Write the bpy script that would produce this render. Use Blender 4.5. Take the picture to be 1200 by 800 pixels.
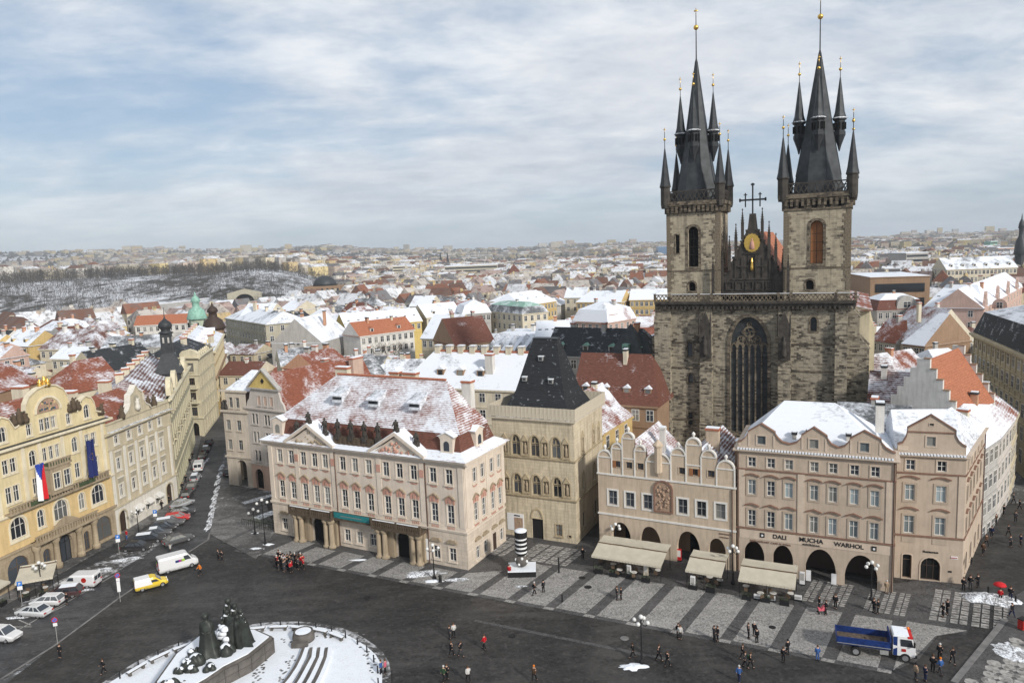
import bpy, bmesh, math, random
from mathutils import Vector, Matrix
from mathutils.geometry import delaunay_2d_cdt
PI = math.pi
R = math.radians
for o in list(bpy.data.objects): bpy.data.objects.remove(o)
SC = bpy.context.scene
COL = SC.collection
random.seed(7)

# ------------------------------------------------------------------ camera
FPX, HY, ROLL, EYE = 860.0, 292.0, 2.3, 44.0       # focal length in pixels of a 1200 px wide picture
pitch = math.atan((400 - HY) / FPX)
FW = Vector((0, math.cos(pitch), -math.sin(pitch)))
_up = Vector((0, math.sin(pitch), math.cos(pitch)))
_r = R(ROLL)
RT = Vector((1, 0, 0)) * math.cos(_r) - _up * math.sin(_r)
UP = _up * math.cos(_r) + Vector((1, 0, 0)) * math.sin(_r)
EYEP = Vector((0, 0, EYE))
cam = bpy.data.cameras.new('camera')
cam.sensor_fit = 'HORIZONTAL'; cam.sensor_width = 36; cam.lens = FPX / 1200 * 36
cam.clip_start = 1; cam.clip_end = 30000
cob = bpy.data.objects.new('camera', cam); COL.objects.link(cob)
cob.matrix_world = Matrix(((RT.x, UP.x, -FW.x, 0), (RT.y, UP.y, -FW.y, 0), (RT.z, UP.z, -FW.z, EYE), (0, 0, 0, 1)))
SC.camera = cob

# ------------------------------------------------------------------ sky, sun, exposure
SUN_AZ, SUN_EL = 143.0, 28.0       # clockwise from +Y (the view), degrees
W = bpy.data.worlds.new('World'); SC.world = W; W.use_nodes = True
nt = W.node_tree; nt.nodes.clear()
def wn(t, **k):
    n = nt.nodes.new(t)
    for a, b in k.items(): setattr(n, a, b)
    return n
sky = wn('ShaderNodeTexSky', sky_type='NISHITA', sun_disc=False)
sky.sun_elevation = R(SUN_EL); sky.sun_rotation = R(SUN_AZ); sky.altitude = 230; sky.air_density = 1.0; sky.dust_density = 1.2
tc = wn('ShaderNodeTexCoord'); sx = wn('ShaderNodeSeparateXYZ'); nt.links.new(tc.outputs['Generated'], sx.inputs[0])
def wmath(op, a, b=None, clamp=False):
    n = wn('ShaderNodeMath', operation=op); n.use_clamp = clamp
    for i, v in enumerate((a, b)):
        if v is None: continue
        if isinstance(v, (int, float)): n.inputs[i].default_value = v
        else: nt.links.new(v, n.inputs[i])
    return n.outputs[0]
zc = wmath('ADD', wmath('MAXIMUM', sx.outputs[2], 0.0), 0.20)
cu = wmath('DIVIDE', sx.outputs[0], zc); cv = wmath('DIVIDE', sx.outputs[1], zc)
cxyz = wn('ShaderNodeCombineXYZ'); nt.links.new(cu, cxyz.inputs[0]); nt.links.new(cv, cxyz.inputs[1])
def wnoise(scale, detail, rough, off, sc=(1, 1, 1), dist=0.0):
    mp = wn('ShaderNodeMapping'); mp.inputs['Location'].default_value = off; mp.inputs['Scale'].default_value = sc
    mp.inputs['Rotation'].default_value = (0, 0, R(-18))
    nt.links.new(cxyz.outputs[0], mp.inputs[0])
    n = wn('ShaderNodeTexNoise'); n.inputs['Scale'].default_value = scale; n.inputs['Detail'].default_value = detail
    n.inputs['Roughness'].default_value = rough; n.inputs['Distortion'].default_value = dist
    nt.links.new(mp.outputs[0], n.inputs['Vector']); return n.outputs[0]
n1 = wnoise(0.85, 9, 0.58, (3.1, 1.7, 0), (0.85, 1.0, 1), 0.15)
n2 = wnoise(3.2, 8, 0.62, (9.3, 4.2, 0), (0.8, 1.2, 1), 0.2)
n3 = wnoise(0.6, 6, 0.55, (1.3, 7.2, 0), (0.8, 1.0, 1))
dens = wmath('ADD', wmath('MULTIPLY', n1, 0.75), wmath('MULTIPLY', n2, 0.25))
rmp = wn('ShaderNodeMapRange'); rmp.inputs['From Min'].default_value = 0.33; rmp.inputs['From Max'].default_value = 0.56
rmp.interpolation_type = 'SMOOTHSTEP'
nt.links.new(dens, rmp.inputs['Value'])
shade = wn('ShaderNodeValToRGB')
shade.color_ramp.elements[0].position = 0.38; shade.color_ramp.elements[0].color = (6.9, 7.4, 8.3, 1)
shade.color_ramp.elements[1].position = 0.60; shade.color_ramp.elements[1].color = (11.0, 11.2, 11.5, 1)
nt.links.new(wmath('ADD', wmath('MULTIPLY', n3, 0.55), wmath('MULTIPLY', n2, 0.45)), shade.inputs[0])
clear = wn('ShaderNodeMix', data_type='RGBA')        # milky winter blue between the clouds
clear.inputs['Factor'].default_value = 0.55
nt.links.new(sky.outputs[0], clear.inputs['A']); clear.inputs['B'].default_value = (5.4, 7.2, 9.6, 1)
mixc = wn('ShaderNodeMix', data_type='RGBA')
lowf = wn('ShaderNodeMapRange'); lowf.interpolation_type = 'SMOOTHSTEP'; lowf.inputs['From Min'].default_value = -0.01; lowf.inputs['From Max'].default_value = 0.16; lowf.inputs['To Min'].default_value = 0.25; nt.links.new(wmath('ADD', sx.outputs[2], wmath('MULTIPLY', wmath('SUBTRACT', n1, 0.5), 0.35)), lowf.inputs['Value'])
nt.links.new(wmath('MULTIPLY', wmath('MULTIPLY', rmp.outputs[0], 0.92), lowf.outputs[0]), mixc.inputs['Factor'])
nt.links.new(clear.outputs['Result'], mixc.inputs['A']); nt.links.new(shade.outputs[0], mixc.inputs['B'])
bg = wn('ShaderNodeBackground'); bg.inputs[1].default_value = 0.068
nt.links.new(mixc.outputs['Result'], bg.inputs[0])
wo = wn('ShaderNodeOutputWorld'); nt.links.new(bg.outputs[0], wo.inputs[0])
sl = bpy.data.lights.new('sun', 'SUN'); sl.energy = 3.1; sl.angle = R(5); sl.color = (1.0, 0.955, 0.89)
so = bpy.data.objects.new('sun', sl); COL.objects.link(so)
sd = Vector((math.sin(R(SUN_AZ)) * math.cos(R(SUN_EL)), math.cos(R(SUN_AZ)) * math.cos(R(SUN_EL)), math.sin(R(SUN_EL))))
so.rotation_euler = (-sd).to_track_quat('-Z', 'Y').to_euler(); so.location = (60, -40, 120)
SC.view_settings.view_transform = 'Standard'; SC.view_settings.look = 'None'
SC.view_settings.exposure = 0.32; SC.view_settings.gamma = 1.0; SC.view_settings.use_curve_mapping = False

# ------------------------------------------------------------------ pixel to place
def ray(x, y): return FW + RT * ((x - 600) / FPX) + UP * ((400 - y) / FPX)
def G(x, y, z=0.0):
    d = ray(x, y); t = (z - EYE) / d.z
    return EYEP + d * t
def PROJ(p):
    v = Vector(p) - EYEP; k = FPX / v.dot(FW); return 600 + v.dot(RT) * k, 400 - v.dot(UP) * k
def ZH(g, y):
    lo, hi = -20.0, 160.0
    for _ in range(50):
        m = (lo + hi) / 2
        if PROJ((g[0], g[1], m))[1] > y: lo = m
        else: hi = m
    return lo

# ------------------------------------------------------------------ objects
def tag(o, label, cat, group=None):
    o['label'] = label; o['category'] = cat
    if group: o['group'] = group
    return o
def thing(name, label, cat, loc=(0, 0, 0), rz=0.0, group=None):
    o = bpy.data.objects.new(name, None); COL.objects.link(o); o.empty_display_size = 0.5
    o.location = (loc[0], loc[1], loc[2] if len(loc) > 2 else 0); o.rotation_euler = (0, 0, rz)
    return tag(o, label, cat, group)
def ob(name, mesh, parent=None, loc=(0, 0, 0), rz=0.0, scale=None, color=None):
    o = bpy.data.objects.new(name, mesh); COL.objects.link(o)
    if parent: o.parent = parent
    o.location = loc; o.rotation_euler = (0, 0, rz)
    if scale: o.scale = scale
    if color: o.color = (*color, 1)
    return o
def copy_tree(o, parent=None):
    c = o.copy(); COL.objects.link(c); c.parent = parent
    for ch in o.children: copy_tree(ch, c)
    return c
def recolor(o, col):
    o.color = (*col, 1)

class MB:
    """collects shapes; build() links them as one mesh object"""
    DX = None
    def __init__(s): s.v = []; s.f = []; s.m = []; s.cur = 0; s.smooth = False; s.xf = MB.DX; s.sm = []; s.col = []; s.c = None
    def add(s, vs, fs):
        b = len(s.v)
        if s.xf is not None: vs = [s.xf @ Vector(p) for p in vs]
        s.v.extend(tuple(p) for p in vs)
        for f in fs:
            s.f.append(tuple(i + b for i in f)); s.m.append(s.cur); s.sm.append(s.smooth); s.col.append(s.c)
        return s
    def box(s, x0, x1, y0, y1, z0, z1):
        return s.add([(x0, y0, z0), (x1, y0, z0), (x1, y1, z0), (x0, y1, z0), (x0, y0, z1), (x1, y0, z1), (x1, y1, z1), (x0, y1, z1)],
                     [(3, 2, 1, 0), (4, 5, 6, 7), (0, 1, 5, 4), (1, 2, 6, 5), (2, 3, 7, 6), (3, 0, 4, 7)])
    def cbox(s, cx, cy, cz, w, d, h): return s.box(cx - w/2, cx + w/2, cy - d/2, cy + d/2, cz - h/2, cz + h/2)
    def quad(s, a, b, c, d): return s.add([a, b, c, d], [(0, 1, 2, 3)])
    def tri(s, a, b, c): return s.add([a, b, c], [(0, 1, 2)])
    def poly(s, pts): return s.add(pts, [tuple(range(len(pts)))])
    def slab(s, pts, z0, z1):
        n = len(pts); vs = [(p[0], p[1], z0) for p in pts] + [(p[0], p[1], z1) for p in pts]
        fs = [tuple(range(n - 1, -1, -1)), tuple(range(n, 2 * n))] + [(i, (i + 1) % n, n + (i + 1) % n, n + i) for i in range(n)]
        return s.add(vs, fs)
    def prism(s, pts, y0, y1):          # polygon in x,z (counter-clockwise seen from -y), extruded along y
        n = len(pts); vs = [(p[0], y0, p[1]) for p in pts] + [(p[0], y1, p[1]) for p in pts]
        fs = [tuple(range(n)), tuple(range(2 * n - 1, n - 1, -1))] + [((i + 1) % n, i, n + i, n + (i + 1) % n) for i in range(n)]
        return s.add(vs, fs)
    def prismx(s, pts, x0, x1):         # polygon in y,z extruded along x
        n = len(pts); vs = [(x0, p[0], p[1]) for p in pts] + [(x1, p[0], p[1]) for p in pts]
        fs = [tuple(range(n)), tuple(range(2 * n - 1, n - 1, -1))] + [((i + 1) % n, i, n + i, n + (i + 1) % n) for i in range(n)]
        return s.add(vs, fs)
    def tube(s, p0, p1, r0, r1=None, n=6):
        if r1 is None: r1 = r0
        p0, p1 = Vector(p0), Vector(p1); d = (p1 - p0).normalized()
        a = d.orthogonal().normalized(); b = d.cross(a)
        vs = [p0 + (a * math.cos(2*PI*i/n) + b * math.sin(2*PI*i/n)) * r0 for i in range(n)] + \
             [p1 + (a * math.cos(2*PI*i/n) + b * math.sin(2*PI*i/n)) * r1 for i in range(n)]
        return s.add(vs, [(i, (i+1) % n, n + (i+1) % n, n + i) for i in range(n)] + [tuple(range(n-1, -1, -1)), tuple(range(n, 2*n))])
    def lathe(s, prof, cx=0, cy=0, n=12, rot=0.0, sx=1.0, sy=1.0):
        vs = []
        for r, z in prof:
            for i in range(n):
                a = rot + 2*PI*i/n; vs.append((cx + r*sx*math.cos(a), cy + r*sy*math.sin(a), z))
        k = len(prof); fs = []
        for j in range(k - 1):
            for i in range(n): fs.append((j*n + i, j*n + (i+1) % n, (j+1)*n + (i+1) % n, (j+1)*n + i))
        fs.append(tuple(range(n-1, -1, -1))); fs.append(tuple((k-1)*n + i for i in range(n)))
        return s.add(vs, fs)
    def loft(s, loops, cap=True):
        n = len(loops[0]); vs = [p for l in loops for p in l]; fs = []
        for j in range(len(loops) - 1):
            for i in range(n): fs.append((j*n + i, j*n + (i+1) % n, (j+1)*n + (i+1) % n, (j+1)*n + i))
        if cap: fs.append(tuple(range(n-1, -1, -1))); fs.append(tuple((len(loops)-1)*n + i for i in range(n)))
        return s.add(vs, fs)
    def ball(s, c, r, n=8, m=5, sz=1.0):
        prof = [(max(r*math.sin(PI*j/m), 0.001), c[2] - r*sz*math.cos(PI*j/m)) for j in range(m + 1)]
        return s.lathe(prof, c[0], c[1], n)
    def holed(s, outline, holes, fr, depth=0.3):
        """polygon in (u,z) with holes, mapped by fr(u, inward, z); reveals run inwards by depth"""
        pts = [Vector(p) for p in outline]; edges = [(i, (i+1) % len(outline)) for i in range(len(outline))]
        for h in holes:
            b = len(pts); pts += [Vector(p) for p in h]; edges += [(b + i, b + (i+1) % len(h)) for i in range(len(h))]
        vs, es, fs, *_ = delaunay_2d_cdt(pts, edges, [], 0, 1e-5)
        def inside(p, poly):
            r = False; n = len(poly)
            for i in range(n):
                x0, y0 = poly[i]; x1, y1 = poly[(i+1) % n]
                if (y0 > p[1]) != (y1 > p[1]) and p[0] < (x1-x0)*(p[1]-y0)/(y1-y0) + x0: r = not r
            return r
        bbs = [(min(p[0] for p in h), max(p[0] for p in h), min(p[1] for p in h), max(p[1] for p in h), h) for h in holes]
        out = []
        for f in fs:
            c = (sum(vs[i][0] for i in f)/len(f), sum(vs[i][1] for i in f)/len(f))
            if not inside(c, outline): continue
            if any(a < c[0] < b and cc < c[1] < d and inside(c, h) for a, b, cc, d, h in bbs): continue
            a0 = sum(vs[f[k]][0]*vs[f[(k+1) % len(f)]][1] - vs[f[(k+1) % len(f)]][0]*vs[f[k]][1] for k in range(len(f)))
            out.append(tuple(f) if a0 > 0 else tuple(reversed(f)))
        s.add([fr(v[0], 0, v[1]) for v in vs], out)
        for h in holes:
            n = len(h); a0 = sum(h[k][0]*h[(k+1) % n][1] - h[(k+1) % n][0]*h[k][1] for k in range(n))
            hh = h if a0 > 0 else h[::-1]
            s.add([fr(p[0], 0, p[1]) for p in hh] + [fr(p[0], depth, p[1]) for p in hh],
                  [(i, (i+1) % n, n + (i+1) % n, n + i) for i in range(n)])
        return s
    def mesh(s, name, mats):
        me = bpy.data.meshes.new(name); me.from_pydata(s.v, [], s.f)
        if not isinstance(mats, (list, tuple)): mats = [mats]
        for m in mats: me.materials.append(MAT[m] if isinstance(m, str) else m)
        if len(mats) > 1: me.polygons.foreach_set('material_index', s.m)
        if any(s.sm): me.polygons.foreach_set('use_smooth', s.sm)
        if any(c is not None for c in s.col):
            at = me.color_attributes.new('Col', 'FLOAT_COLOR', 'CORNER'); buf = []
            for f, c in zip(s.f, s.col): buf += list((*(c or (1, 1, 1)), 1)) * len(f)
            at.data.foreach_set('color', buf)
        me.update(); return me
    def build(s, name, mats, parent=None, **k): return ob(name, s.mesh(name, mats), parent, **k)
def struct(name, mb, mat):
    o = mb.build(name, mat); o['kind'] = 'structure'; return o
# ------------------------------------------------------------------ materials (all procedural)
MAT = {}
class NG:
    def __init__(s, name):
        s.m = bpy.data.materials.new(name); s.m.use_nodes = True; s.t = s.m.node_tree; s.t.nodes.clear()
        s.out = s.t.nodes.new('ShaderNodeOutputMaterial'); s.b = s.t.nodes.new('ShaderNodeBsdfPrincipled')
        s.t.links.new(s.b.outputs[0], s.out.inputs[0]); MAT[name] = s.m
        s.b.inputs['Specular IOR Level'].default_value = 0.3
    def n(s, t, **k):
        n = s.t.nodes.new(t)
        for a, b in k.items():
            if a in n.inputs: n.inputs[a].default_value = b
            else: setattr(n, a, b)
        return n
    def l(s, a, b): s.t.links.new(a, b)
    def set(s, sock, v):
        if isinstance(v, (int, float)): sock.default_value = v
        elif isinstance(v, (tuple, list)): sock.default_value = (*v, 1) if len(v) == 3 else v
        else: s.l(v, sock)
    def math(s, op, a, b=0.0, clamp=False):
        n = s.n('ShaderNodeMath', operation=op); n.use_clamp = clamp; s.set(n.inputs[0], a); s.set(n.inputs[1], b); return n.outputs[0]
    def obj(s): return s.n('ShaderNodeTexCoord').outputs['Object']
    def noise(s, vec, scale, detail=4, rough=.55, dist=0.0):
        n = s.n('ShaderNodeTexNoise', Scale=scale, Detail=detail, Roughness=rough, Distortion=dist); s.l(vec, n.inputs['Vector']); return n.outputs[0]
    def map(s, vec, sc=(1, 1, 1), rot=(0, 0, 0), loc=(0, 0, 0)):
        n = s.n('ShaderNodeMapping', Scale=sc, Rotation=rot, Location=loc); s.l(vec, n.inputs[0]); return n.outputs[0]
    def mix(s, f, a, b, blend='MIX'):
        n = s.n('ShaderNodeMix', data_type='RGBA', blend_type=blend); s.set(n.inputs['Factor'], f); s.set(n.inputs['A'], a); s.set(n.inputs['B'], b); return n.outputs['Result']
    def rng(s, v, a, b, c=0.0, d=1.0, smooth=False):
        n = s.n('ShaderNodeMapRange', **{'From Min': a, 'From Max': b, 'To Min': c, 'To Max': d})
        if smooth: n.interpolation_type = 'SMOOTHSTEP'
        s.l(v, n.inputs['Value']); return n.outputs[0]
    def bump(s, h, strength=.3, dist=.05):
        n = s.n('ShaderNodeBump', Strength=strength, Distance=dist); s.l(h, n.inputs['Height']); s.l(n.outputs[0], s.b.inputs['Normal'])
    def done(s, color, rough=.8, metal=0.0, spec=None):
        s.set(s.b.inputs['Base Color'], color); s.set(s.b.inputs['Roughness'], rough); s.b.inputs['Metallic'].default_value = metal
        if spec is not None: s.b.inputs['Specular IOR Level'].default_value = spec
        return s.m
def dk(c, k): return tuple(min(1, x * k) for x in c)
def plain(name, c, rough=.7, metal=0.0, var=.10, scale=3.0, spec=None):
    g = NG(name); n = g.noise(g.obj(), scale, 4)
    return g.done(g.mix(g.rng(n, .3, .7), dk(c, 1 - var), dk(c, 1 + var)), rough, metal, spec)
def plaster(name, c, stain=.35, blocks=None):
    """painted render with weathering streaks; optional rusticated joints"""
    g = NG(name); o = g.obj()
    a = g.noise(o, .35, 5, .6); b = g.noise(g.map(o, (2.2, 2.2, .25)), 1.0, 5, .65); f = g.noise(o, 6, 3)
    col = g.mix(g.rng(a, .35, .7), dk(c, 1.08), dk(c, .88))
    col = g.mix(g.math('MULTIPLY', g.rng(b, .46, .74), min(1, stain*1.35)), col, dk((c[0]*.8, c[1]*.78, c[2]*.75), .55))
    col = g.mix(g.math('MULTIPLY', g.rng(f, .4, .7), .18), col, dk(c, .72))
    col = g.mix(g.math('MULTIPLY', g.rng(g.noise(o, 1.3, 6, .7), .5, .7), .30), col, dk(c, .66))
    h = f
    if blocks:
        sx = g.n('ShaderNodeSeparateXYZ'); g.l(o, sx.inputs[0])
        v = g.n('ShaderNodeCombineXYZ'); g.l(g.math('ADD', sx.outputs[0], sx.outputs[1]), v.inputs[0]); g.l(sx.outputs[2], v.inputs[1])
        br = g.n('ShaderNodeTexBrick', Scale=1.0); g.l(v.outputs[0], br.inputs['Vector'])
        br.inputs['Mortar Size'].default_value = .02; br.inputs['Brick Width'].default_value = blocks[0]; br.inputs['Row Height'].default_value = blocks[1]
        br.inputs['Color1'].default_value = (1, 1, 1, 1); br.inputs['Color2'].default_value = (.88, .88, .88, 1); br.inputs['Mortar'].default_value = (.72, .72, .72, 1)
        col = g.mix(1.0, col, br.outputs['Color'], 'MULTIPLY')
    g.bump(h, .25, .03)
    return g.done(col, .9, spec=.15)
def church_stone(name, tan=(.40, .32, .21), black=(.055, .047, .040), amount=.5, bw=.78, bh=.31):
    g = NG(name); o = g.obj()
    sx = g.n('ShaderNodeSeparateXYZ'); g.l(o, sx.inputs[0])
    jit = g.math('MULTIPLY', g.noise(o, 2.5, 2), .12)
    v = g.n('ShaderNodeCombineXYZ'); g.l(g.math('ADD', g.math('ADD', sx.outputs[0], sx.outputs[1]), jit), v.inputs[0]); g.l(g.math('ADD', sx.outputs[2], jit), v.inputs[1])
    br = g.n('ShaderNodeTexBrick', Scale=1.0); g.l(v.outputs[0], br.inputs['Vector'])
    br.inputs['Mortar Size'].default_value = .03; br.inputs['Mortar Smooth'].default_value = .4
    br.inputs['Brick Width'].default_value = bw; br.inputs['Row Height'].default_value = bh; br.inputs['Bias'].default_value = 0
    br.inputs['Color1'].default_value = (0, 0, 0, 1); br.inputs['Color2'].default_value = (1, 1, 1, 1); br.inputs['Mortar'].default_value = (.45, .45, .45, 1)
    big = g.noise(o, .16, 4, .6); mid = g.noise(g.map(o, (1, 1, .6)), .9, 4, .6)
    t = g.math('ADD', g.math('MULTIPLY', br.outputs['Color'], .42), g.math('ADD', g.math('MULTIPLY', big, .75), g.math('MULTIPLY', mid, .45)))
    k = g.rng(t, .95 - amount * .5, 1.22 - amount * .5)
    tanv = g.mix(g.rng(g.noise(o, 1.3, 5), .3, .7), dk(tan, .78), dk(tan, 1.12))
    col = g.mix(k, tanv, black)
    col = g.mix(g.math('MULTIPLY', br.outputs['Fac'], .45), col, dk(tan, .5))
    col = g.mix(g.rng(g.noise(g.map(o, (1.1, 1.1, .10)), 1.0, 5, .65), .5, .72, 0, .6), col, dk(black, 1.1))
    col = g.mix(g.rng(g.noise(o, .45, 4, .6), .5, .75, 0, .5), col, dk(tan, 1.25))
    g.bump(g.math('ADD', g.math('MULTIPLY', br.outputs['Fac'], -1.0), g.math('MULTIPLY', mid, .6)), .55, .10)
    return g.done(col, .95, spec=.1)
def roof(name, c, snow=.5, course=.33, patch=.30, streak=.5, sn=(.73, .76, .81), pw=.9):
    """tiles in courses, half buried in snow that lies in the joints and in wind-blown patches"""
    g = NG(name); o = g.obj()
    sx = g.n('ShaderNodeSeparateXYZ'); g.l(o, sx.inputs[0])
    wob = g.math('MULTIPLY', g.noise(o, 1.2, 3), .16)
    cr = g.math('FRACT', g.math('DIVIDE', g.math('ADD', sx.outputs[2], wob), course))
    edge = g.math('ABSOLUTE', g.math('SUBTRACT', cr, .5))
    a = g.noise(o, patch, 5, .6, .3); b = g.noise(g.map(o, (1, 1, 2.5)), 1.7, 5, .7); f = g.noise(o, 14, 2)
    t = g.math('ADD', g.math('ADD', g.math('MULTIPLY', a, pw), g.math('MULTIPLY', b, .45)), g.math('MULTIPLY', edge, .42 * streak))
    t = g.math('ADD', t, g.math('MULTIPLY', f, .12))
    c0 = 1.17 - snow * .62 - .5 * (.9 - pw)
    k = g.rng(t, c0 - .09, c0 + .13)
    tile = g.mix(g.rng(b, .3, .7), dk(c, .62), dk(c, 1.2))
    tile = g.mix(g.rng(edge, .38, .5, 0, .6), tile, dk(c, .45))
    snc = g.mix(g.rng(b, .3, .75), dk(sn, .93), sn)
    g.bump(g.math('ADD', g.math('MULTIPLY', edge, .4), g.math('MULTIPLY', k, .6)), .5, .08)
    return g.done(g.mix(k, tile, snc), .8, spec=.2)
def glass(name, c, rough=.12):
    g = NG(name); n = g.noise(g.n('ShaderNodeObjectInfo').outputs['Location'], 3.7, 0)
    q = g.noise(g.map(g.n('ShaderNodeObjectInfo').outputs['Location'], (1, 1, 1), (0, 0, 0), (7, 3, 5)), 2.9, 0); return g.done(g.mix(g.rng(q, .60, .64), g.mix(g.rng(n, .3, .7), dk(c, .5), dk(c, 1.9)), (.20, .20, .185)), rough, spec=.6)
def objcol(name, rough=.6, metal=0.0, spec=None):
    g = NG(name); oi = g.n('ShaderNodeObjectInfo'); n = g.noise(g.obj(), 7, 3)
    return g.done(g.mix(g.rng(n, .3, .7, 0, .35), oi.outputs['Color'], dk((.3, .3, .3), .1)), rough, metal, spec)
objcol('cloth', .9, spec=.1)
def carpaint():
    g = NG('paint'); oi = g.n('ShaderNodeObjectInfo')
    n = g.noise(g.obj(), 2.2, 4); sxx = g.n('ShaderNodeSeparateXYZ'); g.l(g.obj(), sxx.inputs[0])
    d = g.math('MULTIPLY', g.rng(sxx.outputs[2], .75, .2), g.rng(n, .35, .7, .3, .9))
    return g.done(g.mix(d, oi.outputs['Color'], (.10, .095, .09)), g.rng(n, .3, .7, .25, .4), .0, .5)
carpaint()
def vcol(name, rough=.85):
    g = NG(name); a = g.n('ShaderNodeVertexColor', layer_name='Col'); n = g.noise(g.n('ShaderNodeNewGeometry').outputs['Position'], .15, 4)
    pp = g.n('ShaderNodeNewGeometry').outputs['Position']; q = g.noise(pp, .33, 5, .7); w = g.mix(g.rng(n, .3, .7, 0, .35), a.outputs[0], (.2, .19, .17)); return g.done(g.mix(g.rng(q, .5, .62, 0, .8), w, g.mix(g.rng(n, .4, .6), (.14, .075, .055), (.12, .12, .125))), rough, spec=.1)
vcol('vcol')
# walls
plaster('w_kinsky', (.60, .52, .435), .25); plaster('w_kinsky_trim', (.62, .54, .45), .2); plaster('stucco_pink', (.48, .27, .21), .3)
plaster('w_kinsky_base', (.58, .50, .41), .3, (1.5, .55))
plaster('sandstone', (.33, .265, .185), .55); plaster('sandstone_dark', (.10, .075, .052), .6)
plaster('w_bell', (.58, .50, .365), .65, (1.1, .5)); plaster('bell_trim', (.40, .33, .22), .5); plaster('bell_boards', (.52, .46, .36), .35)
plaster('w_school', (.50, .405, .305), .4); plaster('white_trim', (.66, .64, .60), .2); plaster('relief', (.36, .25, .18), .5)
plaster('w_east', (.455, .37, .29), .25); plaster('east_trim', (.53, .435, .345), .2); plaster('east_brown', (.22, .13, .095), .3); plaster('east_gray', (.40, .33, .26), .2)
plaster('w_min', (.63, .53, .32), .3); plaster('w_min_cream', (.67, .60, .45), .3); plaster('w_min_orange', (.60, .445, .225), .3); plaster('w_min_base', (.36, .29, .20), .4, (1.3, .5))
plaster('w_m2', (.50, .44, .32), .35); plaster('w_m2_white', (.66, .63, .56), .3); plaster('w_m2_gray', (.36, .325, .255), .3)
plaster('w_m3', (.44, .42, .30), .4); plaster('w_m4', (.60, .54, .39), .35); plaster('w_m5', (.58, .43, .20), .4)
plaster('w_pale', (.40, .37, .29), .4); plaster('w_k0', (.52, .46, .385), .35); plaster('w_k1', (.50, .46, .42), .3); plaster('w_k1_pink', (.50, .36, .29), .3); plaster('w_yellow', (.58, .44, .16), .3)
plaster('w_ochre', (.52, .38, .17), .3); plaster('w_cream', (.60, .54, .42), .35); plaster('w_gray', (.40, .385, .36), .35); plaster('w_white', (.62, .60, .56), .35); plaster('w_pink', (.52, .37, .31), .3)
plaster('w_office', (.50, .44, .31), .35, (2.0, .6)); plaster('w_green', (.38, .42, .33), .3); plaster('w_brown', (.30, .20, .13), .3); plaster('w_salmon', (.50, .28, .18), .3)
church_stone('church', tan=(.335, .295, .225), amount=.40); church_stone('church_dark', tan=(.20, .165, .12), amount=.55); church_stone('church_light', tan=(.38, .33, .245), amount=.20, bw=1.0, bh=.36)
plain('church_black', (.048, .042, .036), .9, var=.4, scale=1.2)
plain('slate', (.030, .033, .036), .55, var=.35, scale=1.2); plain('lead', (.040, .044, .047), .5, .2, var=.35, scale=.9); plain('gold', (.75, .48, .12), .3, .9); plain('iron', (.018, .018, .019), .55, .3)
plain('copper', (.22, .40, .32), .6, var=.25, scale=1.0)
# roofs
RED, BROWN = (.235, .082, .05), (.13, .055, .04)
roof('r_kinsky', RED, .68, .24, .3, .75, pw=.6); roof('r_kinsky_hip', RED, .50, .30, .22, .8); roof('r_eave', RED, .95, .3, .3, .4)
roof('r_red0', (.150, .063, .045), .26); roof('r_red1', RED, .46, .26, .25); roof('r_red2', RED, .70, .24, .25, .4); roof('r_red3', RED, .92, .4, .12, .3)
roof('r_orange', (.38, .145, .08), .08); roof('r_brown1', BROWN, .52, .30, .3, .9); roof('r_slate1', (.035, .038, .042), .38, .5, .5, .3); roof('r_slate3', (.05, .052, .056), .86, .5, .15, .2)
roof('r_gray2', (.12, .125, .13), .6, .5, .2, .2); roof('r_white', (.10, .09, .085), .99, .5, .14, .1); roof('r_belltower', (.026, .028, .031), .33, .5, 1.3, .1); roof('r_copper', (.25, .42, .34), .45)
roof('r_white2', (.07, .07, .075), .965, .6, .16, .15)
def snowmat(name, dirt=.15, c=(.82, .85, .89)):
    g = NG(name); o = g.obj(); a = g.noise(o, .8, 6, .65); b = g.noise(o, 5, 4, .6)
    col = g.mix(g.rng(g.math('ADD', g.math('MULTIPLY', b, .6), g.math('MULTIPLY', a, .4)), .44 if dirt > .5 else .5, .56 if dirt > .5 else .75, 0, dirt), c, (.13, .125, .12) if dirt > .5 else (.33, .31, .29)); g.bump(g.math('ADD', a, g.math('MULTIPLY', b, .4)), .5, .12)
    return g.done(g.mix(g.rng(a, .3, .7), dk(c, .94), c), .75, spec=.25) if dirt == 0 else g.done(col, .75, spec=.25)
snowmat('snow', .12, (.76, .79, .83)); snowmat('snow_dirty', .9); snowmat('snow_trod', .45, (.74, .77, .81))
# glass and small stuff
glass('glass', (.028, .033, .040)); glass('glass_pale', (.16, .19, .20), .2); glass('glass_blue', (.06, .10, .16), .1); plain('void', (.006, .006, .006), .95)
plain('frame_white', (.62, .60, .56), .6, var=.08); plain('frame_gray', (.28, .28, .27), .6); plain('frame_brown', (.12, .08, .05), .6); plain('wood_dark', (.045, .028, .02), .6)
plain('rust_wood', (.26, .11, .045), .7)
plain('canvas', (.46, .42, .335), .85, var=.08, scale=1.0); plain('canvas_white', (.62, .60, .56), .85); plain('dark_cloth', (.02, .02, .022), .8)
plain('rubber', (.012, .012, .012), .8); plain('rim', (.40, .40, .41), .35, .7); plain('chrome', (.5, .5, .5), .2, .8); plain('lamp_red', (.35, .02, .015), .3); plain('lamp_white', (.7, .7, .68), .2)
plain('globe', (.62, .62, .60), .25, var=.03); plain('pipe', (.10, .055, .04), .5); plain('sign_white', (.70, .70, .70), .5, var=.04); plain('sign_blue', (.03, .16, .50), .4); plain('sign_red', (.50, .02, .02), .4)
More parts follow.
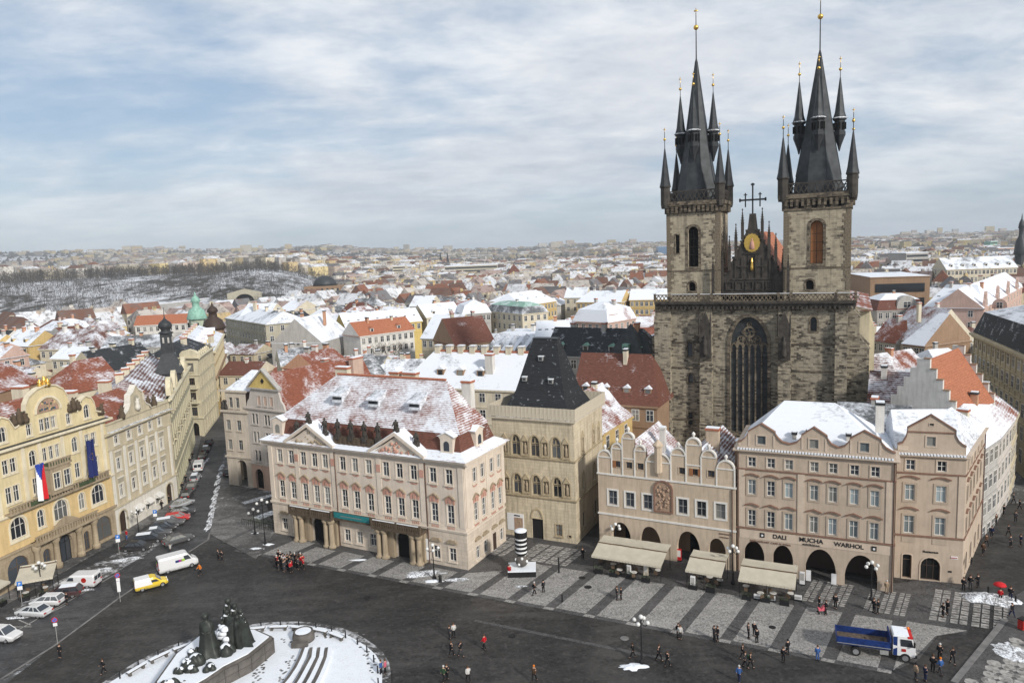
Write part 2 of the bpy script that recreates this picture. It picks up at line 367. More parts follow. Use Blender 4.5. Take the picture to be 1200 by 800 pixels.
plain('teal', (.02, .17, .18), .6); plain('orange', (.75, .22, .02), .5); plain('skin', (.45, .28, .20), .6); plain('hairm', (.03, .02, .015), .8)
plain('truck_blue', (.010, .030, .13), .4, var=.35); plain('truck_bed', (.10, .075, .055), .9, var=.4); plain('flag_blue', (.02, .05, .30), .8); plain('flag_red', (.50, .015, .02), .8); plain('flag_white', (.72, .72, .72), .8)
plain('eu_blue', (.012, .02, .10), .8); plain('green_leaf', (.05, .07, .035), .8, var=.4); plain('bark', (.075, .058, .045), .9, var=.3); plain('wintertwig', (.072, .066, .060), .95, var=.35, scale=.05)
plain('bronze', (.032, .036, .031), .5, .2, var=.5, scale=1.2); plain('granite', (.105, .095, .085), .75, var=.35, scale=.9); plain('orange_skin', (.5, .2, .06), .7); plain('brick_orange', (.36, .13, .075), .85, var=.2)
plain('yellow_paint', (.70, .52, .03), .4); plain('magenta', (.35, .02, .25), .5); plain('lime', (.30, .50, .05), .5); plain('plastic_pink', (.62, .12, .16), .6)
def cobble(name, c, wet=.5, sc=5.0, snow=0.0, k=1.0):
    g = NG(name); p = g.n('ShaderNodeNewGeometry').outputs['Position']
    vo = g.n('ShaderNodeTexVoronoi', Scale=sc); g.l(p, vo.inputs['Vector'])
    big = g.noise(p, .06, 5, .6, .6); mid = g.noise(g.map(p, (.35, 1.2, 1), (0, 0, R(-25))), .45, 5, .65, .4); fine = g.noise(p, 1.8, 4, .7)
    stone = g.mix(g.math('MULTIPLY', vo.outputs['Color'], .9), dk(c, .35), dk(c, 1.95))
    stone = g.mix(g.rng(mid, .44, .62, 0, .8*k), stone, dk(c, 2.3)); stone = g.mix(g.rng(big, .42, .60, 0, .65*k), stone, dk(c, .45))
    stone = g.mix(g.rng(fine, .52, .72, 0, .6*k), stone, dk(c, 2.9)); stone = g.mix(g.rng(g.noise(p, .9, 6, .75, .8), .56, .66, 0, .55*k), stone, dk(c, 3.2))
    if snow: stone = g.mix(g.math('MULTIPLY', g.rng(g.math('ADD', g.math('MULTIPLY', mid, .5), g.math('MULTIPLY', fine, .5)), .60 - snow * .2, .68 - snow * .2), .75), stone, (.55, .56, .58))
    g.bump(vo.outputs['Distance'], .5, .05)
    return g.done(stone, g.rng(big, .35, .65, .35 + .4 * (1 - wet), .75), spec=.35)
cobble('cobble', (.0265, .025, .0235), .75, 3.2); cobble('asphalt', (.036, .036, .037), .6, 7.0); cobble('pave_light', (.215, .207, .195), .3, 7.0, k=.28); cobble('pave_dark', (.062, .060, .059), .5, 7.0, k=.45)
cobble('pave_mid', (.085, .082, .079), .4, 6.0, .06); cobble('pave_tile', (.24, .23, .215), .3, 3.0, k=.25); cobble('slush', (.06, .058, .056), .6, 6.0, .55); cobble('city_ground', (.07, .07, .07), .2, .3, .3)
plain('kerb', (.16, .155, .15), .8, var=.3, scale=.8); plain('road_paint', (.30, .29, .27), .8, var=.4, scale=.8)
# ------------------------------------------------------------------ building kit
def arch_pts(w, h, style='rect', n=7):
    """window outline, counter-clockwise, bottom centre at the origin"""
    a = w / 2
    if style == 'rect': return [(-a, 0), (a, 0), (a, h), (-a, h)]
    if style == 'arch':
        s = h - a; return [(-a, 0), (a, 0)] + [(a*math.cos(PI*i/n), s + a*math.sin(PI*i/n)) for i in range(n + 1)]
    if style == 'seg':
        rise = w * .18; s = h - rise; return [(-a, 0), (a, 0)] + [(a*math.cos(PI*i/n), s + rise*math.sin(PI*i/n)) for i in range(n + 1)]
    if style == 'pt':
        s = h - a * 1.5; out = [(-a, 0), (a, 0)]
        for i in range(n + 1): t = i/n; out.append((a*(1 - t**1.6), s + a*1.5*math.sin(t*PI/2)))
        for i in range(n - 1, -1, -1): t = i/n; out.append((-a*(1 - t**1.6), s + a*1.5*math.sin(t*PI/2)))
        return out
    if style == 'round': return [(a*math.cos(2*PI*i/14), a + a*math.sin(2*PI*i/14)) for i in range(14)]
def inset(pts, t):
    xs = [p[0] for p in pts]; zs = [p[1] for p in pts]; w = max(xs) - min(xs); h = max(zs) - min(zs)
    cx = (max(xs) + min(xs))/2; cz = (max(zs) + min(zs))/2
    return [(cx + (x-cx)*(w - 2*t)/w, cz + (z-cz)*(h - 2*t)/h) for x, z in pts]
def ring(mb, out, inn, y0, y1):
    n = len(out)
    vs = [(p[0], y0, p[1]) for p in out] + [(p[0], y0, p[1]) for p in inn] + [(p[0], y1, p[1]) for p in out] + [(p[0], y1, p[1]) for p in inn]
    fs = []
    for i in range(n):
        j = (i+1) % n
        fs += [(i, j, n+j, n+i), (j, i, 2*n+i, 2*n+j), (n+i, n+j, 3*n+j, 3*n+i)]
    mb.add(vs, fs)
_wc = {}
def win_meshes(w, h, style, nx, nz, frame, trim, sur, pane, rec, sill):
    key = (round(w, 2), round(h, 2), style, nx, nz, frame, trim, sur, pane, rec, sill)
    if key in _wc: return _wc[key]
    o = arch_pts(w, h, style); fw = min(.09, w*.09)
    m = MB(); i = inset(o, fw); ring(m, o, i, rec - .05, rec + .03)
    zt = h * (.98 if style in ('rect', 'seg') else .92)
    for k in range(1, nx): x = -w/2 + w*k/nx; m.box(x - .04, x + .04, rec - .035, rec + .025, 0.04, zt - .03)
    for z in nz:
        zz = h*z; hw = w/2 - .03 if style in ('rect', 'seg') or z < .6 else w/2*.75
        m.box(-hw, hw, rec - .03, rec + .024, zz - .035, zz + .035)
    mats = [frame]
    if sur:
        m.cur = 1; mats.append(trim); ring(m, inset(o, -sur), o, -.07, .02)
    if sill:
        m.cur = len(mats); mats.append(trim); s = sur or .08
        m.box(-w/2 - s - .08, w/2 + s + .08, -.18, .01, -s - .13, -s)
    p = MB(); p.poly([(x, rec + .012, z) for x, z in o])
    r = (m.mesh('window', mats), p.mesh('pane', pane)); _wc[key] = r
    return r
def quad_roof(pts, z, kind='x', rise=5, ov=.4, i0=0.0, i1=0.0, th=.18):
    """pitched roof on four corner points; ridge along the front ('x') or away from it ('y'); i0/i1 hip insets"""
    p = [Vector((q[0], q[1])) for q in pts]
    if kind == 'y': p = [p[1], p[2], p[3], p[0]]
    c = sum(p, Vector((0, 0))) / 4
    q = [v + (v - c).normalized() * ov * 1.35 for v in p]
    a = (q[0] + q[3])/2; b = (q[1] + q[2])/2; L = (b - a).length; d = (b - a)/L
    rl = a + d*i0; rr = b - d*i1
    m = MB()
    vs = [(v.x, v.y, z - th) for v in q] + [(v.x, v.y, z) for v in q] + [(rl.x, rl.y, z + rise), (rr.x, rr.y, z + rise)]
    m.add(vs, [(3, 2, 1, 0), (0, 1, 5, 4), (1, 2, 6, 5), (2, 3, 7, 6), (3, 0, 4, 7), (4, 5, 9, 8), (6, 7, 8, 9)])
    m.cur = 0 if i0 else 1; m.add(vs, [(7, 4, 8)])
    m.cur = 0 if i1 else 1; m.add(vs, [(5, 6, 9)])
    return m, rl, rr
def frustum(m, pts, z0, z1, ins):
    p = [Vector((q[0], q[1])) for q in pts]; n = len(p)
    out = []
    for i in range(n):
        e0 = (p[i] - p[i-1]).normalized(); e1 = (p[(i+1) % n] - p[i]).normalized()
        n0 = Vector((-e0.y, e0.x)); n1 = Vector((-e1.y, e1.x)); k = (n0 + n1); k = k / max(.3, 1 + n0.dot(n1)); out.append(p[i] + k*ins)
    m.add([(v.x, v.y, z0) for v in p] + [(v.x, v.y, z1) for v in out], [(i, (i+1) % n, n + (i+1) % n, n + i) for i in range(n)])
    return out
class Bld:
    def __init__(s, name, label, foot, cat='building', group=None, z=0.0):
        """foot: counter-clockwise world points, the first edge is the front"""
        f = [Vector((p[0], p[1])) for p in foot]; d = f[1] - f[0]; s.ang = math.atan2(d.y, d.x)
        s.root = thing(name, label, cat, (f[0].x, f[0].y, z), s.ang, group)
        rot = Matrix.Rotation(-s.ang, 2); s.p = [rot @ (q - f[0]) for q in f]; s.holes = {}; s.n = len(f); s.D = None
        s.wm = MB()
    def L(s, e): return (s.p[(e+1) % s.n] - s.p[e]).length
    def fr(s, e, off=0.0):
        a = s.p[e]; d = (s.p[(e+1) % s.n] - a).normalized(); n = Vector((-d.y, d.x))
        return lambda u, i, z: (a.x + d.x*u + n.x*(i + off), a.y + d.y*u + n.y*(i + off), z)
    def ang_e(s, e): d = s.p[(e+1) % s.n] - s.p[e]; return math.atan2(d.y, d.x)
    def win(s, e, u, z, w, h, style='rect', nx=2, nz=(.66,), frame='frame_white', trim='white_trim', sur=.14, pane='glass', rec=.16, sill=True, hole=True, name='window', out=0.0):
        a, b = win_meshes(w, h, style, nx, nz, frame, trim, sur, pane, rec, sill)
        o = ob(name, a, s.root, s.fr(e)(u, -out, z), s.ang_e(e)); ob('pane', b, o)
        if hole: s.holes.setdefault(e, []).append([(u + x, z + q) for x, q in arch_pts(w, h, style)])
        return o
    def grid(s, e, us, zs, w, h, **k):
        return [s.win(e, u, z, w, h, **k) for z in zs for u in us]
    def wall(s, e, out, mat, depth=.3, name='wall', off=0.0):
        zmin = min(p[1] for p in out); zmax = max(p[1] for p in out); umin = min(p[0] for p in out); umax = max(p[0] for p in out)
        hs = [h for h in s.holes.get(e, []) if min(p[1] for p in h) > zmin and max(p[1] for p in h) < zmax and min(p[0] for p in h) > umin and max(p[0] for p in h) < umax]
        m = MB(); m.holed(out, hs, s.fr(e, off), depth); return m.build(name, mat, s.root)
    def rwall(s, e, z0, z1, mat, **k): return s.wall(e, [(0, z0), (s.L(e), z0), (s.L(e), z1), (0, z1)], mat, **k)
    def belt(s, edges, z, h, proud, mat, name='cornice', prof=None):
        m = MB()
        for e in edges:
            f = s.fr(e); L = s.L(e); a = -proud if e == 0 else 0; b = L + (proud if e == 0 else 0)
            for (zz0, zz1, pr) in (prof or [(0, 1, 1)]):
                z0, z1, p = z + h*zz0, z + h*zz1, proud*pr
                vs = [f(u, i, q) for q in (z0, z1) for u, i in ((a, -p), (b, -p), (b, .02), (a, .02))]
                m.add(vs, [(3, 2, 1, 0), (4, 5, 6, 7), (0, 1, 5, 4), (1, 2, 6, 5), (2, 3, 7, 6), (3, 0, 4, 7)])
        return m.build(name, mat, s.root)
    def ebox(s, e, u0, u1, i0, i1, z0, z1, m=None):
        """box in edge coordinates (negative inward = proud of the wall)"""
        m = m or MB(); f = s.fr(e)
        m.add([f(u, i, q) for q in (z0, z1) for u, i in ((u0, i0), (u1, i0), (u1, i1), (u0, i1))],
              [(3, 2, 1, 0), (4, 5, 6, 7), (0, 1, 5, 4), (1, 2, 6, 5), (2, 3, 7, 6), (3, 0, 4, 7)])
        return m
    def eprism(s, e, pts, i0, i1, m=None):
        m = m or MB(); f = s.fr(e); n = len(pts)
        m.add([f(p[0], i0, p[1]) for p in pts] + [f(p[0], i1, p[1]) for p in pts],
              [tuple(range(n)), tuple(range(2*n-1, n-1, -1))] + [((i+1) % n, i, n + i, n + (i+1) % n) for i in range(n)])
        return m
    def roofq(s, z, kind='x', rise=5, ov=.4, i0=0., i1=0., mat='r_red2', wallmat='w_cream', pts=None, name='roof'):
        m, rl, rr = quad_roof(pts or s.p[:4], z, kind, rise, ov, i0, i1)
        s.rl, s.rr, s.rz = rl, rr, z + rise
        s.roof = m.build(name, [mat, wallmat], s.root); return s.roof
    def chimney(s, x, y, z0, h, w=.9, d=1.4, mat='w_cream', cap='brick_orange', snow=True):
        m = MB(); m.box(x-w/2, x+w/2, y-d/2, y+d/2, z0, z0+h); m.cur = 1; m.box(x-w/2-.1, x+w/2+.1, y-d/2-.1, y+d/2+.1, z0+h, z0+h+.3)
        if snow: m.cur = 2; m.box(x-w/2, x+w/2, y-d/2, y+d/2, z0+h+.3, z0+h+.42)
        return m.build('chimney', [mat, cap, 'snow'], getattr(s, 'roof', None) or s.root)
    def dormer(s, x, y, z, w=1.3, h=1.2, d=2.5, wall='w_cream', rf='r_red2', rot=0.0, style='gable'):
        """small roof window facing local -y at (x, y, z)"""
        m = MB(); m.box(-w/2, w/2, 0, d, -.6, h); m.cur = 1
        if style == 'gable':
            r = w*.45; v = [(-w/2-.12, -.12, h), (w/2+.12, -.12, h), (w/2+.12, d, h), (-w/2-.12, d, h), (0, -.12, h+r), (0, d, h+r)]
            m.add(v, [(3, 2, 1, 0), (0, 4, 5, 3), (1, 2, 5, 4), (0, 1, 4), (2, 3, 5)])
        else: m.box(-w/2-.12, w/2+.12, -.15, d, h, h+.14)
        o = m.build('dormer', [wall, rf], getattr(s, 'roof', None) or s.root, loc=(x, y, z), rz=rot)
        p = MB(); p.box(-w*.32, w*.32, -.04, .02, .1, h*.88); p.build('pane', 'glass', o); return o
    def pipe(s, e, u, z1, mat='pipe'):
        m = MB(); f = s.fr(e); m.tube(f(u, -.12, .05), f(u, -.12, z1), .075, n=6); return m.build('drainpipe', mat, s.root)
def LW(b, x, y):                # local of world point
    return Matrix.Rotation(-b.ang, 2) @ (Vector((x, y)) - b.root.location.xy)
def text_mesh(txt, size, mat, ext=.03, align='CENTER', spacing=1.0):
    cu = bpy.data.curves.new('txt', 'FONT'); cu.body = txt; cu.size = size; cu.extrude = ext; cu.offset = size*.014; cu.align_x = align; cu.space_character = spacing
    o = bpy.data.objects.new('txt', cu); COL.objects.link(o); dg = bpy.context.evaluated_depsgraph_get()
    me = bpy.data.meshes.new_from_object(o.evaluated_get(dg)); bpy.data.objects.remove(o)
    me.transform(Matrix.Rotation(PI/2, 4, 'X')); me.materials.clear(); me.materials.append(MAT[mat]); return me
def lettering(b, e, u, z, txt, size, mat, off=.05, name='lettering', spacing=1.0, rel=None):
    o = ob(name, text_mesh(txt, size, mat, spacing=spacing), b.root, b.fr(e)(u, -off, z), b.ang_e(e)); return o
def foot(A, B, depth, za=0.0):
    """rectangle footprint from two front pixels on height za"""
    a = G(*A, za).xy; c = G(*B, za).xy; d = (c - a).normalized(); n = Vector((-d.y, d.x)); return [a, c, c + n*depth, a + n*depth]
# ================================================================== THE EAST SIDE OF THE SQUARE
# ---- rococo palace (pink and cream)
k0, k1 = G(322, 624), G(549, 668)
ku = (k1 - k0).normalized(); kn = Vector((-ku.y, ku.x, 0))
b = Bld('palace', 'cream and pink rococo palace with two pediments, balconies and snowy red hipped roof', [k0, k1, k1 + kn*11.2, k0 + kn*11.2])
PAL = b; Lk = b.L(0)
c3 = [2.5, 4.9, 7.4, 9.7, 11.8, 15.25, 17.6, 20.15, 23.3, 25.7, 28.15, 31.45, 34.1]
KW = dict(frame='frame_white', trim='w_kinsky_trim')
tm = MB()
def swag(m, b, e, u, z, w=.9):
    for k in range(5):
        t = (k - 2)/2; m.add([], []); b.ebox(e, u + t*w*.5 - .16, u + t*w*.5 + .16, -.05, 0, z - .12*(1 - t*t) - .12, z - .12*(1 - t*t) + .06, m)
def pediment(b, e, u, z, mats, w=1.7):
    m = MB(); b.eprism(e, [(u-w*.42, z), (u-w*.25, z+.05), (u-w*.22, z+.75), (u+w*.22, z+.75), (u+w*.25, z+.05), (u+w*.42, z), (u+w*.46, z+.65), (u+w*.3, z+.95), (u, z+1.25), (u-w*.3, z+.95), (u-w*.46, z+.65)][::1], -.10, 0, m)
    m.cur = 1; b.eprism(e, [(u-w*.56, z+.72), (u-w*.44, z+.66), (u-w*.26, z+.98), (u, z+1.22), (u+w*.26, z+.98), (u+w*.44, z+.66), (u+w*.56, z+.72), (u+w*.32, z+1.12), (u, z+1.42), (u-w*.32, z+1.12)], -.24, 0, m)
    m.cur = 0; b.ebox(e, u-.2, u+.2, -.16, 0, z+.15, z+.7, m)
    return m.build('window_pediment', mats, b.root)
for u in c3:
    b.win(0, u, 12.05, 1.15, 2.15, **KW)
    b.win(0, u, 6.35, 1.15, 2.75, nz=(.62, .31), **KW)
    pediment(b, 0, u, 9.15, ['stucco_pink', 'sandstone'])
    m = MB(); swag(m, b, 0, u, 11.6); m.build('stucco_swag', 'stucco_pink', b.root)
for u in (2.5, 4.9, 15.25, 17.6, 20.15, 31.45, 34.1):
    b.win(0, u, .95, 1.15, 1.9, nz=(.6,), **KW)
    if u not in (15.25, 17.6, 20.15):
        m = b.ebox(0, u-.85, u+.85, -.28, 0, 3.55, 3.72); b.eprism(0, [(u-.85, 3.72), (u+.85, 3.72), (u+.5, 4.0), (u-.5, 4.0)], -.26, 0, m); m.build('window_hood', 'sandstone', b.root)
sidec = [2.8, 5.0, 7.7, 9.9]
for u in sidec:
    b.win(1, u, 11.85, 1.1, 2.1, **KW); b.win(1, u, 6.2, 1.1, 2.7, nz=(.62, .31), **KW); pediment(b, 1, u, 8.9, ['stucco_pink', 'sandstone'], 1.6)
    m = MB(); swag(m, b, 1, u, 11.4); m.build('stucco_swag', 'stucco_pink', b.root)
    if u != 7.7: b.win(1, u, .6, 1.1, 1.9, **KW)
    m = b.ebox(1, u-.8, u+.8, -.28, 0, 3.4, 3.6); b.eprism(1, [(u-.8, 3.6), (u+.8, 3.6), (u+.45, 3.85), (u-.45, 3.85)], -.25, 0, m); m.build('window_hood', 'sandstone', b.root)
m = b.ebox(1, 7.2, 8.2, .0, .12, 0, 2.6); m.build('door', 'wood_dark', b.root); b.holes[1].append([(7.2, 0.02), (8.2, 0.02), (8.2, 2.6), (7.2, 2.6)])
for u in (9.6, 25.7):     # carriage gates inside the two porticoes
    b.holes[0].append([(u + x, z + .02) for x, z in arch_pts(2.3, 3.9, 'arch')])
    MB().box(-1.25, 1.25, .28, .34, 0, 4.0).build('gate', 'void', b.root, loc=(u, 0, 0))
b.rwall(0, 0, 5.2, 'w_kinsky_base'); b.rwall(1, 0, 5.2, 'w_kinsky_base'); b.rwall(0, 5.2, 15.5, 'w_kinsky'); b.rwall(1, 5.2, 15.5, 'w_kinsky'); b.rwall(2, 0, 15.5, 'w_kinsky'); b.rwall(3, 0, 15.5, 'w_kinsky')
b.belt([0, 1, 3], 5.15, .35, .22, 'w_kinsky_trim', 'belt', [(0, .6, .6), (.6, 1, 1)])
m = b.ebox(0, 0, Lk, -.08, 0, 5.5, 6.0); m.build('belt', 'w_kinsky_trim', b.root)
for e, us in ((0, c3), (1, sidec)):
    for u in us:
        m = MB()
        for t in (-.5, -.17, .17, .5): b.ebox(e, u+t-.1, u+t+.1, -.12, -.08 if e == 0 else 0, 5.6, 5.92, m)
        m.build('stucco_frieze', 'stucco_pink', b.root)
b.belt([0, 1, 3], 14.85, .75, .75, 'w_kinsky_trim', 'cornice', [(0, .35, .35), (.35, .7, .7), (.7, 1, 1)])
m = MB()          # pilasters
for e, us in ((0, (.5, 6.1, 13.4, 22.0, 29.6, 36.0)), (1, (.6, 6.35, 11.0))):
    for u in us:
        m = MB(); b.ebox(e, u-.4, u+.4, -.12, 0, 6.0, 14.85, m)
        if e == 0 and 1 < u < 35: m.cur = 1; b.ebox(0, u-.35, u+.35, -.2, 0, 12.6, 13.7, m)
        m.build('pilaster', ['w_kinsky_trim', 'stucco_pink'], b.root)
for u in (9.6, 25.7):     # porticoes with paired columns and a balcony
    port = MB(); b.ebox(0, u-4.0, u-1.35, -.55, 0, 0, 4.75, port); b.ebox(0, u+1.35, u+4.0, -.55, 0, 0, 4.75, port)
    b.eprism(0, [(u-1.36, 4.75)] + [(u + x, z) for x, z in arch_pts(2.3, 3.9, 'arch')[:1:-1]] + [(u+1.36, 4.75)], -.55, 0, port) if False else b.ebox(0, u-1.35, u+1.35, -.5, 0, 3.95, 4.75, port)
    po = port.build('portico', 'sandstone', b.root)
    for du in (-3.55, -2.5, 2.5, 3.55):
        m = MB(); f = b.fr(0)(u + du, -1.15, 0); m.smooth = True
        m.lathe([(.62, 0), (.62, .35), (.42, .45), (.42, 1.0), (.38, 3.7), (.36, 3.75), (.55, 3.95), (.6, 4.2), (.6, 4.55)], f[0], f[1], 10); m.build('column', 'sandstone', po)
    m = b.ebox(0, u-4.3, u+4.3, -1.9, 0, 4.6, 5.0); m.build('balcony_slab', 'sandstone_dark', po)
    m = MB(); b.ebox(0, u-4.3, u+4.3, -1.9, -1.7, 5.75, 5.9, m)
    for k in range(22): b.ebox(0, u-4.25 + k*.4, u-4.05 + k*.4, -1.87, -1.72, 5.0, 5.75, m)
    for k in (-4.3, 0, 4.1): b.ebox(0, u+k, u+k+.3, -1.93, -1.66, 5.0, 6.0, m)
    m.build('balustrade', 'sandstone_dark', po)
    b.ebox(0, u-4.2, u+4.2, -1.88, -1.72, 5.905, 5.97).build('snow_ledge', 'snow', po)
m = b.ebox(0, 13.6, 21.7, -1.2, 0, 4.6, 5.0); b.ebox(0, 13.6, 21.7, -1.2, -1.05, 5.0, 5.9, m); m.build('balcony_slab', 'sandstone_dark', b.root)
b.ebox(0, 13.9, 20.6, -1.25, -1.205, 4.95, 5.85).build('banner', 'teal', b.root)
b.ebox(0, 15.2, 19.2, -1.262, -1.252, 5.3, 5.42).build('banner_stripe', 'glass_pale', b.root)
for u in (13.1, 29.9): b.ebox(0, u-.35, u+.35, -.15, -.02, .5, 3.6).build('white_panel', 'sign_white', b.root)
for u in (13.8, 30.2): b.pipe(0, u, 14.8)
# roof: snowy eave skirt, steep red band, big hipped slope
m = MB(); pp = [Vector(q) for q in b.p]; cen = sum(pp, Vector((0, 0)))/4
ev = [Vector((-.9, -.9)), Vector((Lk+.9, -.9)), Vector((Lk+.9, 12.1)), Vector((-.9, 12.1))]
q1 = frustum(m, ev, 15.62, 16.5, 1.75); m.cur = 1; q2 = frustum(m, q1, 16.5, 18.9, .75); m.cur = 2
q3 = [v + (v - cen).normalized()*.35 for v in q2]; m.add([(v.x, v.y, 18.85) for v in q2] + [(v.x, v.y, 18.8) for v in q3], [(i, (i+1) % 4, 4 + (i+1) % 4, 4 + i) for i in range(4)])
ra, rb_ = Vector((10.6, 5.6)), Vector((30.8, 5.6)); vs = [(v.x, v.y, 18.8) for v in q3] + [(ra.x, ra.y, 25.55), (rb_.x, rb_.y, 25.55)]
m.add(vs, [(0, 1, 5, 4), (2, 3, 4, 5)]); m.cur = 3; m.add(vs, [(1, 2, 5), (3, 0, 4)])
b.roof = m.build('roof', ['r_eave', 'r_red0', 'r_kinsky', 'r_kinsky_hip'], b.root)
MB().tube((ra.x, ra.y, 25.6), (rb_.x, rb_.y, 25.6), .2, n=6).build('ridge_cap', 'brick_orange', b.roof)
for u in (9.4, 25.8):     # pediments
    m = MB(); b.eprism(0, [(u-4.4, 15.55), (u+4.4, 15.55), (u, 18.3)], -.5, .3, m); m.build('pediment', 'w_kinsky_trim', b.root)
    m = MB()
    for sg in (-1, 1):
        pts = [(u+sg*4.9, 15.5), (u+sg*4.9, 15.95), (u, 18.95), (u, 18.45)]; b.eprism(0, pts if sg > 0 else pts[::-1], -.95, 2.2, m)
    m.build('pediment_cornice', 'w_kinsky_trim', b.root)
    m = MB()
    for sg in (-1, 1):
        pts = [(u+sg*4.9, 15.97), (u+sg*4.9, 16.07), (u, 19.07), (u, 18.97)]; b.eprism(0, pts if sg > 0 else pts[::-1], -.9, 2.2, m)
    m.build('snow_ledge', 'snow', b.root)
    m = MB(); random.seed(int(u))
    for k in range(26):
        t = random.uniform(-1, 1); z = 15.8 + random.uniform(.1, 1.9)*(1 - abs(t)); x = u + t*3.2; r = random.uniform(.12, .3); m.smooth = True; f = b.fr(0)(x, -.5, z); m.ball((f[0], f[1], z), r, 6, 4)
    m.build('relief', 'stucco_pink' if u > 20 else 'sandstone', b.root)
for u in (6.5, 12.2, 14.7, 17.2, 19.7, 22.2, 28.9, 25.8, 9.4):    # roof statues
    z0 = {25.8: 19.1, 9.4: 19.1}.get(u, 17.4)
    m = MB(); f = b.fr(0)(u, .1 if z0 < 18 else -.3, z0); x, y = f[0], f[1]; m.box(x-.35, x+.35, y-.35, y+.35, z0-.6, z0+.3); m.smooth = True
    h = 2.5 if u in (14.7, 17.2, 19.7, 12.2, 22.2) else 1.6
    m.lathe([(.40, z0+.3), (.42, z0+.5), (.34, z0+h*.5), (.46, z0+h*.74), (.30, z0+h*.82), (.15, z0+h*.86), (.2, z0+h*.93), (.15, z0+h), (.02, z0+h+.05)], x, y, 8, sx=1.0, sy=.7)
    m.tube((x+.2, y-.1, z0+h*.72), (x+.6, y-.25, z0+h*.5), .12, .09, 6); m.tube((x-.2, y-.1, z0+h*.72), (x-.5, y-.2, z0+h*.42), .12, .09, 6)
    m.build('statue', 'church_black', b.root)
m = b.ebox(0, 13.7, 21.5, .0, .6, 16.0, 17.2)
for k in range(9): b.ebox(0, 13.9 + k*.9, 14.3 + k*.9, -.1, 0, 16.1, 17.1, m)
m.build('attic_parapet', 'sandstone_dark', b.root)
for x, y, rz in ((1.9, .55, 0), (33.6, .55, 0), (Lk-.55, 5.6, PI/2)):     # stone attic dormers
    m = MB(); m.prism([(-1.35, 0), (1.35, 0), (1.0, .5), (1.0, 2.3), (1.3, 2.7), (0, 3.3), (-1.3, 2.7), (-1.0, 2.3), (-1.0, .5)], 0, 1.9)
    o = m.build('stone_dormer', 'w_kinsky_trim', b.roof, loc=(x, y, 15.9), rz=rz); p = MB(); p.prism([(q[0], q[1]+.7) for q in arch_pts(.9, 1.4, 'arch')], -.03, .02); p.build('pane', 'glass', o)
    m = MB(); m.prism([(-1.35, 2.72), (0, 3.32), (1.35, 2.72), (1.35, 2.82), (0, 3.45), (-1.35, 2.82)], -.15, 2.0); m.build('snow_ledge', 'snow', o)
for x, z in ((12.9, 22.2), (19.9, 22.0), (27.3, 22.0)):     # shed dormers
    y = (z - 18.8)/6.75*4.75 + .95; m = MB(); m.prismx([(0, -.4), (3.4, 2.1), (3.4, 2.25), (-.5, .75), (-.5, .6), (0, .6)], -1.0, 1.0)
    o = m.build('dormer', ['r_slate3'], b.roof, loc=(x, y - .9, z)); MB().box(-.85, .85, -.03, .02, .05, .5).build('pane', 'glass', o)
b.chimney(33.0, 8.0, 20.5, 4.4, 1.5, 1.2, 'w_white'); b.chimney(10.5, 7.0, 23.5, 2.7, 2.4, 1.0); b.chimney(20.5, 7.4, 23.2, 2.6, 1.6, 1.0); b.chimney(23.3, 7.4, 23.2, 2.6, 2.4, 1.0)

# ---- gothic stone house with slate pyramid roof
a0, a1 = G(582, 624), G(693, 640)
hu = (a1 - a0).normalized(); a1 = a0 + hu*13.4; hn = Vector((-hu.y, hu.x, 0))
b = Bld('gothic_house', 'medieval ashlar tower house with traceried windows and dark slate pyramid roof', [a0, a1, a1 + hn*13, a0 + hn*13]); LB = b.L(0)
def tracery(b, e, u, z, w, h):
    o = b.win(e, u, z, w, h, 'pt', 2, (.55,), 'bell_trim', 'bell_trim', .22, 'glass', .3, True)
    m = MB(); s = h - w*.75
    for sg in (-1, 1): ring(m, [(sg*w*.24 + x*.42, s - .1 + q*.5) for x, q in arch_pts(w, w*1.3, 'pt')], [(sg*w*.24 + x*.3, s + .0 + q*.42) for x, q in arch_pts(w, w*1.3, 'pt')], .2, .3)
    ring(m, [(x*.35, s + .55 + q*.35) for x, q in arch_pts(w, w, 'round')], [(x*.22, s + .66 + q*.22) for x, q in arch_pts(w, w, 'round')], .2, .3)
    m.build('tracery', 'bell_trim', o)
def niche(b, e, u, z, w, h):
    o = b.win(e, u, z, w, h, 'pt', 1, (), 'bell_trim', 'bell_trim', .15, 'bell_trim', .3, True, name='niche')
    m = MB(); m.smooth = True; m.lathe([(w*.25, 0), (w*.32, .3), (w*.26, h*.4), (w*.3, h*.55), (w*.12, h*.62), (w*.16, h*.7), (.02, h*.76)], 0, .12, 8); m.build('statue', 'sandstone', o)
    m = MB(); m.prism([(-w*.7, h*.85), (w*.7, h*.85), (0, h*1.25)], -.2, 0); m.build('canopy', 'bell_trim', o)
for u in (3.95, 7.1, 10.5): tracery(b, 0, u, 12.9, 1.5, 3.2); tracery(b, 0, u, 6.9, 1.45, 3.1)
for u in (2.1, 5.5, 8.75, 12.1): niche(b, 0, u, 13.2, .85, 2.4); niche(b, 0, u, 7.3, .85, 2.3)
for u in (3.5, 8.5): tracery(b, 1, u, 7.3, 1.2, 2.9); niche(b, 1, u, 13.3, 1.0, 2.6)
niche(b, 1, 11, 13.3, .8, 2.4)
for u in (3.2, 8.8): b.win(1, u, 1.6, .9, 2.3, 'rect', 1, (), 'frame_brown', 'bell_trim', .1)
b.win(0, 10.6, 1.0, 1.0, 1.7, 'rect', 2, (.5,), 'frame_brown', 'bell_trim', .15); b.win(0, 12.3, 0.9, .5, .35, 'rect', 1, (), 'frame_brown', 'bell_trim', .05, sill=False)
b.holes[0].append([(6.15, .02), (8.0, .02), (8.0, 3.15), (6.15, 3.15)]); b.ebox(0, 6.15, 8.0, .2, .3, 0, 3.15).build('door', 'iron', b.root)
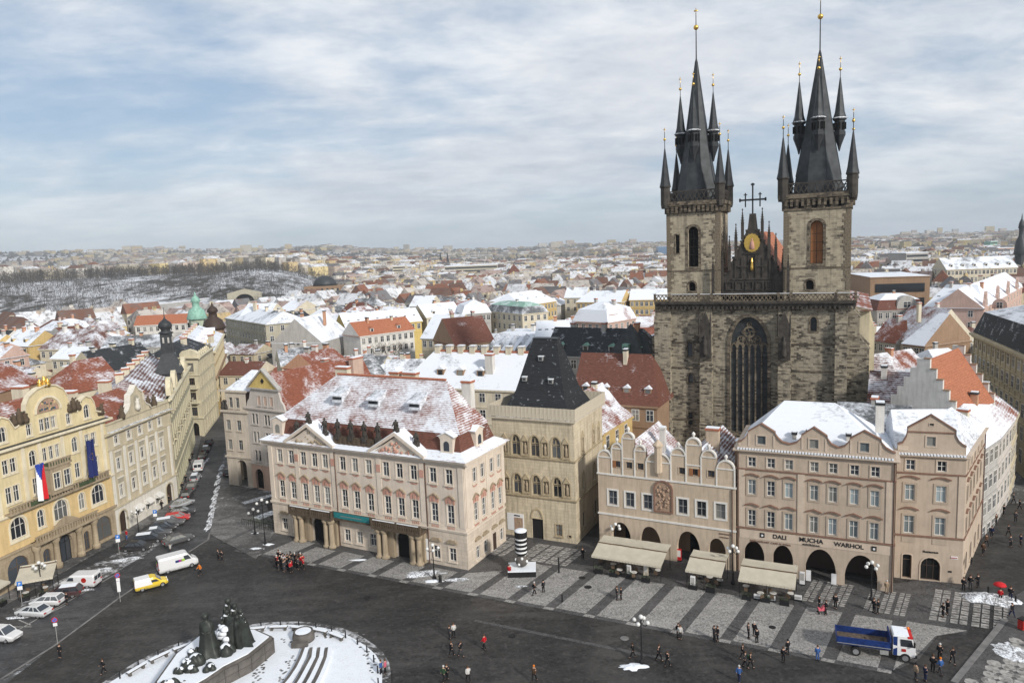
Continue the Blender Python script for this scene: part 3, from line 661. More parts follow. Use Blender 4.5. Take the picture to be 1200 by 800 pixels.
m = MB(); ring(m, [(7.07 + x, 3.2 + q) for x, q in arch_pts(2.1, 1.7, 'pt')], [(7.07 + x*.8, 3.25 + q*.8) for x, q in arch_pts(2.1, 1.7, 'pt')], -.12, 0); m.build('door_arch', 'bell_trim', b.root)
m = b.ebox(0, 2.0, 4.8, -.08, -.0, .9, 3.6); m.build('poster_board', 'sign_white', b.root)
m = b.ebox(0, 3.2, 4.65, -.1, -.08, 1.0, 3.0); pb = m.build('poster', 'relief', b.root)
b.ebox(0, 3.2, 4.2, -.1, -.08, 3.2, 3.4).build('poster_title', 'iron', b.root)
m = MB(); f = b.fr(0)
for i in range(14): t0, t1 = i/14*PI*1.5 - .6, (i+1)/14*PI*1.5 - .6; m.tube(f(3.95 + .35*math.cos(t0), -.12, 2.1 + .4*math.sin(t0)), f(3.95 + .35*math.cos(t1), -.12, 2.1 + .4*math.sin(t1)), .05, n=4)
m.build('poster_motif', 'bell_trim', b.root)
for e in range(4): b.rwall(e, 0, 18.6, 'w_bell', depth=.35)
b.belt([0, 1, 3], 6.45, .3, .25, 'bell_trim', 'belt', [(0, .5, .6), (.5, 1, 1)]); b.belt([0, 1, 3], 12.5, .3, .25, 'bell_trim', 'belt', [(0, .5, .6), (.5, 1, 1)])
m = MB(); ov = .45                       # boarded parapet, each board its own joint
P4 = [Vector((-ov, -ov)), Vector((LB+ov, -ov)), Vector((LB+ov, 13+ov)), Vector((-ov, 13+ov))]
P5 = [Vector((-ov+.3, -ov+.3)), Vector((LB+ov-.3, -ov+.3)), Vector((LB+ov-.3, 13+ov-.3)), Vector((-ov+.3, 13+ov-.3))]
pm = MB(); pm.slab(P4, 18.55, 18.8); par = pm.build('parapet', 'bell_boards', b.root)
for i in range(4):
    A, B = P4[i], P4[(i+1) % 4]; n = int((B-A).length/.62); d = (B-A)/n; nn = Vector((-d.y, d.x)).normalized(); ang = math.atan2(d.y, d.x)
    bm_ = MB().box(.02, d.length-.02, 0, .16, 0, 1.75).mesh('board', 'bell_boards')
    for k in range(n): ob('board', bm_, par, (A.x + d.x*k, A.y + d.y*k, 18.8 + .01*((k*7) % 3)), ang)
    m = MB(); m.add([], []); 
MB().slab(P4, 18.82, 18.9).build('parapet_gutter', 'snow_dirty', par)
m = MB(); m.add([], [])
vs = []
rm = MB(); rb4 = [(1.1, 1.1), (LB-1.1, 1.1), (LB-1.1, 11.9), (1.1, 11.9)]
m1 = MB(); top = [(4.9, 5.8), (8.8, 5.8), (8.8, 7.2), (4.9, 7.2)]
lo = [Vector(q) for q in rb4]; md = [(Vector(a)*.62 + Vector(t)*.38) + (Vector(t)-Vector(a))*.06 for a, t in zip(rb4, top)]
for A, B, z0, z1 in ((lo, md, 18.9, 22.2), (md, [Vector(t) for t in top], 22.2, 30.0)):
    m1.add([(v[0], v[1], z0) for v in A] + [(v[0], v[1], z1) for v in B], [(i, (i+1) % 4, 4 + (i+1) % 4, 4 + i) for i in range(4)])
m1.add([(t[0], t[1], 30.0) for t in top], [(0, 1, 2, 3)])
b.roof = m1.build('roof', 'r_belltower', b.root)
MB().box(4.8, 8.9, 5.7, 7.3, 30.0, 30.14).build('ridge_cap', 'lead', b.roof)
for x, z in ((4.2, 23.7), (8.6, 23.5), (6.6, 26.8)):
    t = (z-22.2)/7.8; y = md[0].y*(1-t) + 5.8*t; m = MB(); m.box(-.35, .35, -.05, .9, 0, .65); o = m.build('dormer', 'frame_gray', b.roof, loc=(x, y-.25, z)); MB().box(-.25, .25, -.08, -.04, .1, .5).build('pane', 'glass', o); MB().box(-.4, .4, -.12, .9, .655, .74).build('snow_ledge', 'snow', o)

# ---- house with the arcaded gables
s0, s1 = G(703, 643), G(862, 669)
su = (s1 - s0).normalized(); sn_ = Vector((-su.y, su.x, 0))
b = Bld('gabled_house', 'beige renaissance house with two rows of white-edged round gables and pointed arcade', [s0, s1, s1 + sn_*16, s0 + sn_*16]); LS = b.L(0); SCH = b
for u in (2.2, 4.75, 7.35, 12.3, 14.85, 17.4): b.win(0, u, 7.05, 1.3, 2.1, 'rect', 2, (.5,), 'frame_gray', 'white_trim', .24, 'glass', .2, False)
for u in (3.0, 4.75, 6.4, 12.3, 13.95, 16.2): b.win(0, u, 12.65, .95, .95, 'rect', 2, (), 'frame_brown', 'w_school', .06, 'glass', .2, False)
for u in (2.55, 13.5, 13.95+.75): b.ebox(0, u-.25, u+.25, -.08, -.02, 12.6, 13.6).build('shutter', 'rust_wood', b.root)
AR = [(3.3, 2.9, 4.5), (7.6, 3.1, 4.5), (13.0, 3.2, 4.6), (16.9, 2.3, 4.2)]
for u, w, h in AR: b.holes[0].append([(u + x, .02 + q) for x, q in arch_pts(w, h, 'pt')])
# gable outline: rounded lobes between posts
edges_u = [.05, 2.15, 3.75, 5.55, 7.2, 10.7, 12.8, 14.85, 16.9, LS-.05]
bases = [14.0, 15.4, 17.0, 15.4, 14.0, 15.3, 16.9, 15.4, 14.0]
outl = [(0, 5.6), (LS, 5.6), (LS, 11.4)]; up = [(0, 11.4)]; lob = MB()
for i in range(9):
    ua, ub = edges_u[i], edges_u[i+1]; zb = bases[i]; r = (ub-ua)/2; rise = r*(1.0 if i != 4 else .75)
    up += [(ua+.001*i, zb)] + [((ua+ub)/2 - r*math.cos(PI*k/10), zb + rise*math.sin(PI*k/10)) for k in range(1, 10)] + [(ub, zb)]
b.wall(0, [(0, 0), (LS, 0), (LS, 5.6), (0, 5.6)], 'w_school', depth=.9)
pts = [(0, 5.6), (LS, 5.6), (LS, 11.4)] + up[::-1]
b.wall(0, pts, 'w_school', depth=.25)
bk = MB()
b.eprism(0, [(0, 11.4), (LS, 11.4)] + up[::-1][:-1], .4, .5, bk); bk.build('gable_back', 'w_school', b.root)
for i in range(9):
    ua, ub = edges_u[i], edges_u[i+1]; zb = bases[i]; r = (ub-ua)/2; rise = r*(1.0 if i != 4 else .75); m = MB(); w = .17
    o_ = [((ua+ub)/2 - r*math.cos(PI*k/10), zb + rise*math.sin(PI*k/10)) for k in range(11)]
    for k in range(10):
        p0, p1 = o_[k], o_[k+1]; cx = (ua+ub)/2
        q0 = (cx + (p0[0]-cx)*(1-w/r), zb + (p0[1]-zb)*(1-w/r)); q1 = (cx + (p1[0]-cx)*(1-w/r), zb + (p1[1]-zb)*(1-w/r))
        b.eprism(0, [q0, q1, p1, p0][::-1], -.12, .52, m)
    b.ebox(0, ua-.08, ua+.1, -.10, 0, 11.6, zb, m); b.ebox(0, ua, ub, -.09, 0, zb-.1, zb+.06, m)
    if i in (2, 6): b.ebox(0, ua, ub, -.09, 0, 14.0, 14.14, m)
    m.build('gable_moulding', 'white_trim', b.root)
    m = MB(); f = b.fr(0)((ua+ub)/2, .2, zb + rise); m.smooth = True; m.lathe([(.18, zb+rise), (.12, zb+rise+.15), (.26, zb+rise+.35), (.22, zb+rise+.55), (.02, zb+rise+.75)], f[0], f[1], 8); m.build('finial', 'white_trim', b.root)
b.ebox(0, LS-.18, LS, -.1, 0, 11.6, 14.0).build('gable_moulding', 'white_trim', b.root)
m = MB(); f = b.fr(0)(8.95, .0, 0); m.lathe([(.05, 11.9), (.55, 12.6), (.55, 16.2), (.75, 16.3), (.75, 16.5), (.1, 17.2)], f[0], f[1], 8); m.build('oriel_turret', 'w_school', b.root)
b.belt([0], 11.4, .22, .14, 'white_trim', 'belt'); b.belt([0], 5.45, .25, .12, 'white_trim', 'belt')
m = MB(); pn = [(9.6 + x, 7.1 + q) for x, q in arch_pts(2.3, 4.2, 'arch')]; b.eprism(0, pn, -.12, 0, m); rl = m.build('relief_panel', 'relief', b.root)
m = MB(); ring(m, inset(pn, -.22), pn, -.25, 0); m.xf = None; m.build('relief_frame', 'east_brown', rl)
m = MB(); random.seed(3); m.smooth = True
for k in range(40): m.ball((9.6 + random.uniform(-.85, .85), -.14, 7.4 + random.uniform(0, 3.2)), random.uniform(.1, .24), 6, 4)
m.build('relief_figures', 'relief', rl)
m = MB(); m.box(0, LS, 4.0, 4.2, 0, 5.4); m.build('arcade_back_wall', 'w_brown', b.root); MB().box(0, LS, .4, 4.0, 5.3, 5.5).build('arcade_ceiling', 'wood_dark', b.root)  # back wall coloured dark to stand in for the shade inside the arcade
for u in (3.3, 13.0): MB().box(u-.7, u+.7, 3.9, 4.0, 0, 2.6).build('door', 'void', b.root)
for e in (1, 2, 3): b.rwall(e, 0, 11.4, 'w_school')
b.roofq(11.3, 'y', 4.5, .1, mat='r_red2', wallmat='w_school', pts=[(0, .5), (8.6, .5), (8.6, 16), (0, 16)]); r1 = b.roof
b.roofq(11.32, 'y', 4.6, .1, mat='r_brown1', wallmat='w_school', pts=[(9.4, .5), (LS, .5), (LS, 16), (9.4, 16)])
b.chimney(7.0, 9, 13.0, 3.4, .8, .8, 'w_white', 'w_white'); b.chimney(15.0, 6.5, 14.5, 3.0, 1.8, 1.0, 'w_school'); b.chimney(19.0, 5.0, 12.0, 4.4, 1.0, 1.6, 'w_brown', 'w_brown')
lettering(b, 0, 18.0, 4.9, 'RISTORANTE', .26, 'east_brown'); lettering(b, 0, 17.9, 4.45, 'CAFFE ITALIA', .2, 'east_brown')
b.pipe(0, LS-.4, 11.3)

# ---- the two salmon plastered houses
e0, e1 = G(864, 668), G(1046, 694)
eu = (e1 - e0).normalized(); en = Vector((-eu.y, eu.x, 0))
b = Bld('arcade_house', 'salmon plastered house with three scrolled gables and black exhibition lettering over arcade', [e0, e1, e1 + en*13, e0 + en*13]); LE = b.L(0)
cE = [1.87, 4.24, 6.42, 9.43, 11.62, 14.05, 16.35]
def hood(b, e, u, z, w, seg=True):
    m = MB(); n = 8; pts = [(u - w/2 + w*k/n, z + (.28*math.sin(PI*k/n) if seg else .35*(1-abs(2*k/n-1)))) for k in range(n+1)]
    m2 = [(p[0], p[1]+.14) for p in pts]
    for k in range(n): b.eprism(e, [pts[k], pts[k+1], m2[k+1], m2[k]], -.26, 0, m)
    m.build('window_hood', 'east_brown', b.root)
for i, u in enumerate(cE):
    pan = 'glass' if i in (0, 5, 6) else 'glass_pale'
    b.win(0, u, 14.55, 1.0, 1.3, 'rect', 2, (.5,), 'frame_white', 'east_trim', .14, 'glass', .16, False)
    b.win(0, u, 10.8, 1.0, 2.0, 'rect', 2, (.66, .33) if i == 1 else (.66,), 'frame_white', 'east_gray', .22, 'glass' if i == 1 else 'glass_pale', .16, False); hood(b, 0, u, 13.25, 1.9)
    b.win(0, u, 6.5, 1.0, 2.2, 'rect', 2, (.66, .33) if i < 2 else (.66,), 'frame_white', 'east_gray', .22, 'glass' if i < 2 else 'glass_pale', .16, False); hood(b, 0, u, 9.2, 1.9, i % 2 == 0)
    b.ebox(0, u-.75, u+.75, -.06, 0, 13.0, 13.2).build('window_panel', 'east_gray', b.root)
AE = [(2.15, 2.6, 4.4), (5.75, 2.5, 4.3), (10.3, 3.6, 4.4), (15.0, 3.7, 4.3)]
for u, w, h in AE: b.holes[0].append([(u + x, .02 + q) for x, q in arch_pts(w, h, 'pt')])
b.rwall(0, 0, 6.2, 'w_east', depth=.9)
gab = [(.05, 16.8), (.05, 17.7), (.5, 17.8), (1.0, 18.3), (1.35, 18.9), (1.35, 19.15), (3.05, 20.3), (4.75, 19.25), (4.75, 19.0), (5.1, 18.5), (5.6, 18.05), (6.5, 17.85), (7.3, 18.1), (7.8, 18.7), (7.85, 19.1), (9.35, 20.25), (10.9, 19.2), (10.95, 18.8), (11.4, 18.2), (12.2, 17.85), (12.9, 18.1), (13.4, 18.7), (13.45, 19.1), (15.1, 20.2), (16.95, 19.2), (17.0, 18.8), (17.5, 18.2), (18.2, 17.8), (LE-.05, 17.7), (LE-.05, 16.8)]
for u in (3.05, 9.35, 15.1): b.win(0, u, 17.6, 1.05, 1.15, 'rect', 1, (), 'frame_gray', 'east_trim', .16, 'glass_pale', .12, False)
b.rwall(0, 6.2, 16.8, 'w_east', depth=.25); b.wall(0, gab[::-1][::-1][::-1], 'w_east', depth=.2)
m = MB(); b.eprism(0, gab[::-1], .35, .45, m); m.build('gable_back', 'w_east', b.root)
m = MB()
for k in range(1, len(gab)-2):
    p, q = gab[k], gab[k+1]; b.eprism(0, [p, q, (q[0], q[1]+.13), (p[0], p[1]+.13)], -.15, .5, m)
m.build('gable_coping', 'east_brown', b.root)
m = MB()
for u in (.3, 1.5, 4.6, 8.0, 10.75, 13.6, 16.85): b.ebox(0, u-.12, u+.12, -.06, 0, 17.3, 18.9 if 1 < u < 17 else 17.7, m)
m.build('gable_pilaster', 'east_trim', b.root)
b.belt([0, 1, 3], 16.55, .3, .5, 'east_trim', 'cornice', [(0, .5, .5), (.5, 1, 1)])
pt = MB().box(-.12, .12, -.55, .05, 0, .16).mesh('eave_tile', 'r_eave')
for k in range(int(LE/.36)): ob('eave_tile', pt, b.root, (.2 + k*.36, 0, 16.88))
b.belt([0, 1, 3], 14.1, .18, .12, 'east_brown', 'belt'); b.belt([0, 1, 3], 6.05, .2, .15, 'east_brown', 'belt')
for u in (.55, 7.9, LE-.55):
    m = b.ebox(0, u-.42, u+.42, -.1, 0, 6.3, 14.1); m.build('pilaster', 'east_trim', b.root)
b.ebox(0, .3, LE-.3, -.05, 0, 4.75, 5.95).build('sign_band', 'east_trim', b.root)
for u, t, sz in ((5.35, 'DALI', .80), (9.15, 'MUCHA', .80), (13.55, 'WARHOL', .78)): lettering(b, 0, u, 5.15 + (.06 if t == 'MUCHA' else 0), t, sz, 'iron', .07)
lettering(b, 0, 9.15, 4.76, 'exhibition', .40, 'iron', .07, spacing=1.25); lettering(b, 0, 4.2, 4.35, 'RESTAURANT CAFE U TYNA', .34, 'east_brown', .04, spacing=1.2)
for u in (3.2, 16.4): m = b.ebox(0, u-.28, u+.28, -.12, -.05, 5.1, 5.7); o = m.build('sign_plate', 'iron', b.root); b.ebox(0, u-.12, u+.12, -.14, -.12, 5.25, 5.5).build('sign_motif', 'sign_white', b.root)
for e in (1, 2, 3): b.rwall(e, 0, 16.8, 'w_east')
m = MB(); m.box(.2, LE-.2, 4.5, 4.7, 0, 5.6); m.build('arcade_back_wall', 'wood_dark', b.root); MB().box(.2, LE-.2, .3, 4.5, 5.4, 5.6).build('arcade_ceiling', 'wood_dark', b.root)  # near-black colour on the back wall paints in the arcade's shade, no real timber
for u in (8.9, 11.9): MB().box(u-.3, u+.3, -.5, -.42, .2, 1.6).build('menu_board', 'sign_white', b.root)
b.roofq(16.75, 'x', 5.4, .1, 5.3, 7.0, 'r_white', 'w_east', pts=[(.1, .5), (LE-.1, .5), (LE-.1, 13), (.1, 13)])
b.pipe(0, .15, 16.5); b.pipe(0, LE-.12, 16.5)
for x, y, z in ((8.6, 2.6, 18.3), (13.3, 2.4, 18.2), (6.9, 2.2, 18.0)): b.chimney(x, y, z, .7, .5, .5, 'w_white', 'slate')
b.chimney(16.9, 6.0, 18.8, 3.6, 1.0, 1.2, 'w_white', 'slate')

f0, f1 = G(1047.5, 676), G(1127, 684); fu = (f1 - f0).normalized(); fn = Vector((-fu.y, fu.x, 0)); f2 = G(1149, 631)
b = Bld('corner_house', 'salmon corner house with one triangular gable beside the lane', [f0, f1, f2, f0 + fn*12]); LF = b.L(0)
for u in (1.55, 5.02):
    b.win(0, u, 14.4, 1.05, 1.35, 'rect', 2, (.5,), 'frame_white', 'east_trim', .16, 'glass', .16, False)
    b.win(0, u, 10.45, 1.15, 2.1, 'rect', 2, (.66,), 'frame_white', 'east_gray', .26, 'glass_pale', .16, False); hood(b, 0, u, 13.3, 2.2)
    b.win(0, u, 6.1, 1.2, 2.35, 'rect', 2, (.66,), 'frame_white', 'east_gray', .26, 'glass_pale', .16, False); hood(b, 0, u, 9.2, 2.1)
    b.ebox(0, u-.8, u+.8, -.06, 0, 4.9, 5.6).build('window_panel', 'east_gray', b.root)
for u in (1.8, 4.6, 7.6, 10.8, 14.0):
    b.win(1, u, 14.3, .9, 1.3, trim='east_trim', pane='glass', sill=False); b.win(1, u, 10.3, .95, 2.0, trim='east_gray', pane='glass_pale', sill=False); b.win(1, u, 6.0, .95, 2.2, trim='east_gray', pane='glass_pale', sill=False)
    hood(b, 1, u, 13.0, 1.6); hood(b, 1, u, 8.9, 1.6)
for u in (2.5, 6.5, 10.5, 14.0): b.win(1, u, 1.0, 1.3, 2.4, 'arch', 2, (.6,), 'frame_brown', 'east_trim', .1)
b.win(0, 1.45, .1, 1.05, 3.2, 'seg', 1, (.75,), 'frame_brown', 'east_trim', .12, 'void', .3, False, name='door')
b.win(0, 4.1, .1, 2.2, 3.0, 'arch', 3, (.62,), 'wood_dark', 'east_trim', .16, 'void', .3, False, name='door')
b.win(0, 3.75, 17.6, 1.0, 1.2, 'rect', 1, (), 'frame_gray', 'east_trim', .16, 'glass_pale', .12, False); b.win(0, 3.75, 20.2, .5, .3, 'rect', 1, (), 'frame_gray', 'east_trim', .05, 'void', .1, False)
b.rwall(0, 0, 16.4, 'w_east', depth=.3)
g2 = [(.05, 16.4), (.05, 17.6), (.6, 17.8), (1.0, 18.6), (1.12, 19.2), (1.12, 19.75), (3.75, 21.5), (6.45, 19.65), (6.45, 19.0), (6.8, 18.3), (7.3, 17.85), (LF-.05, 17.7), (LF-.05, 16.4)]
b.wall(0, g2[::-1], 'w_east', depth=.2); m = MB(); b.eprism(0, g2[::-1], .35, .45, m); m.build('gable_back', 'w_east', b.root)
m = MB()
for k in range(1, len(g2)-2):
    p, q = g2[k], g2[k+1]; b.eprism(0, [p, q, (q[0], q[1]+.14), (p[0], p[1]+.14)], -.15, .5, m)
b.ebox(0, 1.1, 6.4, -.14, 0, 19.3, 19.45, m); m.build('gable_coping', 'east_brown', b.root)
b.ebox(0, .05, 1.25, -.08, 0, 16.9, 17.5).build('gable_pilaster', 'east_trim', b.root)
for e in (1, 2, 3): b.rwall(e, 0, 16.4, 'w_east')
b.belt([0, 1], 16.15, .3, .45, 'east_trim', 'cornice', [(0, .5, .5), (.5, 1, 1)]); b.belt([0, 1], 13.95, .18, .12, 'east_brown', 'belt'); b.belt([0, 1], 5.75, .2, .14, 'east_brown', 'belt')
for k in range(int(LF/.36)): ob('eave_tile', pt, b.root, (.2 + k*.36, 0, 16.48))
m = MB(); b.ebox(0, LF-.75, LF-.05, -.1, 0, 6.0, 13.9, m); m.build('pilaster', 'east_trim', b.root)
b.roofq(16.35, 'x', 4.4, .25, .2, 3.0, 'r_white', 'w_east', pts=[(.1, .5), tuple(b.p[1] + Vector((-.1, .5))), tuple(b.p[2]), tuple(b.p[3])])
lettering(b, 0, 4.1, 3.75, 'Restaurace', .38, 'iron', .06); lettering(b, 0, 6.7, 3.3, 'CELETNA', .17, 'sign_red', .06)
b.ebox(0, 6.35, 7.1, -.05, -.02, 3.2, 3.55).build('sign_plate', 'sign_white', b.root)
b.ebox(0, 6.1, 6.5, -.05, -.0, 1.4, 1.6).build('vent', 'iron', b.root)
b.pipe(1, b.L(1)-.2, 16.0)
o = b.ebox(1, .6, 1.5, -.9, -.75, 2.6, 3.2).build('hanging_sign', 'iron', b.root)
# ================================================================== THE TWIN-TOWERED CHURCH
T = thing('gothic_church', 'blackened gothic church with two spired towers and gold disc on its gable', 'church', (43.36, 132.05, 0), R(-25))
class Frame:      # lets the building kit work on the church front
    pass
CH = Bld.__new__(Bld); CH.root = T; CH.ang = R(-25); CH.p = [Vector((-16.7, 0)), Vector((16.9, 0)), Vector((16.9, 30)), Vector((-16.7, 30))]; CH.n = 4; CH.holes = {}; CH.roof = None
def part(mb, name, mat, parent=None): return mb.build(name, mat, parent or T)
U0 = 16.7      # edge coordinate = u + U0
def cwin(u, z, w, h, style='pt', y=0.0, dpt=.5, frame='church_black', pane='glass', nx=1, nz=(), sur=.3):
    a, p = win_meshes(w, h, style, nx, nz, frame, 'church_dark', sur, pane, dpt, False)
    o = ob('window', a, T, (u, y, z)); ob('pane', p, o); return [(u + x, z + q) for x, q in arch_pts(w, h, style)]
fx = lambda y0: (lambda u, i, z: (u, y0 + i, z))
# lower front
hs = []
WW, WH = 6.5, 21.5
hs.append([(-.35 + x, 8.6 + q) for x, q in arch_pts(WW, WH, 'pt', 12)])
for u, z, w, h in ((-11.0, 22.6, 1.0, 3.0), (-10.9, 17.6, .9, 1.8), (-11.0, 9.5, .8, 2.4), (10.5, 27.6, 1.1, 2.6)): hs.append(cwin(u, z, w, h, 'pt' if z > 12 else 'rect'))
m = MB(); m.holed([(-15.6, 0), (15.6, 0), (15.6, 33), (-15.6, 33)], hs, fx(0), .9); part(m, 'front_wall', 'church')
# the great window: glazing, bars, tracery
w0 = MB(); w0.poly([(-.35 + x, .75, 8.6 + q) for x, q in arch_pts(WW, WH, 'pt', 12)]); gw = part(w0, 'great_window', 'lead')
m = MB()
for k in range(1, 6):
    x = -.35 - WW/2 + WW*k/6; m.box(x-.13, x+.13, .45, .8, 8.6, 25.2 + (1.2 if k in (2, 4) else .3 if k != 3 else 1.6))
m.build('mullion', 'church_dark', gw)
m = MB()
for k in range(11): m.box(-.35-WW/2, -.35+WW/2, .62, .72, 9.6 + k*1.45, 9.7 + k*1.45)
m.build('glazing_bar', 'iron', gw)
m = MB()
for k in range(6):
    x = -.35 - WW/2 + WW*(k+.5)/6; ring(m, [(x + p*1.0, 23.6 + q) for p, q in arch_pts(1.0, 1.7, 'pt')], [(x + p*.7, 23.6 + q*.85) for p, q in arch_pts(1.0, 1.7, 'pt')], .5, .8)
for x, z, r in ((-.35, 27.3, 1.1), (-1.75, 25.9, .75), (1.05, 25.9, .75), (-.35, 25.6, .6), (-1.3, 27.3, .4), (.6, 27.3, .4), (-.35, 28.7, .45), (-2.6, 25.2, .4), (1.9, 25.2, .4)):
    ring(m, [(x + p, z - r + q) for p, q in arch_pts(2*r, 2*r, 'round')], [(x + p*.72, z - r*.72 + q*.72) for p, q in arch_pts(2*r, 2*r, 'round')], .5, .8)
    for a in range(4): t = a*PI/2 + .4; m.tube((x + r*.75*math.cos(t), .65, z + r*.75*math.sin(t)), (x, .65, z), .08, n=4)
m.build('tracery', 'church_dark', gw)
m = MB(); o1 = [(-.35 + x, 8.6 + q) for x, q in arch_pts(WW, WH, 'pt', 12)]; ring(m, inset(o1, -.55), o1, -.25, .35); m.build('window_arch', 'church_dark', gw)
# buttresses on the front with set-offs, light ashlar quoins
for (ua, ub, pr) in ((-17.4, -14.4, 1.7), (-9.0, -6.8, 1.3), (4.75, 6.85, 1.3), (14.0, 15.95, 1.5)):
    m = MB()
    for z0, z1, d in ((0, 10.5, pr+.5), (10.5, 20.5, pr+.1), (20.5, 29.5, pr-.4)):
        m.box(ua, ub, -d, .05, z0, z1-.35); m.add([(ua, -d-.12, z1-.35), (ub, -d-.12, z1-.35), (ub, -d-.12, z1-.2), (ua, -d-.12, z1-.2), (ua, .05, z1+.15), (ub, .05, z1+.15)], [(0, 1, 2, 3), (3, 2, 5, 4), (0, 3, 4), (1, 5, 2)])
    m.box(ua, ub, -.5, .05, 29.5, 32.9); part(m, 'buttress', 'church')
for u in (-7.9, 5.8):      # canopied niches on the middle buttresses
    m = MB(); m.box(u-1.0, u+1.0, -1.75, -.9, 22.6, 28.2); m.prism([(u-1.1, 28.2), (u+1.1, 28.2), (u, 31.2)], -1.8, -.8)
    for d in (-1, 1): m.lathe([(.16, 27), (.14, 30), (.02, 31.2)], u+d, -1.7, 4)
    n_ = part(m, 'niche_canopy', 'church_black'); s = MB(); s.smooth = True; s.lathe([(.4, 23.2), (.5, 23.6), (.35, 25), (.42, 25.9), (.16, 26.2), (.2, 26.7), (.03, 26.9)], u, -1.85, 8); s.build('statue', 'church_black', n_)
for z in (10.4, 20.4, 27.4 - 2.2): 
    m = MB(); m.box(-15.6, -9.0, -.18, .02, z, z+.25); m.box(6.85, 15.6, -.18, .02, z, z+.25); part(m, 'string_course', 'church_dark')
# gallery with lattice balustrade
m = MB(); m.box(-17.3, 17.3, -1.3, .3, 32.6, 33.05); m.box(-17.2, 17.2, -.9, .3, 32.1, 32.6)
for k in range(46): x = -17 + k*.75; m.box(x, x+.35, -1.1, .2, 31.6, 32.1)
gal = part(m, 'gallery', 'church_black')
lat = MB(); lat.box(-17.3, 17.3, -1.3, -1.1, 33.05, 33.2); lat.box(-17.3, 17.3, -1.35, -1.05, 34.2, 34.4)
x = -17.2
while x < 17.1:
    lat.tube((x, -1.2, 33.2), (x+.7, -1.2, 34.2), .1, n=4); lat.tube((x+.7, -1.2, 33.2), (x, -1.2, 34.2), .1, n=4); x += .7
for x in (-17.2, -14.4, -9.0, -6.7, 4.8, 6.9, 14.1, 17.1): lat.box(x-.2, x+.2, -1.4, -1.0, 33.05, 34.55)
lat.build('balustrade', 'church_dark', gal); MB().box(-17.2, 17.2, -1.33, -1.07, 34.402, 34.47).build('snow_ledge', 'snow', gal)
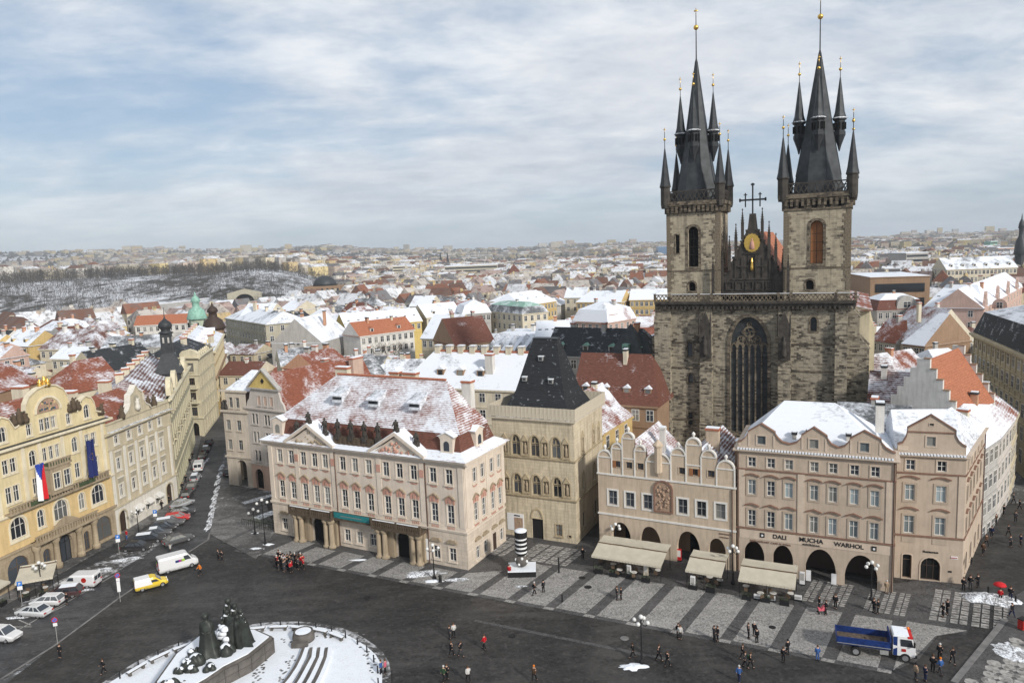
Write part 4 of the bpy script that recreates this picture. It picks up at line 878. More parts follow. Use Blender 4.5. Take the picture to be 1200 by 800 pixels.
# towers
def tower(cx, w, dp, hi, seed):
    random.seed(seed); a, c = cx - w/2, cx + w/2
    big = (-10.3 if cx < 0 else 10.8)
    y0 = .4; hs = []; fw_ = 1.9 if cx < 0 else 2.1
    hs.append(cwin(big, 39.4, fw_, 7.4, 'arch', y0, .8, 'church_black', 'void' if cx < 0 else 'rust_wood', 2, (.3, .5, .7), .45))
    hs.append(cwin(cx + (-.2 if cx < 0 else -1.0), 34.9, 1.3, 1.7, 'arch', y0, .5, 'church_black', 'void', 1, (), .3))
    if cx < 0: hs.append(cwin(-13.2, 42.0, .7, 3.4, 'rect', y0, .3, 'church_black', 'void', 1, (), .2))
    m = MB(); m.holed([(a, 33), (c, 33), (c, 51), (a, 51)], hs, fx(y0), .9); part(m, 'tower_wall', 'church_light')
    m = MB(); sp = [(y0 + dp*.5 + p, 39.4 + q) for p, q in arch_pts(1.4, 7.2, 'pt')]
    m.holed([(y0, 33), (y0+dp, 33), (y0+dp, 51), (y0, 51)], [sp], lambda u, i, z: (c - i, u, z), .8); part(m, 'tower_wall', 'church_light')
    o_ = MB(); o_.poly([(c - .6, p[0], p[1]) for p in sp]); o_.build('pane', 'void', T)
    m = MB(); m.quad((a, y0+dp, 33), (a, y0, 33), (a, y0, 50), (a, y0+dp, 50)); m.quad((c, y0+dp, 33), (a, y0+dp, 33), (a, y0+dp, 50), (c, y0+dp, 50)); part(m, 'tower_wall', 'church_light')
    qm = [MB().box(0, wq, -.07, .0, 0, .48).mesh('quoin', 'church_dark') for wq in (.7, 1.3, 1.0)]; q2 = [MB().box(0, .07, 0, wq, 0, .48).mesh('quoin', 'church_dark') for wq in (.9, 1.5, 1.2)]
    for k in range(30):
        z = 34.8 + k*.5; j = random.randrange(3); ln = (.7, 1.3, 1.0)[j]
        ob('quoin', qm[j], T, (a, y0, z)); ob('quoin', qm[j], T, (c - ln, y0, z + .01)); ob('quoin', q2[j], T, (c, y0, z))
        if k % 2: ob('quoin', qm[j], T, (c - ln, y0 - .004, z + .02)) if False else None
    m = MB(); m.box(a-.1, c+.1, y0-.12, y0+dp+.1, 38.55, 38.85); part(m, 'string_course', 'church_dark')
    # corbelled head and parapet
    MB.DX = Matrix.Translation((0, 0, 1.1))
    m = MB(); m.box(a-.25, c+.25, y0-.25, y0+dp+.25, 47.6 if cx > 0 else 48.2, 49.2); 
    m.box(a-.45, c+.45, y0-.45, y0+dp+.45, 49.2, 49.6); m.box(a-.75, c+.75, y0-.75, y0+dp+.75, 49.6, 50.3)
    for k in range(12):
        x = a + w*(k+.5)/12; m.box(x-.22, x+.22, y0-.6, y0, 48.3, 49.5); yy = y0 + dp*(k+.5)/12; m.box(c, c+.6, yy-.22, yy+.22, 48.3, 49.5)
    part(m, 'corbel_table', 'church_dark')
    if cx > 0:
        for k, x in enumerate((6.7, 8.3, 10.4, 12.6, 14.6)): MB().box(x-.45, x+.45, -.03, .03, -.55, .55).build('louvre', 'void', T, loc=(x-x, y0-.26, 48.55)) if False else ob('louvre', MB().box(-.42, .42, -.05, .05, -.5, .5).mesh('louvre', 'void'), T, (x, y0-.27, 48.45))
    lat = MB(); A, C, Y0, Y1 = a-.1, c+.1, y0-.1, y0+dp+.1
    for (p, q) in (((A, Y0), (C, Y0)), ((C, Y0), (C, Y1)), ((C, Y1), (A, Y1)), ((A, Y1), (A, Y0))):
        P0, Q0 = Vector(p), Vector(q); d = Q0 - P0; n = int(d.length/.8)
        lat.tube((P0.x, P0.y, 50.4), (Q0.x, Q0.y, 50.4), .12, n=4); lat.tube((P0.x, P0.y, 52.2), (Q0.x, Q0.y, 52.2), .15, n=4)
        for k in range(n):
            s0 = P0 + d*k/n; s1 = P0 + d*(k+1)/n
            lat.tube((s0.x, s0.y, 50.45), (s1.x, s1.y, 52.15), .10, n=4); lat.tube((s1.x, s1.y, 50.45), (s0.x, s0.y, 52.15), .10, n=4)
    part(lat, 'parapet', 'church_black')
    m = MB(); m.slab([(A+.2, Y0+.2), (C-.2, Y0+.2), (C-.2, Y1-.2), (A+.2, Y1-.2)], 50.3, 50.42); part(m, 'walkway_snow', 'snow_dirty')
    # corner turrets
    for x, y in ((A, Y0), (C, Y0), (C, Y1), (A, Y1)):
        m = MB(); m.lathe([(.75, 49.2), (.88, 49.9), (.88, 53.0), (1.05, 53.1), (1.05, 53.3)], x, y, 8)
        t = part(m, 'corner_turret', 'church_black'); m = MB(); m.lathe([(1.05, 53.3), (.85, 54.2), (.12, 60.0), (.07, 60.2), (.05, 63.2)], x, y, 8); m.build('spirelet', 'slate', t)
        m = MB(); m.smooth = True; m.ball((x, y, 61.8), .26, 8, 5); m.tube((x, y, 61.8), (x, y, 63.9), .05, n=4); m.box(x-.2, x+.2, y-.05, y+.05, 63.5, 63.65); m.build('gilt_finial', 'gold', t)
        for k in range(3): q = PI*.5*k; m = MB(); m.box(x + 1.16*math.cos(q) - .2, x + 1.16*math.cos(q) + .2, y - 1.2, y - 1.1, 51.2, 52.6) if k == 0 else None
    # main spire: steep octagon rising from a square
    cy = y0 + dp/2; r0 = w*.41
    sp = MB(); z0 = 50.4; ztop = hi - 8.6
    def oct_(r, sq, z): 
        o8 = []
        for k in range(8):
            t = PI/8 + k*PI/4; o8.append((cx + r*math.cos(t), cy + r*math.sin(t), z))
        return o8
    sp.loft([oct_(r0, 0, z0), oct_(r0*.90, 0, z0+3.2), oct_(r0*.60, 0, z0+10), oct_(.22, 0, ztop), oct_(.12, 0, ztop+.5), oct_(.07, 0, hi)])
    s = part(sp, 'spire', ['lead']); 
    m = MB(); m.smooth = True; m.ball((cx, cy, hi-2.6), .48, 10, 6); m.tube((cx, cy, hi-2.6), (cx, cy, hi+.8), .07, n=4); m.box(cx-.35, cx+.35, cy-.05, cy+.05, hi+.2, hi+.45); m.build('gilt_finial', 'gold', s)
    rib = MB()
    for k in range(8):
        t = PI/8 + k*PI/4; rib.tube((cx + r0*.9*math.cos(t), cy + r0*.9*math.sin(t), z0+3.2), (cx + r0*.6*math.cos(t), cy + r0*.6*math.sin(t), z0+10), .09, n=4); rib.tube((cx + r0*.6*math.cos(t), cy + r0*.6*math.sin(t), z0+10), (cx + .22*math.cos(t), cy + .22*math.sin(t), ztop), .09, .04, n=4)
    rib.build('seam', 'slate', s)
    for k in range(4):      # oriel turrets half way up
        t = k*PI/2; rr = r0*.62 + .55; x, y = cx + rr*math.cos(t), cy + rr*math.sin(t)
        m = MB(); m.lathe([(.1, 57.6), (.35, 58.6), (.85, 60.0), (.98, 60.3), (.98, 60.9), (.85, 60.95), (.85, 62.7), (1.1, 62.9), (1.1, 63.2)], x, y, 8)
        ot = m.build('oriel_turret', 'slate', s)
        m = MB(); m.lathe([(1.1, 63.2), (.8, 64.2), (.1, 70.0), (.06, 70.1), (.04, 73.0)], x, y, 8); m.build('spirelet', 'lead', ot)
        m = MB(); m.smooth = True; m.ball((x, y, 71.4), .28, 8, 5); m.tube((x, y, 71.4), (x, y, 73.6), .05, n=4); m.box(x-.2, x+.2, y-.05, y+.05, 73.1, 73.25); m.build('gilt_finial', 'gold', ot)
        m = MB()
        for q in range(8): tt = q*PI/4; m.cbox(x + .9*math.cos(tt), y + .9*math.sin(tt), 61.85, .34, .34, 1.2)
        m.build('lantern_window', 'void', ot)
        m = MB(); m.lathe([(1.27, 63.1), (1.27, 63.22), (1.0, 63.35)], x, y, 8); m.build('snow_ledge', 'snow_dirty', ot)
    MB.DX = None
tower(-10.35, 9.7, 9.7, 84.6, 1)
tower(10.8, 10.8, 10.5, 83.2, 2)
# gable between the towers, stepped with pinnacles, gilded disc and double cross
m = MB(); m.prism([(-5.4, 34.2), (5.5, 34.2), (5.5, 37.2), (4.6, 38.2), (.9, 46.0), (.6, 48.6), (-.4, 48.6), (-.7, 46.0), (-4.4, 38.2), (-5.4, 37.2)], 1.2, 2.2); gb = part(m, 'gable', 'church_black')
for x, zb, zt in ((-5.2, 35, 42.0), (-3.9, 38.5, 44.5), (-2.75, 40.5, 46.6), (-1.6, 44, 49.2), (1.8, 44, 49.2), (2.95, 40.5, 46.8), (4.1, 38.5, 44.6), (5.3, 35, 41.8), (-6.6, 33.4, 40.6), (6.3, 33.4, 40.8)):
    m = MB(); m.box(x-.24, x+.24, .85 if abs(x) < 6 else -.6, 1.35 if abs(x) < 6 else -.1, zb, zt-2.2); yy = 1.1 if abs(x) < 6 else -.35; m.lathe([(.42, zt-2.2), (.3, zt-2.0), (.06, zt), (.2, zt+.12), (.03, zt+.4)], x, yy, 4, PI/4)
    for k in range(4): m.cbox(x, yy, zt - 1.7 + k*.42, .62 - k*.12, .62 - k*.12, .1)
    m.build('pinnacle', 'church_black', gb)
m = MB()
for k in range(5): x = -3.9 + k*1.75; ring(m, [(x + p, 34.9 + q) for p, q in arch_pts(1.4, 1.6, 'rect')], [(x + p*.75, 35.1 + q*.75) for p, q in arch_pts(1.4, 1.6, 'rect')], 1.0, 1.2)
for sg in (-1, 1):
    for k in range(9): z = 38 + k*.95; x = .1 + sg*(4.7 - k*.47); m.cbox(x, 1.7, z, .5, 1.3, .38)
for k in range(6): x = -2.9 + k*1.2; m.box(x-.09, x+.09, 1.02, 1.2, 36.8, 41.5 - abs(k-2.5)*.5)
for k in range(3): m.box(-3.4 + k, 3.5 - k, 1.0, 1.2, 36.8 + k*2.3, 37.05 + k*2.3)
m.build('blind_tracery', 'church_black', gb)
m = MB(); m.lathe([(.01, 0), (1.0, .02), (1.35, .1), (1.35, .2)], 0, 0, 20); me = m.mesh('gold_disc', 'gold'); me.transform(Matrix.Rotation(PI/2, 4, 'X')); gd = ob('gold_disc', me, gb, (.05, 1.1, 43.4), scale=(1, 1, 1.2))
m = MB()
for k in range(16): t = k*PI/8; m.add([(1.2*math.cos(t-.1), -.1, 1.2*math.sin(t-.1)), (1.2*math.cos(t+.1), -.1, 1.2*math.sin(t+.1)), (1.5*math.cos(t), -.1, 1.5*math.sin(t))], [(0, 1, 2)])
m.build('gold_ray', 'gold', gd)
m = MB(); m.smooth = True; m.lathe([(.5, -.95), (.42, -.3), (.34, .15), (.14, .3), (.18, .5), (.1, .7)], 0, -.15, 8); m.build('relief_figure', 'stucco_pink', gd)
m = MB(); m.smooth = True; m.lathe([(.28, 38.4), (.3, 39), (.2, 39.9), (.24, 40.2), (.1, 40.35), (.14, 40.6), (.02, 40.8)], .05, .9, 8); m.build('gold_statue', 'gold', gb)
m = MB(); m.box(-.02, .22, 1.5, 1.75, 48.5, 54.0); m.box(-2.1, 2.3, 1.5, 1.75, 50.9, 51.2)
for x in (-1.15, 1.35): m.box(x-.1, x+.1, 1.52, 1.73, 49.8, 52.3); m.box(x-.3, x+.3, 1.52, 1.73, 51.9, 52.05)
for x in (-2.1, 2.3): m.box(x-.14, x+.14, 1.45, 1.8, 50.75, 51.35)
m.box(-.2, .4, 1.48, 1.77, 53.6, 53.9); m.build('cross', 'iron', gb)
# nave and side wall behind the towers
m = MB(); hs = []
for k in range(6):
    y = 14 + k*5.6; hs.append([(y + p, 14 + q) for p, q in arch_pts(2.2, 13, 'pt')])
m.holed([(9.5, 0), (48, 0), (48, 30.5), (9.5, 30.5)], hs, lambda u, i, z: (19.5 - i, u, z), .6)
m.quad((-19.5, 48, 0), (-19.5, 9.5, 0), (-19.5, 9.5, 30.5), (-19.5, 48, 30.5)); m.quad((19.5, 48, 0), (-19.5, 48, 0), (-19.5, 48, 30.5), (19.5, 48, 30.5)); m.quad((15.6, 9.5, 0), (19.5, 9.5, 0), (19.5, 9.5, 30.5), (15.6, 9.5, 30.5)); m.quad((-19.5, 9.5, 0), (-15.6, 9.5, 0), (-15.6, 9.5, 30.5), (-19.5, 9.5, 30.5))
part(m, 'nave_wall', 'w_m4')
for k in range(6): y = 14 + k*5.6; o_ = MB(); o_.poly([(19.0, y + p, 14 + q) for p, q in arch_pts(2.2, 13, 'pt')]); o_.build('pane', 'glass', T)
for k in range(7): y = 11.2 + k*5.6; m = MB(); m.box(19.5, 20.4, y-.5, y+.5, 0, 27); m.add([(19.5, y-.5, 27), (20.4, y-.5, 27), (20.4, y+.5, 27), (19.5, y+.5, 27), (19.5, y-.5, 29), (19.5, y+.5, 29)], [(1, 2, 5, 4), (0, 1, 4), (2, 3, 5)]); part(m, 'nave_buttress', 'w_m4')
m, _a, _b = quad_roof([(-19.5, 9), (19.5, 9), (19.5, 48), (-19.5, 48)], 30.6, 'y', 4.6, .5, 0, 0); part(m, 'aisle_roof', ['r_red1', 'church'])
m, _a, _b = quad_roof([(-6.5, 3), (6.5, 3), (6.5, 48), (-6.5, 48)], 34, 'y', 11.5, .2, 0, 8); part(m, 'nave_roof', ['r_orange', 'church_dark'])
m = MB(); m.quad((15.5, .2, 0), (15.5, 9.5, 0), (15.5, 9.5, 33), (15.5, .2, 33)); m.quad((-15.5, 9.5, 0), (-15.5, .2, 0), (-15.5, .2, 33), (-15.5, 9.5, 33)); part(m, 'side_wall', 'church')
m = MB(); m.box(-15.5, 15.5, .3, 9.5, 32.6, 32.95); part(m, 'terrace', 'slate')
for y in (2.0, 8.0):        # stepped flank buttresses
    m = MB()
    for x0, x1, z0, z1 in ((15.5, 21.0, 0, 17), (15.5, 19.4, 17, 24.5), (15.5, 17.8, 24.5, 30)):
        m.box(x0, x1, y-.8, y+.8, z0, z1); m.add([(x0, y-.85, z1), (x1+.2, y-.85, z1), (x1+.2, y+.85, z1), (x0, y+.85, z1), (x1-1.7, y-.85, z1+2.2), (x1-1.7, y+.85, z1+2.2)], [(1, 2, 5, 4), (0, 1, 4), (2, 3, 5)])
    part(m, 'flank_buttress', 'church')
for y in (4.0,):
    m = MB(); m.box(-19.0, -15.5, y-.8, y+.8, 0, 26); part(m, 'flank_buttress', 'church')
# ================================================================== LEFT SIDE OF THE SQUARE AND THE STREET
a0, a1 = G(0, 699), G(138, 628); u_ = (a1 - a0).normalized(); n_ = Vector((-u_.y, u_.x, 0))
b = Bld('ministry_building', 'yellow neo-baroque building with curved gables, flags and mosaic lunette', [a0, a1, a1 + n_*15, a0 + n_*15]); MIN = b; LM = b.L(0)
mw = dict(frame='frame_white', trim='w_min_cream')
for u in (3.2, 4.4, 17.4, 18.65): b.win(0, u, 16.1, .95, 2.0, **mw); b.win(0, u, 11.95, .95, 2.3, **mw)
for u in (7.55, 15.0): b.win(0, u, 16.0, 1.15, 2.3, 'arch', **mw); b.win(0, u, 11.95, 1.0, 2.3, **mw)
for u in (9.6, 10.7, 11.8): b.win(0, u, 16.1, .8, 2.0, **mw)
for u in (4.0, 11.2, 18.3): b.win(0, u, 6.75, 2.5, 3.0, 'arch', 3, (.6,), sur=.3, **mw)
for u in (7.7, 15.1): b.win(0, u, 6.9, 1.2, 2.6, 'arch', 2, (.6,), **mw)
for u in (3.2, 18.6): b.win(0, u, .7, 3.4, 3.7, 'arch', 2, (.6,), 'frame_brown', 'w_min_base', .3)
b.win(0, 7.9, .3, 1.3, 3.2, 'arch', 2, (.6,), 'frame_brown', 'w_min_base', .25)
b.win(0, 11.2, .1, 2.7, 4.2, 'arch', 3, (.7,), 'iron', 'sandstone', .5, 'glass', .5, False, name='door')
b.win(0, 15.2, .3, 1.1, 3.0, 'arch', 2, (.6,), 'frame_brown', 'w_min_base', .25)
for u in (9.7, 10.7, 11.7): b.win(0, u, 20.6, .85, 1.75, **mw)
b.win(0, 7.5, 20.5, .85, 1.6, **mw); b.win(0, 14.4, 20.5, .85, 1.6, **mw); b.win(0, 17.9, 20.6, 1.1, 2.1, 'arch', **mw); b.win(0, 3.4, 20.6, 1.1, 2.1, 'arch', **mw)
b.rwall(0, 0, 5.2, 'w_min_base', depth=.5); b.rwall(0, 5.2, 10.4, 'w_min_orange'); b.rwall(0, 10.4, 19.4, 'w_min')
at = [(0, 19.4), (LM, 19.4), (LM, 20.6), (19.6, 21.2), (19.4, 22.6), (18.9, 23.5), (17.9, 24.0), (16.9, 23.5), (16.4, 22.6), (16.0, 21.9), (15.3, 22.4), (14.7, 23.3), (14.5, 24.8), (13.9, 25.9), (12.6, 26.7), (11.0, 27.0), (9.4, 26.7), (8.0, 25.9), (7.3, 24.8), (7.1, 23.4), (6.2, 22.4), (5.2, 22.0), (4.9, 22.6), (4.4, 23.5), (3.4, 24.0), (2.4, 23.5), (1.9, 22.6), (1.6, 21.2), (0, 20.6)]
b.wall(0, at, 'w_min', depth=.25); m = MB(); b.eprism(0, at, .4, .55, m); m.build('gable_back', 'w_min', b.root)
m = MB()
for k in range(2, len(at)-1):
    p, q = at[k], at[(k+1) % len(at)]; b.eprism(0, [q, p, (p[0], p[1]+.22), (q[0], q[1]+.22)], -.25, .6, m)
m.build('gable_coping', 'w_min_cream', b.root)
m = MB(); b.eprism(0, [(11 + x, 23.2 + q) for x, q in [(1.9*math.cos(PI*k/12), 1.9*math.sin(PI*k/12)) for k in range(13)]], -.1, 0, m); mz = m.build('mosaic', 'relief', b.root)
m = MB(); random.seed(5)
for k in range(26): t = random.uniform(.1, PI-.1); r = random.uniform(.2, 1.6); x, z = 11 + r*math.cos(t), 23.25 + r*math.sin(t); m.cur = k % 4; b.ebox(0, x-.14, x+.14, -.13, -.1, z, z + .3, m)
m.build('mosaic_figures', ['glass_blue', 'stucco_pink', 'w_min_orange', 'green_leaf'], mz)
m = MB(); pts = [(2.05*math.cos(PI*k/12), 2.05*math.sin(PI*k/12)) for k in range(13)]
for k in range(12): b.eprism(0, [(11 + pts[k][0], 23.2 + pts[k][1]), (11 + pts[k][0]*1.15, 23.2 + pts[k][1]*1.15), (11 + pts[k+1][0]*1.15, 23.2 + pts[k+1][1]*1.15), (11 + pts[k+1][0], 23.2 + pts[k+1][1])], -.2, 0, m)
m.build('mosaic_frame', 'w_min_cream', mz)
b.belt([0], 19.2, .6, .8, 'w_min_cream', 'cornice', [(0, .4, .4), (.4, 1, 1)]); b.belt([0], 22.75, .25, .2, 'w_min_cream', 'belt', [(0, 1, .8)]) if False else None
b.ebox(0, 0, LM, -.78, -.1, 19.8, 19.9).build('gutter', 'slate', b.root)
b.belt([0], 10.1, .4, .4, 'w_min_cream', 'belt', [(0, .5, .5), (.5, 1, 1)]); b.belt([0], 5.0, .3, .3, 'w_min_base', 'belt')
for u in (1.6, 6.0, 8.75, 12.7, 16.2, 20.4): b.ebox(0, u-.3, u+.3, -.14, 0, 10.5, 19.2).build('pilaster', 'w_min_cream', b.root)
for u in (5.9, 9.2, 13.4, 16.4):
    m = MB(); f = b.fr(0)(u, -.5, 0); m.smooth = True; m.lathe([(.6, 0), (.6, .8), (.42, .9), (.38, 3.9), (.6, 4.3), (.6, 4.9)], f[0], f[1], 10); m.build('column', 'w_min_base', b.root)
m = b.ebox(0, 5.4, 16.8, -1.3, 0, 4.9, 5.3); m.build('balcony_slab', 'w_min_base', b.root)
m = MB()
for k in range(24): b.ebox(0, 5.5 + k*.47, 5.7 + k*.47, -1.25, -1.1, 5.3, 6.1, m)
b.ebox(0, 5.4, 16.8, -1.3, -1.05, 6.1, 6.25, m); m.build('balustrade', 'sandstone', b.root)
m = MB(); b.eprism(0, [(8.6, 5.3), (13.8, 5.3), (13.2, 6.3), (12.2, 6.9), (11.2, 7.3), (10.2, 6.9), (9.2, 6.3)], -.9, -.5, m); m.build('portal_crest', 'sandstone', b.root)
for (ua, ub) in ((2.2, 20.2),):
    m = b.ebox(0, ua, ub, -1.0, 0, 10.5, 10.75)
    for k in range(36): b.ebox(0, ua + .1 + k*.5, ua + .3 + k*.5, -.95, -.82, 10.75, 11.5, m)
    b.ebox(0, ua, ub, -1.0, -.78, 11.5, 11.65, m); m.build('balcony', 'sandstone', b.root)
m = MB(); b.eprism(0, [(8.9, 11.2), (12.5, 11.2), (12.5, 15.2), (8.9, 15.2)], -1.3, 0, m); bay = m.build('bay_window', 'sandstone', b.root)
for u in (9.8, 11.6): b.win(0, u, 12.0, 1.2, 2.4, nx=2, hole=False, out=1.5, sill=False, **mw)
m = MB(); b.ebox(0, 8.7, 12.7, -1.5, 0, 15.2, 15.5, m)
for k in range(9): b.ebox(0, 8.75 + k*.46, 8.95 + k*.46, -1.45, -1.3, 15.5, 16.1, m)
b.ebox(0, 8.7, 12.7, -1.5, -1.25, 16.1, 16.25, m); m.build('balustrade', 'sandstone', bay)
m = MB(); b.ebox(0, 8.9, 12.5, -1.4, -.2, 15.55, 15.9, m); m.build('planting', 'green_leaf', bay)
m = MB(); b.ebox(0, 5.5, 8.7, -1.1, -.3, 10.8, 11.35, m); b.ebox(0, 14.0, 17.0, -1.1, -.3, 10.8, 11.35, m); m.build('planting', 'green_leaf', b.root)
def sculpt(b, u, z, h, mat, seed, n=3, i=.1):
    random.seed(seed); m = MB(); f = b.fr(0)(u, i, z); m.smooth = True
    for k in range(n):
        x, y = f[0] + (k-(n-1)/2)*h*.38 + random.uniform(-.1, .1), f[1] + random.uniform(-.15, .15); hh = h*(1 if k == n//2 else .72)
        m.lathe([(h*.22, z-.2), (h*.26, z+hh*.2), (h*.16, z+hh*.5), (h*.2, z+hh*.7), (h*.07, z+hh*.78), (h*.1, z+hh*.88), (.02, z+hh)], x, y, 7)
        m.tube((x, y, z+hh*.68), (x + random.choice((-1, 1))*h*.32, y-.1, z+hh*random.uniform(.5, 1.0)), h*.07, h*.05, 5)
    m.build('sculpture', mat, b.root)
sculpt(b, 11.0, 27.0, 1.5, 'gold', 1); sculpt(b, 6.3, 22.6, 2.2, 'sandstone_dark', 2, 3); sculpt(b, 15.6, 22.4, 2.0, 'sandstone_dark', 4, 3); sculpt(b, 20.6, 20.6, 1.7, 'sandstone_dark', 6, 2); sculpt(b, 1.0, 20.8, 1.6, 'sandstone_dark', 8, 2)
for e in (1, 2, 3): b.rwall(e, 0, 19.4, 'w_min')
b.roofq(19.3, 'x', 5.2, .2, 3, 3, 'r_red1', 'w_min', pts=[(0, .8), (LM, .8), (LM, 15), (0, 15)]); b.chimney(5, 9, 22.5, 3.0, 1.2, 2.2, 'w_min'); b.chimney(15.5, 9.5, 22.5, 3.2, 1.2, 2.2, 'w_cream')
def flag(b, e, u, z0, z1, kind):
    m = MB(); f = b.fr(e); m.tube(f(u, -.2, z0-.2), f(u-.1, -1.9, z1+.5), .05, n=5); p = m.build('flagpole', 'frame_gray', b.root)
    # hanging cloth with folds
    n, w = 14, 1.5; top = z1 + .3
    def pt(s, t): x = u - .1 + (s-.5)*w*(1-.15*t) ; i = -1.75 + .22*math.sin(s*9 + t*2)*(.3+t) ; return f(x, i, top - t*(top - z0))
    cl = MB(); rows = 14
    for r in range(rows):
        for k in range(n):
            s0, s1, t0, t1 = k/n, (k+1)/n, r/rows, (r+1)/rows; sc, tc_ = (s0+s1)/2, (t0+t1)/2
            if kind == 'cz': cl.cur = 2 if tc_ < .5 - abs(sc-.5) + .02 and tc_ < .42 else (0 if sc < .5 else 1)
            else: cl.cur = 3
            cl.smooth = True; cl.quad(pt(s0, t0), pt(s1, t0), pt(s1, t1), pt(s0, t1))
    cl.build('flag_cloth', ['flag_white', 'flag_red', 'flag_blue', 'eu_blue'], p)
    if kind == 'eu':
        st = MB()
        for k in range(12):
            a = k*PI/6; q = pt(.5 + .28*math.cos(a), .45 + .09*math.sin(a)); st.ball((q[0]+.05, q[1], q[2]), .07, 5, 3)
        st.build('flag_star', 'gold', p)
flag(b, 0, 7.0, 11.3, 16.3, 'cz'); flag(b, 0, 16.2, 11.8, 17.3, 'eu')

# neighbour with the empire attic
a0, a1 = G(138, 628), G(209, 583); u_ = (a1 - a0).normalized(); n_ = Vector((-u_.y, u_.x, 0))
b = Bld('town_house', 'beige five-bay town house with niche attic and three small awnings beside the yellow building', [a0, a1, a1 + n_*15, a0 + n_*15]); L2 = b.L(0)
c5 = [2.3, 5.75, 8.95, 12.0, 14.95]
for u in c5:
    for z, h in ((14.95, 1.4), (10.6, 1.95), (6.1, 2.0)):
        b.win(0, u, z, 1.1, h, trim='w_m2_white', sur=.18)
        if z < 14: b.ebox(0, u-.75, u+.75, -.08, 0, z+h+.35, z+h+1.1).build('window_panel', 'w_m2_gray', b.root); b.ebox(0, u-.8, u+.8, -.25, 0, z+h+1.12, z+h+1.25).build('window_hood', 'w_m2_white', b.root)
for u in (1.9, 16.0): b.win(0, u, .1, 2.0, 3.6, 'arch', 2, (.6,), 'wood_dark', 'w_m2', .25, 'wood_dark', .4, False, name='door')
for u in (6.0, 9.0, 12.0):
    b.win(0, u, 1.2, 1.2, 1.6, trim='w_m2_white', sill=False)
    m = MB(); f = b.fr(0); m.quad(f(u-.9, -.02, 3.3), f(u+.9, -.02, 3.3), f(u+.9, -1.0, 2.7), f(u-.9, -1.0, 2.7)); m.quad(f(u-.9, -1.0, 2.7), f(u+.9, -1.0, 2.7), f(u+.9, -1.0, 2.5), f(u-.9, -1.0, 2.5)); m.tri(f(u-.9, 0, 3.3), f(u-.9, 0, 2.5), f(u-.9, -1, 2.6)); m.tri(f(u+.9, 0, 3.3), f(u+.9, 0, 2.5), f(u+.9, -1, 2.6)); m.build('window_awning', 'canvas_white', b.root)
b.rwall(0, 0, 4.6, 'w_m2_white'); b.rwall(0, 4.6, 17.0, 'w_m2'); b.rwall(0, 17.0, 18.6, 'w_m2')
for e in (1, 2, 3): b.rwall(e, 0, 17.6, 'w_m2')
b.belt([0], 4.5, .3, .25, 'w_m2', 'belt'); b.belt([0], 16.7, .45, .7, 'w_m2', 'cornice', [(0, .5, .5), (.5, 1, 1)]); b.belt([0], 18.5, .25, .2, 'w_m2', 'belt'); b.belt([0], 14.2, .2, .15, 'w_m2', 'belt')
b.ebox(0, .2, L2-.2, -.66, -.05, 17.16, 17.26).build('snow_ledge', 'snow_dirty', b.root)
for u in (.5, 4.05, 7.35, 10.5, 13.5, 17.6): b.ebox(0, u-.3, u+.3, -.1, 0, 4.8, 14.2).build('pilaster', 'w_m2_white', b.root)
ap = [(4.6, 18.6), (12.6, 18.6), (12.2, 19.2), (11.2, 19.7), (10.6, 20.6), (10.4, 22.0), (9.6, 22.3), (8.6, 23.4), (7.6, 22.3), (6.8, 22.0), (6.6, 20.6), (6.0, 19.7), (5.0, 19.2)]; m = MB(); b.eprism(0, ap, -.1, .7, m); ag = m.build('attic_gable', 'w_m2', b.root); m = MB()
for p, q in zip(ap[1:], ap[2:] + ap[:1]): b.eprism(0, [q, p, (p[0], p[1]+.18), (q[0], q[1]+.18)], -.3, .8, m)
m.build('gable_coping', 'w_m2_white', ag)
m = MB(); b.eprism(0, [(8.6 + x, 19.3 + q) for x, q in arch_pts(1.6, 2.5, 'arch')], -.13, -.1, m); m.build('niche', 'w_m2_gray', ag); sculpt(b, 8.6, 19.4, 1.9, 'w_m2_white', 3, 1, -.3)
for u in (4.6, 12.6, 14.4): sculpt(b, u, 18.7, 2.2, 'sandstone_dark', int(u), 1, .2)
b.roofq(17.5, 'x', 4.2, .1, .1, .1, 'r_red1', 'w_cream', pts=[(0, .9), (L2, .9), (L2, 15), (0, 15)]); b.chimney(3.2, 8, 20.4, 3, 1.2, 2.4); b.chimney(14.0, 9, 20.2, 3, 1.0, 2.0); b.chimney(16, 4, 18.2, 2.6)

# green-grey house running up the street, with the dark onion turret
a0, a1 = G(209, 583), G(229, 519); u_ = (a1 - a0).normalized(); n_ = Vector((-u_.y, u_.x, 0))
b = Bld('street_house', 'grey-green street house with balconies and a dark onion-domed turret on its roof', [a0, a1, a1 + n_*16, a0 + n_*14]); L3 = b.L(0)
for k in range(13):
    u = 2.2 + k*3.3
    for z, h in ((15.6, 1.8), (11.6, 2.2), (7.4, 2.3)): b.win(0, u, z, 1.3, h, trim='w_m4', sur=.18)
    b.win(0, u, .8, 1.9, 3.0, 'arch', 2, (.6,), 'frame_brown', 'w_m3', .2)
b.rwall(0, 0, 5.2, 'w_m3'); b.rwall(0, 5.2, 19.0, 'w_m3')
for e in (1, 2, 3): b.rwall(e, 0, 19.0, 'w_m3')
b.belt([0], 18.6, .5, .7, 'w_m4', 'cornice', [(0, .5, .5), (.5, 1, 1)]); b.belt([0], 5.0, .3, .2, 'w_m4', 'belt'); b.belt([0], 10.4, .25, .2, 'w_m4', 'belt')
for k in range(7): u = 3.8 + k*6.3; m = b.ebox(0, u-1.5, u+1.5, -.6, 0, 10.7, 10.9); b.ebox(0, u-1.5, u+1.5, -.6, -.5, 10.9, 11.6, m); m.build('balcony', 'w_m4', b.root)
